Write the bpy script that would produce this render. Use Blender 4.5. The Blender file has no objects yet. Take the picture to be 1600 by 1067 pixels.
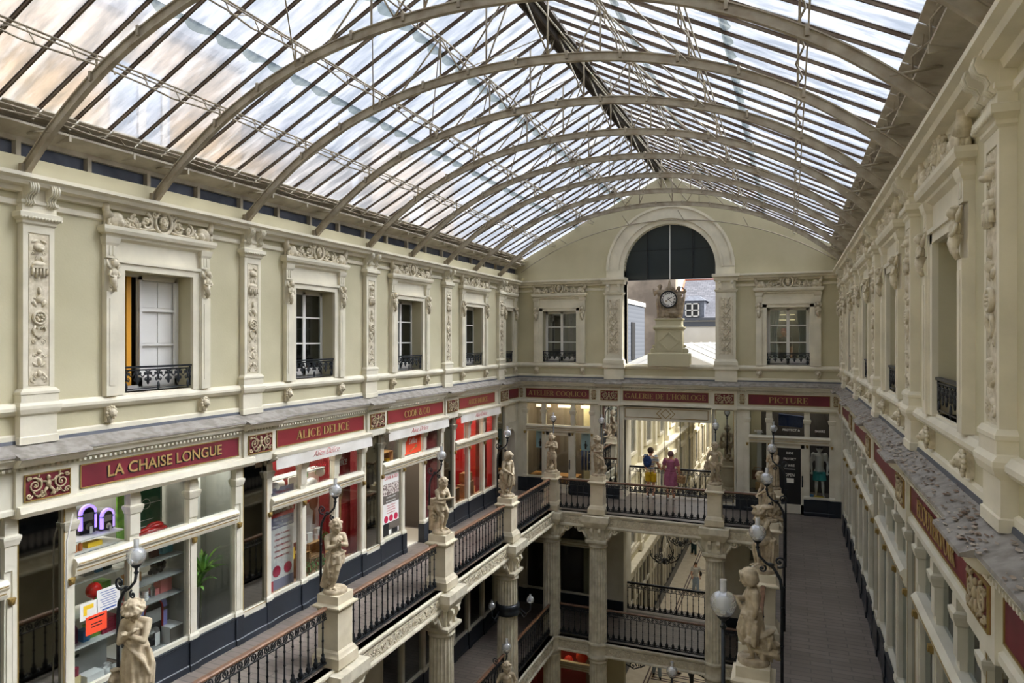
import bpy, math, random
from mathutils import Matrix, Vector
random.seed(11)
PI = math.pi
XL, XR, YE = -9.12, 1.45, 22.95          # gallery walls and the clock wall
RL, RR, RY = -7.1, -0.45, 20.8           # balustrade lines round the light well
Z1, Z2 = -3.98, -9.0                     # lower gallery and ground floor
sc = bpy.context.scene
COL = sc.collection

# ---------------------------------------------------------------- materials
M = {}
def lin(c):
    return tuple((x/255/12.92 if x/255 <= .04045 else ((x/255+.055)/1.055)**2.4) for x in c) + (1,)
def mat(name, c, rough=.6, metal=0, c2=None, nscale=3, bump=0, bscale=40, spec=.5, detail=5, contrast=(.35, .65)):
    if name in M: return M[name]
    m = bpy.data.materials.new(name); m.use_nodes = True; M[name] = m
    nt = m.node_tree; b = nt.nodes['Principled BSDF']
    b.inputs['Base Color'].default_value = lin(c); b.inputs['Roughness'].default_value = rough
    b.inputs['Metallic'].default_value = metal; b.inputs['Specular IOR Level'].default_value = spec
    tc = nt.nodes.new('ShaderNodeTexCoord')
    if c2:
        n = nt.nodes.new('ShaderNodeTexNoise'); n.inputs['Scale'].default_value = nscale; n.inputs['Detail'].default_value = detail
        r = nt.nodes.new('ShaderNodeValToRGB'); e = r.color_ramp.elements
        e[0].position, e[1].position = contrast; e[0].color = lin(c); e[1].color = lin(c2)
        nt.links.new(tc.outputs['Object'], n.inputs['Vector']); nt.links.new(n.outputs['Fac'], r.inputs['Fac'])
        nt.links.new(r.outputs['Color'], b.inputs['Base Color'])
    if bump:
        n = nt.nodes.new('ShaderNodeTexNoise'); n.inputs['Scale'].default_value = bscale; n.inputs['Detail'].default_value = 4
        bp = nt.nodes.new('ShaderNodeBump'); bp.inputs['Strength'].default_value = bump; bp.inputs['Distance'].default_value = .01
        nt.links.new(tc.outputs['Object'], n.inputs['Vector']); nt.links.new(n.outputs['Fac'], bp.inputs['Height'])
        nt.links.new(bp.outputs['Normal'], b.inputs['Normal'])
    return m
def emis(name, c, s):
    m = bpy.data.materials.new(name); m.use_nodes = True
    b = m.node_tree.nodes['Principled BSDF']; b.inputs['Base Color'].default_value = lin(c)
    b.inputs['Emission Color'].default_value = lin(c); b.inputs['Emission Strength'].default_value = s
    return m
def glassmat(name, tint=(242, 245, 245), refl=.03, dark=None):
    m = bpy.data.materials.new(name); m.use_nodes = True; nt = m.node_tree; nt.nodes.clear()
    o = nt.nodes.new('ShaderNodeOutputMaterial'); mx = nt.nodes.new('ShaderNodeMixShader')
    t = nt.nodes.new('ShaderNodeBsdfTransparent'); t.inputs['Color'].default_value = lin(tint)
    g = nt.nodes.new('ShaderNodeBsdfGlossy'); g.inputs['Roughness'].default_value = .03; g.inputs['Color'].default_value = (.9, .9, .9, 1)
    lw = nt.nodes.new('ShaderNodeLayerWeight'); lw.inputs['Blend'].default_value = .25
    mp = nt.nodes.new('ShaderNodeMapRange'); mp.inputs['To Min'].default_value = refl; mp.inputs['To Max'].default_value = .2
    nt.links.new(lw.outputs['Fresnel'], mp.inputs['Value']); nt.links.new(mp.outputs['Result'], mx.inputs['Fac'])
    nt.links.new(t.outputs[0], mx.inputs[1]); nt.links.new(g.outputs[0], mx.inputs[2]); nt.links.new(mx.outputs[0], o.inputs[0])
    return m
def mirrormat(name, c, rough=.03):
    return mat(name, c, rough=rough, metal=1)

M['stucco'] = mat('stucco', (204, 196, 164), .85, c2=(184, 176, 144), nscale=.9, bump=.15, bscale=30, contrast=(.3, .75))
M['stone'] = mat('painted_stone', (230, 222, 200), .75, c2=(212, 205, 184), nscale=2.2, bump=.12, bscale=25)
M['carved'] = mat('carved_stone', (224, 214, 192), .8, c2=(190, 178, 150), nscale=14, bump=.2, bscale=60)
M['marble'] = mat('statue_stone', (200, 184, 156), .7, c2=(150, 134, 108), nscale=9, bump=.2, bscale=50, contrast=(.3, .7))
M['pedestal'] = mat('pedestal_stone', (222, 211, 186), .75, c2=(200, 188, 160), nscale=2.5, bump=.15)
M['grey_stone'] = mat('grey_stone', (222, 214, 192), .8, c2=(192, 183, 160), nscale=4, bump=.3, bscale=40)
M['paint'] = mat('shop_paint', (222, 217, 200), .45, c2=(206, 200, 180), nscale=2)
M['gilt'] = mat('gilt', (150, 124, 66), .5, .15)
M['goldletter'] = mat('gold_letter', (168, 142, 86), .5)
M['gold'] = mat('gold_leaf', (176, 160, 128), .6)
M['burg'] = mat('burgundy', (116, 34, 46), .5, c2=(98, 28, 38), nscale=2)
M['red_sign'] = mat('red_sign', (122, 36, 42), .45)
M['navy'] = mat('navy_plinth', (30, 37, 46), .35, c2=(24, 30, 38), nscale=2)
M['iron'] = mat('cast_iron', (30, 33, 38), .4, .3, c2=(44, 48, 52), nscale=9)
M['wood'] = mat('rail_wood', (128, 92, 66), .45, c2=(96, 66, 46), nscale=8)
M['arch'] = mat('roof_iron', (176, 166, 146), .6, c2=(142, 128, 106), nscale=4, contrast=(.4, .7))
M['bar'] = mat('glazing_bar', (112, 98, 80), .7, c2=(84, 64, 48), nscale=3)
M['ridge'] = mat('ridge_board', (66, 60, 54), .8, c2=(92, 84, 74), nscale=3)
M['board'] = mat('eaves_board', (190, 182, 164), .8, c2=(160, 150, 132), nscale=3)
M['vent'] = mat('vent_glass', (60, 66, 82), .35, c2=(90, 96, 112), nscale=3)
M['zinc'] = mat('zinc_ledge', (150, 144, 136), .6, c2=(122, 116, 108), nscale=7, bump=.3, bscale=25, contrast=(.42, .62))
M['lead'] = mat('lead_edge', (84, 87, 94), .6)
M['debris'] = mat('dry_debris', (112, 84, 62), .9, c2=(190, 180, 165), nscale=5)
M['white'] = mat('white_paint', (225, 222, 216), .5)
M['offwhite'] = mat('off_white', (232, 230, 224), .6)
M['grey'] = mat('grey_paint', (150, 150, 146), .6)
M['black'] = mat('black_matt', (22, 22, 24), .5)
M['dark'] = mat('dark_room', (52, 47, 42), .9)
M['dim'] = mat('dim_room', (96, 88, 78), .9)
M['red'] = mat('red_wall', (178, 32, 28), .6)
M['deepred'] = mat('deep_red', (112, 18, 22), .55)
M['orange'] = mat('orange_card', (232, 74, 40), .6)
M['crate'] = mat('crate_wood', (196, 150, 94), .7, c2=(160, 116, 66), nscale=6)
M['canvas'] = mat('awning_canvas', (226, 222, 214), .8, c2=(205, 200, 190), nscale=2)
M['scrip'] = mat('red_script', (196, 40, 50), .6)
M['glass'] = glassmat('shop_glass')
M['winglass'] = glassmat('window_glass', (190, 198, 200), .1)
M['mirror'] = mirrormat('dark_mirror', (150, 150, 142), .04)
M['mirror2'] = mirrormat('clear_mirror', (200, 202, 200), .02)
M['plaster'] = mat('shop_wall', (158, 157, 148), .8)
M['leaf'] = mat('leaf', (62, 120, 34), .5, c2=(126, 168, 60), nscale=8)
M['stem'] = mat('plant_stem', (78, 84, 50), .7)
M['purple'] = mat('purple_plastic', (120, 50, 92), .4)
M['glowlilac'] = emis('lilac_neon', (150, 120, 255), 1.3)
M['glowgreen'] = emis('green_neon', (110, 255, 60), 1.0)
M['glowwhite'] = emis('tube_and_reflection_glow', (255, 225, 170), 1.2)  # ceiling tubes, also the strips imitating golden reflections
M['chrome'] = mat('chrome', (200, 200, 205), .15, 1)
M['pink'] = mat('pink_card', (226, 138, 132), .6)
M['teal'] = mat('teal_cloth', (44, 160, 160), .8)
M['bluecard'] = mat('pale_blue_card', (176, 208, 214), .6)
M['skin'] = mat('skin', (205, 152, 122), .55)
M['slate'] = mat('slate', (112, 118, 130), .6, c2=(92, 96, 108), nscale=6)
M['facade'] = mat('house_render', (222, 216, 206), .85, c2=(205, 198, 186), nscale=.6)
M['beige'] = mat('neighbour_render', (176, 152, 122), .9, c2=(160, 136, 106), nscale=.4)
M['conc'] = mat('stained_wall', (158, 144, 128), .9, c2=(120, 108, 96), nscale=.8, contrast=(.35, .6))
M['porc'] = mat('porcelain', (238, 236, 230), .25)
M['yellow'] = mat('yellow', (224, 184, 30), .7)
M['blueback'] = mat('blue_fabric', (34, 66, 120), .8, c2=(24, 44, 84), nscale=30)
M['pinkdress'] = mat('pink_dress', (176, 104, 130), .85, c2=(160, 90, 118), nscale=12)
M['hair'] = mat('brown_hair', (64, 46, 36), .8)
M['mauvehair'] = mat('mauve_hair', (112, 78, 84), .8)
M['straw'] = mat('straw', (188, 150, 104), .8, c2=(120, 90, 60), nscale=30)
M['jean'] = mat('pale_denim', (150, 166, 184), .85)
M['shirt'] = mat('light_shirt', (206, 204, 198), .85)
M['dgreen'] = mat('dark_green_cloth', (36, 60, 58), .85)

def banded(name, cols, scale, axis='Z'):
    m = mat(name, cols[0], .85); nt = m.node_tree; b = nt.nodes['Principled BSDF']
    tc = nt.nodes.new('ShaderNodeTexCoord'); sp = nt.nodes.new('ShaderNodeSeparateXYZ')
    ma = nt.nodes.new('ShaderNodeMath'); ma.operation = 'MULTIPLY'; ma.inputs[1].default_value = scale
    fr = nt.nodes.new('ShaderNodeMath'); fr.operation = 'FRACT'
    r = nt.nodes.new('ShaderNodeValToRGB'); r.color_ramp.interpolation = 'CONSTANT'
    while len(r.color_ramp.elements) < len(cols): r.color_ramp.elements.new(.5)
    for i, c in enumerate(cols):
        r.color_ramp.elements[i].position = i/len(cols); r.color_ramp.elements[i].color = lin(c)
    nt.links.new(tc.outputs['Object'], sp.inputs[0]); nt.links.new(sp.outputs[axis], ma.inputs[0])
    nt.links.new(ma.outputs[0], fr.inputs[0]); nt.links.new(fr.outputs[0], r.inputs['Fac']); nt.links.new(r.outputs[0], b.inputs['Base Color'])
    return m
M['stripe'] = banded('striped_jersey', [(222, 214, 204), (120, 140, 160), (222, 214, 204), (196, 160, 110)], 7)
M['slat'] = banded('slate_cladding', [(90, 95, 104), (80, 85, 94), (86, 91, 100)], 5)

def brickmat(name, c1, c2, mortar, scale, bw, bh, rough=.5, msize=.012, bump=.2, offset=.5):
    m = mat(name, c1, rough); nt = m.node_tree; b = nt.nodes['Principled BSDF']
    tc = nt.nodes.new('ShaderNodeTexCoord'); br = nt.nodes.new('ShaderNodeTexBrick')
    br.inputs['Color1'].default_value = lin(c1); br.inputs['Color2'].default_value = lin(c2); br.inputs['Mortar'].default_value = lin(mortar)
    br.inputs['Scale'].default_value = scale; br.inputs['Brick Width'].default_value = bw; br.inputs['Row Height'].default_value = bh
    br.inputs['Mortar Size'].default_value = msize; br.offset = offset
    n = nt.nodes.new('ShaderNodeTexNoise'); n.inputs['Scale'].default_value = 1.3; n.inputs['Detail'].default_value = 6
    mx = nt.nodes.new('ShaderNodeMix'); mx.data_type = 'RGBA'; mx.blend_type = 'MULTIPLY'; mx.inputs[0].default_value = .55
    rp = nt.nodes.new('ShaderNodeValToRGB'); rp.color_ramp.elements[0].position = .3; rp.color_ramp.elements[0].color = (.62, .62, .62, 1); rp.color_ramp.elements[1].position = .65
    nt.links.new(tc.outputs['Object'], br.inputs['Vector']); nt.links.new(tc.outputs['Object'], n.inputs['Vector'])
    nt.links.new(n.outputs['Fac'], rp.inputs[0]); nt.links.new(br.outputs['Color'], mx.inputs[6]); nt.links.new(rp.outputs[0], mx.inputs[7])
    nt.links.new(mx.outputs[2], b.inputs['Base Color'])
    return m
M['floor'] = brickmat('gallery_floor', (134, 123, 114), (118, 108, 100), (102, 94, 87), 1, .62, .155, .38)
M['slates'] = brickmat('roof_slates', (122, 124, 134), (100, 102, 112), (78, 80, 88), 1, .3, .18, .6)

def mosaicmat():
    m = mat('mosaic_floor', (240, 228, 204), .4, c2=(226, 212, 184), nscale=3)
    return m
M['mosaic'] = mosaicmat()
M['winpane'] = mat('reflecting_pane', (120, 122, 118), .08, c2=(96, 98, 96))
M['whitesheet'] = mat('white_sheet', (232, 234, 236), .4, c2=(205, 206, 206), nscale=2)
M['mosaicline'] = mat('mosaic_line', (92, 66, 58), .4)

# wired, dirty roof glass: part clear, part hammered, part chalky
def roofglass():
    m = bpy.data.materials.new('roof_glass'); m.use_nodes = True; nt = m.node_tree; nt.nodes.clear()
    L = nt.links.new
    o = nt.nodes.new('ShaderNodeOutputMaterial')
    tr = nt.nodes.new('ShaderNodeBsdfTransparent'); tr.inputs['Color'].default_value = (.96, .97, .985, 1)
    rf = nt.nodes.new('ShaderNodeBsdfRefraction'); rf.inputs['Roughness'].default_value = .3; rf.inputs['IOR'].default_value = 1.3; rf.inputs['Color'].default_value = (.95, .96, .98, 1)
    tl = nt.nodes.new('ShaderNodeBsdfTranslucent'); tl.inputs['Color'].default_value = (.8, .8, .8, 1)
    tc = nt.nodes.new('ShaderNodeTexCoord'); mp = nt.nodes.new('ShaderNodeMapping'); mp.inputs['Scale'].default_value = (.5, 2.5, .5)
    n = nt.nodes.new('ShaderNodeTexNoise'); n.inputs['Scale'].default_value = 2.2; n.inputs['Detail'].default_value = 9; n.inputs['Roughness'].default_value = .65
    r = nt.nodes.new('ShaderNodeMapRange'); r.inputs['From Min'].default_value = .48; r.inputs['From Max'].default_value = .75; r.inputs['To Min'].default_value = .03; r.inputs['To Max'].default_value = .3
    a = nt.nodes.new('ShaderNodeMixShader'); a.inputs[0].default_value = .5
    n2 = nt.nodes.new('ShaderNodeTexNoise'); n2.inputs['Scale'].default_value = 2.6; n2.inputs['Detail'].default_value = 10; n2.inputs['Roughness'].default_value = .7
    cr = nt.nodes.new('ShaderNodeValToRGB'); cr.color_ramp.elements[0].position = .38; cr.color_ramp.elements[0].color = (.7, .74, .8, 1); cr.color_ramp.elements[1].position = .6; cr.color_ramp.elements[1].color = (.93, .95, 1, 1)
    L(mp.outputs[0], n2.inputs['Vector']); L(n2.outputs['Fac'], cr.inputs[0]); L(cr.outputs[0], tr.inputs['Color']); L(cr.outputs[0], rf.inputs['Color'])
    b = nt.nodes.new('ShaderNodeMixShader')
    L(tc.outputs['Object'], mp.inputs[0]); L(mp.outputs[0], n.inputs['Vector']); L(n.outputs['Fac'], r.inputs['Value'])
    L(tr.outputs[0], a.inputs[1]); L(rf.outputs[0], a.inputs[2]); L(a.outputs[0], b.inputs[1]); L(tl.outputs[0], b.inputs[2]); L(r.outputs[0], b.inputs[0]); L(b.outputs[0], o.inputs[0])
    return m
M['roofglass'] = roofglass()
def sheet():
    m = bpy.data.materials.new('corrugated_sheet'); m.use_nodes = True; nt = m.node_tree; nt.nodes.clear()
    o = nt.nodes.new('ShaderNodeOutputMaterial'); mx = nt.nodes.new('ShaderNodeMixShader'); m2 = nt.nodes.new('ShaderNodeMixShader')
    t = nt.nodes.new('ShaderNodeBsdfTransparent'); l = nt.nodes.new('ShaderNodeBsdfTranslucent'); d = nt.nodes.new('ShaderNodeBsdfDiffuse'); d.inputs['Color'].default_value = (.3, .31, .32, 1); l.inputs['Color'].default_value = (.8, .8, .8, 1)
    mx.inputs[0].default_value = .4; m2.inputs[0].default_value = .2
    nt.links.new(d.outputs[0], mx.inputs[1]); nt.links.new(l.outputs[0], mx.inputs[2]); nt.links.new(mx.outputs[0], m2.inputs[1]); nt.links.new(t.outputs[0], m2.inputs[2]); nt.links.new(m2.outputs[0], o.inputs[0])
    return m
M['sheetglass'] = sheet()
M['lap'] = glassmat('glass_lap', (188, 196, 190), .05)
def lampglass(nm='lamp_glass', k=.32):
    m = bpy.data.materials.new(nm); m.use_nodes = True; nt = m.node_tree; nt.nodes.clear()
    o = nt.nodes.new('ShaderNodeOutputMaterial'); mx = nt.nodes.new('ShaderNodeMixShader'); mx2 = nt.nodes.new('ShaderNodeMixShader')
    t = nt.nodes.new('ShaderNodeBsdfTransparent'); t.inputs['Color'].default_value = (.93, .95, .96, 1)
    g = nt.nodes.new('ShaderNodeBsdfGlossy'); g.inputs['Roughness'].default_value = .05
    d = nt.nodes.new('ShaderNodeBsdfDiffuse'); d.inputs['Color'].default_value = (.85, .86, .88, 1)
    lw = nt.nodes.new('ShaderNodeLayerWeight'); lw.inputs['Blend'].default_value = .5
    nt.links.new(lw.outputs['Facing'], mx.inputs[0]); nt.links.new(t.outputs[0], mx2.inputs[1]); nt.links.new(d.outputs[0], mx2.inputs[2]); mx2.inputs[0].default_value = k
    nt.links.new(mx2.outputs[0], mx.inputs[1]); nt.links.new(g.outputs[0], mx.inputs[2]); nt.links.new(mx.outputs[0], o.inputs[0])
    return m
M['lampglass'] = lampglass()
M['chimney'] = lampglass('frosted_chimney', .7)

# ---------------------------------------------------------------- mesh builder
class MB:
    def __init__(s): s.v = []; s.f = []; s.sm = []
    def add(s, vs, fs, smooth=False):
        n = len(s.v); s.v += [tuple(p) for p in vs]; s.f += [tuple(i+n for i in f) for f in fs]; s.sm += [smooth]*len(fs); return s
    def box(s, x0, x1, y0, y1, z0, z1):
        if x0 > x1: x0, x1 = x1, x0
        if y0 > y1: y0, y1 = y1, y0
        if z0 > z1: z0, z1 = z1, z0
        return s.add([(x0,y0,z0),(x1,y0,z0),(x1,y1,z0),(x0,y1,z0),(x0,y0,z1),(x1,y0,z1),(x1,y1,z1),(x0,y1,z1)],
              [(0,3,2,1),(4,5,6,7),(0,1,5,4),(1,2,6,5),(2,3,7,6),(3,0,4,7)])
    def hexa(s, b, t):      # four bottom corners (ccw from above), four top
        return s.add(list(b)+list(t), [(0,3,2,1),(4,5,6,7),(0,1,5,4),(1,2,6,5),(2,3,7,6),(3,0,4,7)])
    def quad(s, a, b, c, d): return s.add([a,b,c,d], [(0,1,2,3)])
    def sq(s, prof, cx=0, cy=0, asp=1):     # stacked rectangular sections: (half width, z[, half depth])
        vs = []; fs = []
        for p in prof:
            w = p[0]; d = p[2] if len(p) > 2 else p[0]*asp; z = p[1]
            vs += [(cx-w,cy-d,z),(cx+w,cy-d,z),(cx+w,cy+d,z),(cx-w,cy+d,z)]
        for i in range(len(prof)-1):
            a = 4*i
            for k in range(4): fs.append((a+k, a+(k+1)%4, a+4+(k+1)%4, a+4+k))
        fs.append((3,2,1,0)); e = 4*len(prof)-4; fs.append((e,e+1,e+2,e+3))
        return s.add(vs, fs)
    def sweepx(s, prof, x0, x1):            # closed profile of (y,z) extruded along x
        n = len(prof); vs = [(x0,y,z) for y,z in prof]+[(x1,y,z) for y,z in prof]
        fs = [(i,(i+1)%n,n+(i+1)%n,n+i) for i in range(n)]+[tuple(range(n))[::-1], tuple(range(n,2*n))]
        return s.add(vs, fs)
    def prism(s, poly, y0, y1):             # polygon of (x,z) extruded along y
        n = len(poly); vs = [(x,y0,z) for x,z in poly]+[(x,y1,z) for x,z in poly]
        return s.add(vs, [(i,(i+1)%n,n+(i+1)%n,n+i) for i in range(n)]+[tuple(range(n))[::-1], tuple(range(n,2*n))])
    def lathe(s, prof, c=(0,0,0), n=16, smooth=True, fold=None):
        vs = []; fs = []
        for r, z in prof:
            for k in range(n):
                a = 2*PI*k/n; rr = r*(fold(a, z) if fold else 1)
                vs.append((c[0]+rr*math.cos(a), c[1]+rr*math.sin(a), c[2]+z))
        m = len(prof)
        for i in range(m-1):
            for k in range(n): fs.append((i*n+k, i*n+(k+1)%n, (i+1)*n+(k+1)%n, (i+1)*n+k))
        s.add(vs, fs, smooth)
        return s.add([vs[k] for k in range(n)]+[vs[(m-1)*n+k] for k in range(n)], [tuple(range(n))[::-1], tuple(range(n, 2*n))])
    def ell(s, c, r, n=10, rot=None):
        if not hasattr(r, '__len__'): r = (r, r, r)
        m = max(4, n//2+1); vs = []; fs = []
        for i in range(1, m):
            t = PI*i/m
            for k in range(n):
                a = 2*PI*k/n; vs.append(Vector((r[0]*math.sin(t)*math.cos(a), r[1]*math.sin(t)*math.sin(a), r[2]*math.cos(t))))
        vs += [Vector((0,0,r[2])), Vector((0,0,-r[2]))]
        if rot: vs = [rot @ p for p in vs]
        vs = [(p[0]+c[0], p[1]+c[1], p[2]+c[2]) for p in vs]
        for i in range(m-2):
            for k in range(n): fs.append((i*n+k, (i+1)*n+k, (i+1)*n+(k+1)%n, i*n+(k+1)%n))
        T = (m-1)*n
        for k in range(n): fs.append((T, k, (k+1)%n)); fs.append((T+1, (m-2)*n+(k+1)%n, (m-2)*n+k))
        return s.add(vs, fs, True)
    def tube(s, pts, r, n=6, closed=False, smooth=True, asp=1):
        pts = [Vector(p) for p in pts]; m = len(pts); rs = r if hasattr(r, '__len__') else [r]*m
        vs = []; fs = []; up = None
        for i, p in enumerate(pts):
            t = (pts[(i+1) % m]-pts[i-1]) if closed else (pts[min(i+1, m-1)]-pts[max(i-1, 0)])
            t = t.normalized() if t.length > 1e-9 else Vector((0,0,1))
            if up is None: up = Vector((0,0,1)) if abs(t.z) < .9 else Vector((1,0,0))
            a = t.cross(up)
            if a.length < 1e-4: a = t.cross(Vector((0,1,0)))
            a.normalize(); b = a.cross(t).normalized(); up = b
            for k in range(n):
                q = 2*PI*(k+.5)/n; vs.append(p+a*(rs[i]*math.cos(q))+b*(rs[i]*asp*math.sin(q)))
        for i in range(m if closed else m-1):
            j = (i+1) % m
            for k in range(n): fs.append((i*n+k, i*n+(k+1)%n, j*n+(k+1)%n, j*n+k))
        if not closed: fs += [tuple(range(n))[::-1], tuple(range((m-1)*n, m*n))]
        return s.add(vs, fs, smooth and n > 4)
    def merge(s, o, Mx=None):
        n = len(s.v); s.v += [tuple(Mx @ Vector(p)) for p in o.v] if Mx else list(o.v)
        s.f += [tuple(i+n for i in f) for f in o.f]; s.sm += o.sm; return s
    def mesh(s, name):
        me = bpy.data.meshes.new(name); me.from_pydata(s.v, [], s.f)
        me.polygons.foreach_set('use_smooth', s.sm); me.update(); return me

def T(x=0, y=0, z=0, rz=0, s=1): return Matrix.Translation((x, y, z)) @ Matrix.Rotation(rz, 4, 'Z') @ Matrix.Scale(s, 4)
def ob(name, mb, m, parent=None, Mx=None, label=None, kind=None):
    me = mb.mesh(name) if isinstance(mb, MB) else mb
    if m is not None and not me.materials: me.materials.append(M[m] if isinstance(m, str) else m)
    o = bpy.data.objects.new(name, me); COL.objects.link(o)
    if parent: o.parent = parent
    if Mx is not None: o.matrix_basis = Mx
    if label: o['label'] = label
    if kind: o['kind'] = kind
    return o
def tag(o, label, cat, group=None, kind=None):
    o['label'] = label; o['category'] = cat
    if group: o['group'] = group
    if kind: o['kind'] = kind
    return o
def root(name, label, cat, Mx=None, group=None):
    o = bpy.data.objects.new(name, None); COL.objects.link(o); o.empty_display_size = .1
    if Mx is not None: o.matrix_basis = Mx
    return tag(o, label, cat, group)
def cp(o, Mx=None, label=None, parent=None, group=None):
    r = o.copy(); COL.objects.link(r); r.parent = parent
    if Mx is not None: r.matrix_basis = Mx
    if label: r['label'] = label
    if group: r['group'] = group
    for c in o.children:
        cp(c, None, None, r)
    return r
def st(name, mb, m, label, cat='wall', Mx=None):
    o = ob(name, mb, m, None, Mx); return tag(o, label, cat, None, 'structure')
def W(wall, s, z=0, out=0):
    if wall == 'left': return T(XL+out, s, z, PI/2)
    if wall == 'right': return T(XR-out, s, z, -PI/2)
    return T(s, YE-out, z, 0)
def holes_wall(mb, u0, u1, z0, z1, holes, y0, y1):
    us = sorted({u0, u1} | {max(u0, min(u1, h[0])) for h in holes} | {max(u0, min(u1, h[1])) for h in holes})
    for a, b in zip(us, us[1:]):
        if b-a < 1e-5: continue
        c = (a+b)/2; hs = sorted((h[2], h[3]) for h in holes if h[0] < c < h[1]); z = z0
        for p, q in hs:
            if p > z: mb.box(a, b, y0, y1, z, p)
            z = max(z, q)
        if z < z1: mb.box(a, b, y0, y1, z, z1)
    return mb

# ---------------------------------------------------------------- lettering
def serif(txt, h):
    TH, t = .17, .06
    mb = MB()
    def line(x0, y0, x1, y1, w): mb.prism([(x0-w/2, y0), (x0+w/2, y0), (x1+w/2, y1), (x1-w/2, y1)][::1], -.01, 0)
    def bar(x0, x1, y0, y1): mb.prism([(x0, y0), (x1, y0), (x1, y1), (x0, y1)], -.01, 0)
    def ser(x, y, w=.28): bar(x-w/2, x+w/2, y if y < .5 else y-.05, y+.05 if y < .5 else y)
    def stem(x): bar(x-TH/2, x+TH/2, 0, 1); ser(x, 0); ser(x, 1)
    def arc(cx, cy, rx, ry, a0, a1, k=1.0):
        n = 14
        for i in range(n):
            q = []
            for a, sgn in ((a0+(a1-a0)*i/n, 1), (a0+(a1-a0)*(i+1)/n, 1), (a0+(a1-a0)*(i+1)/n, -1), (a0+(a1-a0)*i/n, -1)):
                r = math.radians(a); w = (t+(TH-t)*abs(math.cos(r)))*k/2
                q.append((cx+(rx+sgn*w)*math.cos(r), cy+(ry+sgn*min(w, .035))*math.sin(r)))
            mb.prism(q, -.01, 0)
    def G(ch, X):
        n0 = len(mb.v); w = .7
        if ch == 'A': line(.1, 0, .37, 1, t); line(.64, 0, .4, 1, TH); bar(.2, .56, .3, .35); ser(.1, 0, .2); ser(.64, 0); w = .76
        elif ch in 'CG':
            arc(.42, .5, .33, .47, 45, 315); bar(.66, .7, .68, .95); w = .78
            if ch == 'G': bar(.6, .74, .08, .42); bar(.52, .8, .38, .43); w = .86
        elif ch in 'OQ':
            arc(.42, .5, .34, .47, 0, 360); w = .84
            if ch == 'Q': line(.72, -.2, .44, .1, .13)
        elif ch == 'D': stem(.16); arc(.32, .5, .36, .47, -90, 90); bar(.16, .34, .95, 1); bar(.16, .34, 0, .05); w = .8
        elif ch in 'EL':
            stem(.16); bar(.16, .56, 0, .05); bar(.53, .58, 0, .24); w = .64
            if ch == 'E': bar(.16, .56, .95, 1); bar(.53, .57, .78, 1); bar(.16, .42, .49, .54); bar(.4, .44, .4, .62)
        elif ch == 'H': stem(.16); stem(.62); bar(.16, .62, .49, .54); w = .8
        elif ch == 'I': stem(.17); w = .36
        elif ch == 'K': stem(.16); line(.2, .42, .6, 1, t); line(.66, 0, .34, .6, TH); ser(.6, 1, .22); ser(.64, 0); w = .78
        elif ch == 'N': line(.14, 0, .14, 1, t); line(.64, 0, .16, 1, TH); line(.64, 0, .64, 1, t); ser(.14, 0, .2); ser(.64, 1, .2); w = .78
        elif ch in 'PR':
            stem(.16); arc(.32, .74, .22, .235, -90, 90, .9); bar(.16, .34, .95, 1); bar(.16, .34, .48, .53); w = .64
            if ch == 'R': line(.62, 0, .36, .52, TH); ser(.64, 0, .22); w = .74
        elif ch == 'T': stem(.34); bar(.04, .64, .95, 1); bar(.04, .08, .78, 1); bar(.6, .64, .78, 1); w = .68
        elif ch == 'U': bar(.08, .25, .3, 1); bar(.6, .66, .3, 1); arc(.4, .32, .24, .3, 180, 360, .8); ser(.165, 1); ser(.63, 1, .22); w = .76
        elif ch == 'V': line(.38, 0, .14, 1, TH); line(.4, 0, .66, 1, t); ser(.14, 1); ser(.66, 1, .2); w = .76
        elif ch == '&': arc(.36, .76, .17, .2, 0, 360, .7); arc(.32, .27, .25, .25, 60, 320, .9); line(.74, 0, .26, .66, .13); line(.52, .15, .7, .5, t); w = .82
        elif ch == "'": bar(.06, .15, .72, 1); w = .22
        else: w = .32
        for i in range(n0, len(mb.v)):
            x, y, z = mb.v[i]; mb.v[i] = (x+X, y, z)
        return w
    X = 0
    for ch in txt: X += G(ch, X)
    for i, (x, y, z) in enumerate(mb.v): mb.v[i] = ((x-X/2)*h, y*.8, (z-.5)*h)
    return mb, X*h
def sans(txt, h, width=None, ext=.004, off=0, shear=0, align='CENTER'):
    c = bpy.data.curves.new('t', 'FONT'); c.body = txt; c.size = h*1.38; c.extrude = ext; c.offset = off; c.shear = shear
    c.align_x = align; c.align_y = 'CENTER'; c.resolution_u = 3
    o = bpy.data.objects.new('t', c); COL.objects.link(o); dg = bpy.context.evaluated_depsgraph_get()
    me = bpy.data.meshes.new_from_object(o.evaluated_get(dg)); bpy.data.objects.remove(o)
    me.transform(Matrix.Rotation(PI/2, 4, 'X'))
    if width:
        xs = [v.co.x for v in me.vertices]
        if xs:
            k = width/max(1e-6, max(xs)-min(xs)); me.transform(Matrix.Diagonal((k, 1, 1, 1)))
    me.materials.clear(); return me

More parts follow.
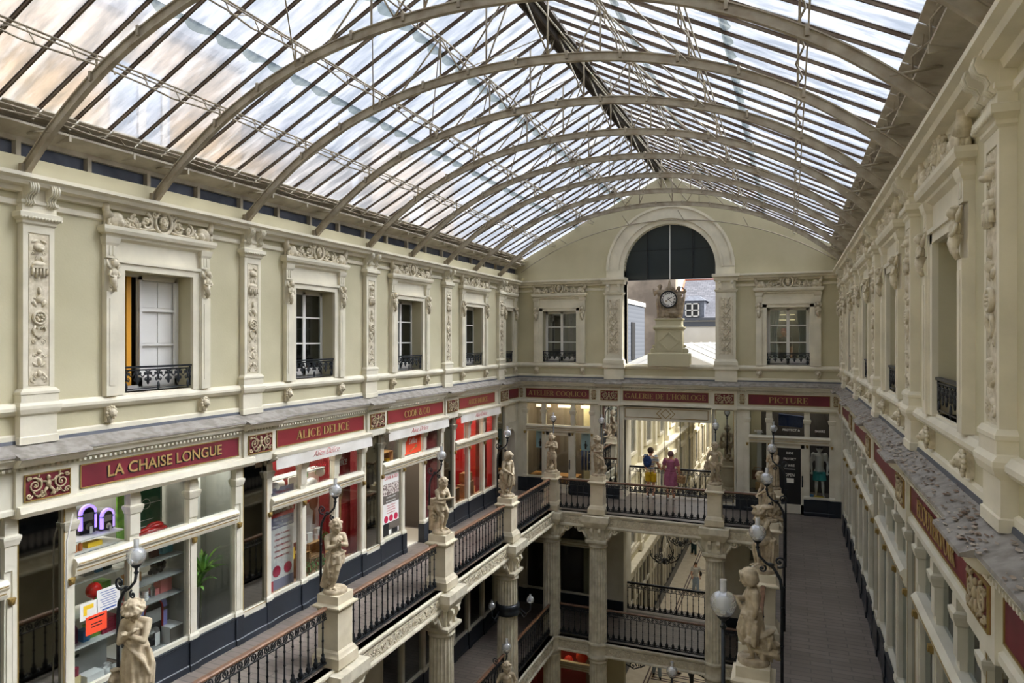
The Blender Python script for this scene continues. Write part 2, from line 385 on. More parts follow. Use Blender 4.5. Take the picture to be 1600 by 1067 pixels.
# ---------------------------------------------------------------- ornament
def spiral(mb, cx, cz, r, turns=1.6, d=1, a0=0, w=.012, y=-.02, n=16, seg=5):
    pts = []; rs = []
    for i in range(n+1):
        q = i/n; a = a0+d*turns*2*PI*q; rr = r*(1-q*.86)
        pts.append((cx+rr*math.cos(a), y, cz+rr*math.sin(a))); rs.append(w*(1-.4*q))
    mb.tube(pts, rs, seg); mb.ell((cx, y, cz), (w*1.3, w*1.2, w*1.3), 6)
def leafblob(mb, cx, cz, L, a, w=.02, y=-.02):
    mb.ell((cx+math.cos(a)*L/2, y, cz+math.sin(a)*L/2), (L/2, .02, w), 6, Matrix.Rotation(-a, 3, 'Y'))
def vine(mb, x0, x1, zc, h, y=-.015, w=.012):
    n = max(1, round((x1-x0)/(h*1.15))); p = (x1-x0)/n
    mb.tube([(x0, y+.005, zc-h*.5), (x1, y+.005, zc-h*.5)], w*.7, 4); mb.tube([(x0, y+.005, zc+h*.5), (x1, y+.005, zc+h*.5)], w*.7, 4)
    for i in range(n):
        c = x0+(i+.5)*p; s = 1 if i % 2 else -1
        spiral(mb, c, zc, h*.4, 1.5, s, PI/2*s, w*1.1, y, 12, 4); mb.ell((c, y, zc), (h*.1, .02, h*.1), 6)
        mb.tube([(c-p*.55, y, zc+s*h*.3), (c-p*.3, y, zc+s*h*.42), (c, y, zc+s*h*.4)], w, 4)
        for q in range(4): leafblob(mb, c+p*.5*(1 if q % 2 else -1), zc+h*(.25 if q > 1 else -.25), h*.3, q*1.3+i, w*1.5, y)
def face(mb, cx, cz, r, y=-.03):
    mb.ell((cx, y, cz), (r*.72, r*.6, r), 12); mb.ell((cx, y-r*.6, cz-r*.1), (r*.13, r*.2, r*.25), 6)
    mb.ell((cx, y-r*.5, cz-r*.5), (r*.26, r*.16, r*.1), 6); mb.ell((cx, y-r*.42, cz-r*.8), (r*.25, r*.2, r*.16), 6)
    for s in (-1, 1): mb.ell((cx+s*r*.3, y-r*.46, cz+r*.3), (r*.24, r*.14, r*.08), 6); mb.ell((cx+s*r*.42, y-r*.35, cz-r*.2), (r*.22, r*.2, r*.2), 6)
    for i in range(9):
        a = PI*(i/8); mb.ell((cx+r*.85*math.cos(a), y, cz+r*.2+r*.85*math.sin(a)), r*.28, 6)
def lionhead(mb, cx, cz, r):
    y = -r*.5; mb.ell((cx, y, cz), (r*.75, r*.7, r*.85), 10); mb.ell((cx, y-r*.65, cz-r*.25), (r*.4, r*.4, r*.35), 8)
    mb.ell((cx, y-r*.9, cz-r*.1), (r*.18, r*.15, r*.12), 6); mb.ell((cx, y-r*.5, cz-r*.65), (r*.28, r*.28, r*.16), 6)
    for s in (-1, 1):
        mb.ell((cx+s*r*.3, y-r*.55, cz+r*.2), (r*.18, r*.15, r*.1), 6); mb.ell((cx+s*r*.65, y, cz+r*.65), r*.24, 6)
    for i in range(12):
        a = 2*PI*i/12; mb.ell((cx+r*.95*math.cos(a), y*.5, cz+r*1.1*math.sin(a)), (r*.3, r*.35, r*.34), 6)
    mb.ell((cx, -r*.2, cz-r*1.4), (r*.5, r*.3, r*.6), 6)
def griffin(mb, cx, cz, s, h=.3):      # seated beast looking outward
    y = -.07
    h *= 1.3
    mb.ell((cx-s*.02, y, cz+h*.25), (h*.42, .06, h*.26), 10, Matrix.Rotation(s*.35, 3, 'Y'))
    mb.ell((cx-s*.10, y, cz+h*.16), (h*.24, .07, h*.2), 8)
    mb.tube([(cx+s*h*.2, y, cz+h*.3), (cx+s*h*.34, y, cz+h*.55), (cx+s*h*.36, y, cz+h*.8)], [h*.2, h*.14, h*.13], 8)
    mb.ell((cx+s*h*.36, y, cz+h*.9), (h*.19, .05, h*.15), 8); mb.ell((cx+s*h*.2, y, cz+h*.86), (h*.13, .03, h*.08), 6)
    for q in (-1, 1): mb.ell((cx+s*h*.42, y+q*.025, cz+h*1.03), (h*.05, .015, h*.08), 6)
    for q in (-1, 1): mb.tube([(cx+s*h*.26, y+q*.03, cz+h*.3), (cx+s*h*.32, y+q*.03, cz+h*.05), (cx+s*h*.2, y+q*.03, cz+h*.03)], h*.06, 6)
    mb.tube([(cx-s*h*.5, y, cz+h*.12), (cx-s*h*.75, y, cz+h*.1), (cx-s*h*.85, y, cz+h*.3)], [h*.1, h*.07, h*.03], 6)
# ================================================================ THE SHELL
WC = [7.77, 11.53, 15.32, 19.17]         # upper window axes on the long walls
PC = [5.88, 9.68, 13.47, 17.33, 21.2]    # upper pilaster axes
SC = [7.87, 11.70, 15.53, 19.36]         # shopfront axes
RC = [5.95, 9.80, 13.62, 17.45, 21.28]   # relief / mirror axes
GX = -3.84                                # middle of the hall
def roofz(x): return 10.95-.52*abs(x-GX)
Y0 = -7.0
def side_holes(sg):
    h = []
    for c in WC: h.append((sg*c-.62, sg*c+.62, 4.62, 6.43))
    h.append((sg*22.0-.36, sg*22.0+.36, 4.62, 6.43))
    return h
for w, sg, nm in (('left', 1, 'wall_left'), ('right', -1, 'wall_right')):
    mb = MB(); u0, u1 = sorted((sg*Y0, sg*(YE+.35)))
    holes_wall(mb, u0, u1, 3.15, 7.76, side_holes(sg), 0, .35)
    st(nm, mb, 'stucco', 'cream stucco upper wall along the %s gallery' % w, 'wall', W(w, 0))
    mb = MB()
    mb.sweepx([(0,4.43),(-.05,4.45),(-.09,4.5),(-.09,4.54),(-.05,4.59),(0,4.6)], u0, u1)
    mb.sweepx([(0,4.2),(-.03,4.18),(-.03,4.07),(0,4.07)], u0, u1)
    mb.sweepx([(0,7.1),(-.035,7.12),(-.035,7.18),(0,7.2)], u0, u1)
    mb.sweepx([(0,7.28),(-.08,7.29),(-.1,7.35),(-.2,7.37),(-.22,7.42),(-.28,7.45),(-.28,7.5),(0,7.53)], u0, u1)
    st('trim_1', mb, 'stone', 'stone cornice and string course of the %s wall' % w, 'cornice', W(w, 0))
    mb = MB(); mb.sweepx([(0,4.09),(-.02,4.09),(-.29,3.975),(-.295,3.945),(0,3.945)], u0, u1)
    for c in RC: mb.sweepx([(-.26,3.99),(-.38,3.945),(-.385,3.92),(-.26,3.92)], sg*c-.47, sg*c+.47)
    st('trim_2', mb, 'zinc', 'grey zinc ledge above the shop signs on the %s side' % w, 'ledge', W(w, 0))
    mb = MB(); mb.sweepx([(0,4.13),(-.04,4.12),(-.05,4.06),(0,4.06)], u0, u1)
    st('trim_3', mb, 'lead', 'lead flashing at the foot of the %s upper wall' % w, 'flashing', W(w, 0))
    mb = MB(); mb.sweepx([(0,3.945),(-.28,3.945),(-.27,3.91),(-.22,3.87),(-.2,3.82),(-.09,3.79),(-.09,3.72),(0,3.72)], u0, u1)
    mb.sweepx([(0,3.75),(-.11,3.75),(-.11,3.29),(-.14,3.27),(-.14,3.21),(-.08,3.19),(0,3.19)], u0, u1)
    for c in RC:
        c = sg*c; mb.box(c-.39, c+.39, -.16, -.02, 3.18, 3.8); mb.sweepx([(-.1,3.92),(-.36,3.92),(-.34,3.88),(-.26,3.81),(-.1,3.8)], c-.44, c+.44)
    k = u0
    while k < u1:
        mb.box(k, k+.035, -.2, -.08, 3.765, 3.8); k += .075
    st('trim_4', mb, 'paint', 'cream painted fascia carrying the shop signs on the %s side' % w, 'fascia', W(w, 0))
    # blocking course, dark vent panels, eaves boards
    mb = MB(); mb.box(u0, u1, .02, .35, 7.5, 7.76)
    st('trim_5', mb, 'stucco', 'plain parapet band under the roof on the %s side' % w, 'parapet', W(w, 0))
    mb = MB(); mb.box(u0, u1, .12, .15, 7.76, 8.0)
    st('window_%d' % (20 if sg > 0 else 21), mb, 'vent', 'row of dark vent panes under the %s eaves' % w, 'vent window', W(w, 0))
    mb = MB(); k = u0+.2
    mb.box(u0, u1, .04, .14, 7.95, 8.03)
    while k < u1: mb.box(k, k+.06, .03, .13, 7.76, 7.97); k += .96
    mb.hexa([(u0,.14,7.99),(u0,-.27,8.1),(u1,-.27,8.1),(u1,.14,7.99)][::-1], [(u0,.14,8.02),(u0,-.27,8.13),(u1,-.27,8.13),(u1,.14,8.02)][::-1])
    mb.hexa([(u0,-.12,8.2),(u0,-.17,8.22),(u1,-.17,8.22),(u1,-.12,8.2)][::-1], [(u0,-.12,8.3),(u0,-.17,8.32),(u1,-.17,8.32),(u1,-.12,8.3)][::-1])
    k = u0+.68
    while k < u1: mb.box(k, k+.03, -.28, .14, 8.03, 8.12); k += .96
    st('trim_6', mb, 'board', 'painted eaves boards and posts along the %s side' % w, 'eaves', W(w, 0))
    # dark rooms behind the upper windows
    mb = MB(); mb.box(u0, u1, 1.6, 1.65, 4.1, 7.6); mb.box(u0, u1, .35, 1.65, 4.05, 4.1); mb.box(u0, u1, .35, 1.65, 7.3, 7.35)
    st('wall_rooms', mb, 'dim', 'dim rooms behind the %s upper windows' % w, 'wall', W(w, 0))

# ---- clock wall with gable and great arch
AX, AR, AZ = -3.74, 1.5, 7.77
mb = MB()
ew = [(-8.16, -6.92, 4.62, 6.43), (-.69, .55, 4.62, 6.43), (-5.24, -2.24, 4.54, 7.5)]
holes_wall(mb, XL-.35, XR+.35, 3.15, 7.5, ew, 0, .5)
N = 120; xa, xb = XL-.35, XR+.35; xs = sorted([xa+(xb-xa)*i/N for i in range(N+1)]+[AX-AR, AX+AR, GX]+[AX+AR*math.cos(PI*i/40) for i in range(41)])
for a, b in zip(xs, xs[1:]):
    if b-a < 1e-4: continue
    def lo(x):
        return AZ+math.sqrt(max(0, AR*AR-(x-AX)**2)) if abs((a+b)/2-AX) < AR else 7.5
    la, lb, ta, tb = lo(a), lo(b), roofz(a)-.02, roofz(b)-.02
    mb.hexa([(a,0,la),(b,0,lb),(b,.5,lb),(a,.5,la)], [(a,0,ta),(b,0,tb),(b,.5,tb),(a,.5,ta)])
st('wall_end', mb, 'stucco', 'cream stucco gable wall with the great arched opening and clock', 'wall', W('end', 0))
mb = MB()
for prof, a, b in (([(0,4.43),(-.05,4.45),(-.09,4.5),(-.09,4.54),(-.05,4.59),(0,4.6)], XL, XR), ([(0,4.2),(-.03,4.18),(-.03,4.07),(0,4.07)], XL, XR)):
    mb.sweepx(prof, a, b)
for a, b in ((XL, -5.24), (-2.24, XR)):
    mb.sweepx([(0,7.1),(-.035,7.12),(-.035,7.18),(0,7.2)], a, b)
    mb.sweepx([(0,7.28),(-.08,7.29),(-.1,7.35),(-.2,7.37),(-.22,7.42),(-.28,7.45),(-.28,7.5),(0,7.53)], a, b)
st('trim_1', mb, 'stone', 'stone cornice and string course of the clock wall', 'cornice', W('end', 0))
mb = MB(); mb.sweepx([(0,4.09),(-.02,4.09),(-.29,3.975),(-.295,3.945),(0,3.945)], XL, XR)
for c in (-5.72, -1.96): mb.sweepx([(-.26,3.99),(-.38,3.945),(-.385,3.92),(-.26,3.92)], c-.47, c+.47)
st('trim_2', mb, 'zinc', 'grey zinc ledge above the signs of the clock wall', 'ledge', W('end', 0))
mb = MB(); mb.sweepx([(0,4.13),(-.04,4.12),(-.05,4.06),(0,4.06)], XL, XR)
st('trim_3', mb, 'lead', 'lead flashing at the foot of the clock wall', 'flashing', W('end', 0))
mb = MB(); mb.sweepx([(0,3.945),(-.28,3.945),(-.27,3.91),(-.22,3.87),(-.2,3.82),(-.09,3.79),(-.09,3.72),(0,3.72)], XL, XR)
mb.sweepx([(.3,3.75),(-.11,3.75),(-.11,3.29),(-.14,3.27),(-.14,3.21),(-.08,3.19),(.3,3.19)], XL, XR)
for c in (-5.72, -1.96): mb.box(c-.39, c+.39, -.16, -.02, 3.18, 3.8); mb.sweepx([(-.1,3.92),(-.36,3.92),(-.34,3.88),(-.26,3.81),(-.1,3.8)], c-.44, c+.44)
k = XL
while k < XR: mb.box(k, k+.035, -.2, -.08, 3.765, 3.8); k += .075
st('trim_4', mb, 'paint', 'cream painted fascia carrying the signs of the clock wall', 'fascia', W('end', 0))
mb = MB(); mb.box(XL, -5.5, 1.7, 1.75, 4.1, 7.5); mb.box(-2.0, XR+.3, 1.7, 1.75, 4.1, 7.5); 
mb.box(XL, -5.5, .5, 1.7, 4.05, 4.1); mb.box(-2.0, XR+.3, .5, 1.7, 4.05, 4.1); mb.box(XL, -5.5, .5, 1.7, 7.45, 7.5); mb.box(-2.0, XR+.3, .5, 1.7, 7.45, 7.5)
st('wall_rooms', mb, 'dim', 'dim rooms behind the windows of the clock wall', 'wall', W('end', 0))

mb = MB(); mb.box(-5.55, -5.5, .5, 1.75, 3.9, 7.5); mb.box(-2.0, -1.95, .5, 1.75, 3.9, 7.5)
st('wall_reveal', mb, 'stone', 'pale side walls behind the great opening', 'wall', W('end', 0))
# archivolt and piers
t = root('arch_surround', 'moulded stone archivolt on two carved piers round the great opening', 'arch', W('end', 0))
mb = MB()
def ring(mb, r0, r1, y0, y1, n=48, cz=AZ):
    for i in range(n):
        a, b = PI*i/n, PI*(i+1)/n
        q = [(AX+r*math.cos(c), cz+r*math.sin(c)) for r, c in ((r0, a), (r1, a), (r1, b), (r0, b))]
        mb.prism(q, y0, y1)
ring(mb, 1.5, 1.66, -.05, .5); ring(mb, 1.66, 1.74, -.1, 0); ring(mb, 1.74, 2.02, -.07, 0); ring(mb, 2.02, 2.1, -.12, 0)
for s in (-1, 1): mb.box(AX+s*1.5, AX+s*2.1, -.07, .3, 7.5, 7.78)
ob('archivolt', mb, 'stone', t)
for s in (-1, 1):
    cx = AX+s*1.83; mb = MB()
    mb.sq([(.36,4.6,.14),(.36,4.72,.14),(.34,4.74,.12),(.3,4.8,.1),(.3,6.93,.1),(.33,6.95,.13),(.36,7.02,.16),(.3,7.03,.1),(.3,7.28,.1),(.36,7.3,.18),(.38,7.4,.2),(.42,7.43,.28),(.42,7.52,.28)], cx, -.05)
    mb.box(AX+s*1.5, AX+s*1.62, -.05, .5, 4.54, 7.5)
    mb.sq([(.34,4.07,.1),(.34,4.44,.1),(.38,4.46,.15),(.38,4.6,.15)], cx, -.02)
    p = ob('pier', mb, 'stone', t)
    mb = MB(); mb.box(cx-.17, cx+.17, -.155, -.15, 4.95, 6.75)
    for q in (-1, 1): mb.box(cx+q*.19, cx+q*.21, -.17, -.15, 4.9, 6.8)
    for i, z in enumerate((5.1, 5.45, 5.8, 6.15, 6.5)):
        for q in (-1, 1): spiral(mb, cx+q*.085, z, .08, 1.5, q, PI/2, .02, -.17); leafblob(mb, cx+q*.01, z+.09, .18, PI/2+q*.7, .03, -.17); leafblob(mb, cx+q*.05, z+.2, .12, PI/2-q*.9, .026, -.17)
        mb.ell((cx, -.16, z+.12), (.045, .03, .05), 6)
    mb.ell((cx, -.17, 6.62), (.07, .04, .09), 8)
    ob('carved_panel', mb, 'carved', p)
    for q in (-1, 1):
        mb = MB(); xx = cx+q*.19
        mb.prism([(xx-.05, 7.03), (xx+.05, 7.03), (xx+.055, 7.3), (xx-.055, 7.3)], -.22, -.14); mb.ell((xx, -.2, 7.24), (.055, .07, .06), 8); mb.ell((xx, -.19, 7.07), (.05, .05, .04), 8)
        ob('console', mb, 'stone', p)
# louvred screen
t = root('louvre_screen', 'dark blue-black louvred screen filling the head of the great arch', 'louvre', W('end', 0, 0, -.3))
mb = MB(); z = 7.47
while z < AZ+AR-.04:
    hw = AR if z < AZ else math.sqrt(AR*AR-(z-AZ)**2)
    mb.hexa([(AX-hw,0,z),(AX+hw,0,z),(AX+hw,.015,z),(AX-hw,.015,z)], [(AX-hw,-.06,z+.125),(AX+hw,-.06,z+.125),(AX+hw,-.045,z+.125),(AX-hw,-.045,z+.125)]); z += .115
M['louvre'] = mat('louvre', (62, 70, 74), .5)
ob('slats', mb, 'louvre', t)
mb = MB()
for x in (-.75, .75): mb.box(AX+x-.015, AX+x+.015, -.08, .1, 7.45, AZ+math.sqrt(AR*AR-.5625))
mb.box(AX-1.5, AX+1.5, -.02, .08, 7.44, 7.47); mb.box(AX-1.3, AX+1.3, -.075, -.06, 8.42, 8.44)
ob('screen_frame', mb, 'iron', t)
mb = MB(); mb.box(AX-.01, AX+.02, -.1, -.08, 7.44, AZ+AR-.02); ob('centre_post', mb, 'porc', t, label='white centre strip')

# ---------------------------------------------------------------- ROOF
A_Y = [5.75+1.925*k for k in range(9)]
def archz(x):
    d = abs(x-GX); return 9.58-(.052*d*d+.00077*d**4)
proto = root('roof_arch', 'first curved iron roof rib from the camera, nearest of nine', 'roof rib', T(0, A_Y[0], 0), 'curved iron ribs under the glass roof')
mb = MB(); xs = [GX-5.28+10.56*i/64 for i in range(65)]
def arcband(mb, y0, y1, lo, hi):
    n = len(xs)
    for i in range(n-1):
        q = []
        for x in (xs[i], xs[i+1]):
            e = .01; dz = (archz(x+e)-archz(x-e))/(2*e); L = math.hypot(1, dz); q.append((x, archz(x), -dz/L, 1/L))
        a, b = q
        P = lambda p, o, y: (p[0]+p[2]*o, y, p[1]+p[3]*o)
        mb.hexa([P(a,lo,y0),P(b,lo,y0),P(b,lo,y1),P(a,lo,y1)], [P(a,hi,y0),P(b,hi,y0),P(b,hi,y1),P(a,hi,y1)])
arcband(mb, -.012, .012, -.045, .06); arcband(mb, -.034, .034, -.06, -.04)
ob('curved_rib', mb, 'arch', proto)
mb = MB(); arcband(mb, -.034, .034, .055, .07); ob('top_flange', mb, 'arch', proto)
clip = MB(); clip.box(-.02, .02, -.045, .045, -.02, .1); clip = clip.mesh('clip'); clip.materials.append(M['arch'])
for i in range(1, 12): x = GX-4.8+9.6*i/12; ob('clip', clip, None, proto, T(x, 0, archz(x)))
def rod(x0, z0, x1, z1, r=.016, y0=0, y1=0):
    mb = MB(); mb.tube([(x0, y0, z0), (x1, y1, z1)], r, 5); return mb
for dx in (-3.93, -2.55, -1.3, -.5, .5, 1.3, 2.55, 3.93):
    ob('hanger', rod(GX+dx, archz(GX+dx)+.08, GX+dx, roofz(GX+dx)-.05), 'arch', proto)
for a, b in ((0, -.95), (0, .95), (0, -.5), (0, .5), (-1.3, -2.0), (1.3, 2.0), (-1.3, -.95), (1.3, .95)):
    ob('brace', rod(GX+a, roofz(GX+a)-.08, GX+b, archz(GX+b)+.08, .014), 'arch', proto)
for s in (-1, 1):
    mb = MB(); x = GX+s*5.27; mb.sq([(.06, 7.5, .07), (.05, 7.66, .06)], x, 0)
    ob('foot', mb, 'arch', proto); ob('knee_brace', rod(GX+s*4.75, archz(GX+s*4.75), GX+s*5.2, 8.05, .02), 'arch', proto)
ords = ['first', 'second', 'third', 'fourth', 'fifth', 'sixth', 'seventh', 'eighth', 'ninth']
for k in range(1, 9):
    cp(proto, T(0, A_Y[k], 0), '%s curved iron roof rib counted from the camera towards the clock%s' % (ords[k], ', last before the gable' if k == 8 else ''))
# purlin trusses
for i, dx in enumerate((-3.93, -2.55, -1.3, 1.3, 2.55, 3.93, -5.0, 5.0)):
    t = root('roof_truss', '', 'roof truss', None, 'lattice purlins running lengthways under the roof glass')
    side = 'left' if dx < 0 else 'right'; pos = {5.0: 'at the eaves', 3.93: 'lowest above the eaves', 2.55: 'middle height', 1.3: 'nearest the ridge'}[abs(dx)]
    t['label'] = 'thin lattice purlin under the %s roof slope, %s' % (side, pos)
    x = GX+dx; zt = roofz(x)-.06; zb = zt-.15 if abs(dx) < 4 else zt-.1; ya, yb = 2.0, YE
    mb = MB(); mb.tube([(x, ya, zt), (x, yb, zt)], .014, 5); ob('top_chord', mb, 'arch', t)
    mb = MB(); pts = []
    n = int((yb-ya)/.48)
    for j in range(n+1):
        y = ya+(yb-ya)*j/n; pts.append((x+(.05 if j % 2 else -.03), y, zb+(.05 if j % 4 == 0 else 0)))
    mb.tube(pts, .013, 5); mb.tube([(x+.09, ya, zb+.06), (x+.09, yb, zb+.06)], .011, 5)
    for j in range(n):
        y = ya+(yb-ya)*j/n; mb.tube([(x, y, zt), (x, y+.1, zb)], .008, 4)
        if j % 2: mb.tube([(x, y+.1, zb), (x, y+.48, zt)], .008, 4); mb.tube([(x, y, zt), (x+.09, y, zb+.06)], .008, 4)
    ob('bottom_lattice', mb, 'arch', t)
# long diagonal wind braces near the ridge
t = root('wind_bracing', 'criss-cross thin rods between the ribs below the ridge', 'bracing')
for k in range(8):
    for s in (-1, 1):
        mb = MB(); y = A_Y[k]
        mb.tube([(GX+s*1.3, y, archz(GX+1.3)+.05), (GX+s*.1, y+1.925, 10.85)], .011, 4); mb.tube([(GX+s*2.55, y+1.925, archz(GX+2.55)), (GX+s*1.3, y, roofz(GX+1.3)-.06)], .011, 4)
        ob('brace', mb, 'arch', t)
# glass
roof = tag(bpy.data.objects.new('ceiling', None), 'pitched glass roof of long dirty panes over the whole hall', 'glass roof', None, 'structure'); COL.objects.link(roof)
slope = math.hypot(1, .52)
def slab(mb, s, d0, d1, y0, y1, off0, off1):      # d = horizontal distance from the ridge; off = above roof plane
    q = lambda d, y, o: (GX+s*d, y, 10.95-.52*d+o)
    b = [q(d0,y0,off0),q(d1,y0,off0),q(d1,y1,off0),q(d0,y1,off0)]; t_ = [q(d0,y0,off1),q(d1,y0,off1),q(d1,y1,off1),q(d0,y1,off1)]
    if s < 0: b, t_ = b[::-1], t_[::-1]
    mb.hexa(b, t_)
PY = .48125
ystart = A_Y[0]-PY*26
rows = ((.14, 1.55, .02), (1.5, 3.08, .04), (3.03, 5.14, .06))
for s in (-1, 1):
    for a, b, o in rows:
        mb = MB(); slab(mb, s, a, b, ystart, YE+.02, .06-o, .066-o); ob('pane_row', mb, 'roofglass', roof)
    for li, dl in enumerate((1.53, 3.06)):
        mb = MB(); y = ystart; q = lambda d, y, o: (GX+s*d, y, 10.95-.52*d+o)
        while y < YE-.01:
            n = 6; pts = [(y+PY*j/n, dl+.0+.09*math.sin(PI*j/n)+random.uniform(-.012, .012)) for j in range(n+1)]
            for (ya, da), (yb, db) in zip(pts, pts[1:]): mb.quad(q(dl-.05, ya, -.012), q(da, ya, -.012), q(db, yb, -.012), q(dl-.05, yb, -.012))
            y += PY
        ob('pane_lap', mb, 'lap', roof)
nb = int((YE-2.0)/PY)
bar0 = {}
for s in (-1, 1):
    mb = MB(); slab(mb, s, .1, 5.16, -.012, .012, -.04, .02); slab(mb, s, .1, 5.16, -.02, .02, -.0, .01)
    bm_ = mb.mesh('glazing_bar'); bm_.materials.append(M['bar'])
    for j in range(-3, 37):
        y = A_Y[0]+PY*(j+.5)-PY/2+.01
        if y > YE: continue
        ob('glazing_bar', bm_, None, roof, T(0, y, 0))
    mb = MB()
    y = ystart
    while y < A_Y[0]-3.5*PY: slab(mb, s, .1, 5.16, y-.018, y+.018, -.055, .02); y += PY
    ob('rear_bars', mb, 'bar', roof, kind='stuff')
mb = MB()
for s in (-1, 1): slab(mb, s, .0, .2, ystart, YE, -.06, -.03)
mb.box(GX-.02, GX+.02, ystart, YE, 10.72, 10.93)
mb.box(GX-.21, GX-.17, ystart, YE, 10.78, 10.84); mb.box(GX+.17, GX+.21, ystart, YE, 10.78, 10.84)
ob('ridge_board', mb, 'ridge', roof)
mb = MB()
for s in (-1, 1): slab(mb, s, 5.1, 5.42, ystart, YE, -.05, .1)
ob('eaves_gutter', mb, 'board', roof)
mb = MB()   # soffit boards of the lower roof edge
for s in (-1, 1):
    for a, b in ((4.92, 5.12), (5.14, 5.34)):
        y = ystart
        while y < YE-.4: slab(mb, s, a, b, y+.02, y+PY-.02, -.085, -.07); y += PY
ob('soffit_boards', mb, 'board', roof)
t = root('conduit', 'thin painted pipe arching across the gable just before the clock wall', 'pipe')
mb = MB(); mb.tube([(GX+d, YE-.12, 9.36-.06*d*d*.85-.0003*d**4) for d in [-5.1+10.2*i/40 for i in range(41)]], .016, 6); ob('pipe', mb, 'arch', t)
for d in (-3.4, -1.2, .6, 2.6):
    mb = MB(); mb.tube([(GX+d, YE-.12, 9.36-.051*d*d), (GX+d-.1, YE-.7, archz(GX+d))], .012, 5); ob('stay', mb, 'arch', t)

# wall behind the camera
mb = MB(); N = 24
mb.box(XL-.35, XR+.35, Y0-.3, Y0, Z2, 8.1)
for i in range(N):
    a = XL-.35+(XR-XL+.7)*i/N; b = a+(XR-XL+.7)/N; mb.hexa([(a,Y0-.3,8.1),(b,Y0-.3,8.1),(b,Y0,8.1),(a,Y0,8.1)], [(a,Y0-.3,roofz(a)),(b,Y0-.3,roofz(b)),(b,Y0,roofz(b)),(a,Y0,roofz(a))])
st('wall_back', mb, 'stucco', 'cream wall closing the hall behind the viewer', 'wall')

# ---------------------------------------------------------------- floors and light well edges
for z, nm in ((0, 'upper'), (Z1, 'lower')):
    mb = MB(); mb.box(-11.3, RL+.14, Y0, RY-.14, z-.14, z); mb.box(-11.3, XR+1.2, RY-.14, 24.05, z-.14, z); mb.box(RR-.14, XR+1.2, Y0, RY-.14, z-.14, z); mb.box(-11.3, -5.62, 24.05, 24.5, z-.14, z); mb.box(-1.4, XR+1.2, 24.05, 24.5, z-.14, z)
    st('floor', mb, 'floor', '%s gallery floor of dark worn paving round the light well' % nm, 'floor')
    mb = MB()
    mb.box(RL-.3, RL+.15, Y0, RY-.15, z-.42, z-.14); mb.box(RR-.15, RR+.3, Y0, RY-.15, z-.42, z-.14); mb.box(RL-.3, RR+.3, RY-.15, RY+.3, z-.42, z-.14)
    for pr, in (([(.0,0),(.16,0),(.19,-.02),(.19,-.06),(.15,-.09),(.15,-.12),(.0,-.12)],), ([(.0,-.36),(.17,-.36),(.2,-.39),(.2,-.43),(.14,-.46),(0,-.46)],)):
        n = len(pr)
        a = [(RL+p, Y0, z+q) for p, q in pr]; b = [(RL+p, RY-p, z+q) for p, q in pr]; c = [(RR-p, RY-p, z+q) for p, q in pr]; d = [(RR-p, Y0, z+q) for p, q in pr]
        vs = a+b+c+d; fs = []
        for k in range(3):
            for i in range(n): fs.append((k*n+i, k*n+(i+1)%n, (k+1)*n+(i+1)%n, (k+1)*n+i))
        mb.add(vs, fs)
    st('trim_7', mb, 'grey_stone', 'moulded stone edge beam of the %s gallery' % nm, 'beam')
    mb = MB()
    m1 = MB(); vine(m1, 4.2, RY-.4, 0, .2, -.01, .016); mb.merge(m1, T(RL+.145, 0, z-.24, PI/2))
    m1 = MB(); vine(m1, -(RY-.4), -4.2, 0, .2, -.01, .016); mb.merge(m1, T(RR-.145, 0, z-.24, -PI/2))
    m1 = MB(); vine(m1, RL+.35, RR-.35, 0, .2, -.01, .016); mb.merge(m1, T(0, RY-.145, z-.24))
    st('trim_8', mb, 'carved', 'carved leaf scroll frieze on the %s gallery edge' % nm, 'frieze')
mb = MB(); mb.box(-12, 6, Y0, 75, Z2-.1, Z2)
st('floor', mb, 'mosaic', 'pale mosaic floor of the ground level arcade', 'floor')
mb = MB()
for x in (-5.75, -5.6, -2.0, -1.85): mb.box(x, x+.06, 24, 74, Z2, Z2+.004)
y = 25.5; k = 0
while y < 74:
    for dy in (0, .18, .5, .68): mb.box(-5.5, -2.1, y+dy, y+dy+.07, Z2, Z2+.004)
    y += 3.6
for y in (18.8, 20.6, 22.4):
    for dy in (0, .18, .5, .68): mb.box(-6.4, -1.2, y+dy, y+dy+.07, Z2, Z2+.004)
    mb.box(-6.4, -6.3, y, y+1.2, Z2, Z2+.004)
st('trim_9', mb, 'mosaicline', 'dark brown border lines inlaid in the ground mosaic', 'floor inlay')
# underside/back walls of the lower levels
for z0, z1, nm in ((Z1, -.14, 'lower gallery'), (Z2, Z1-.14, 'ground floor')):
    mb = MB()
    for a, b in ((XL-2.2, XL-2.1), (XR+1.1, XR+1.2)): mb.box(a, b, Y0, 24.5, z0, z1)
    mb.box(XL-2.1, -5.6, 24.45, 24.5, z0, z1); mb.box(-1.4, XR+1.1, 24.45, 24.5, z0, z1)
    st('wall_'+('middle' if z0 == Z1 else 'base'), mb, 'dim', 'dark shop rooms behind the %s windows' % nm, 'wall')
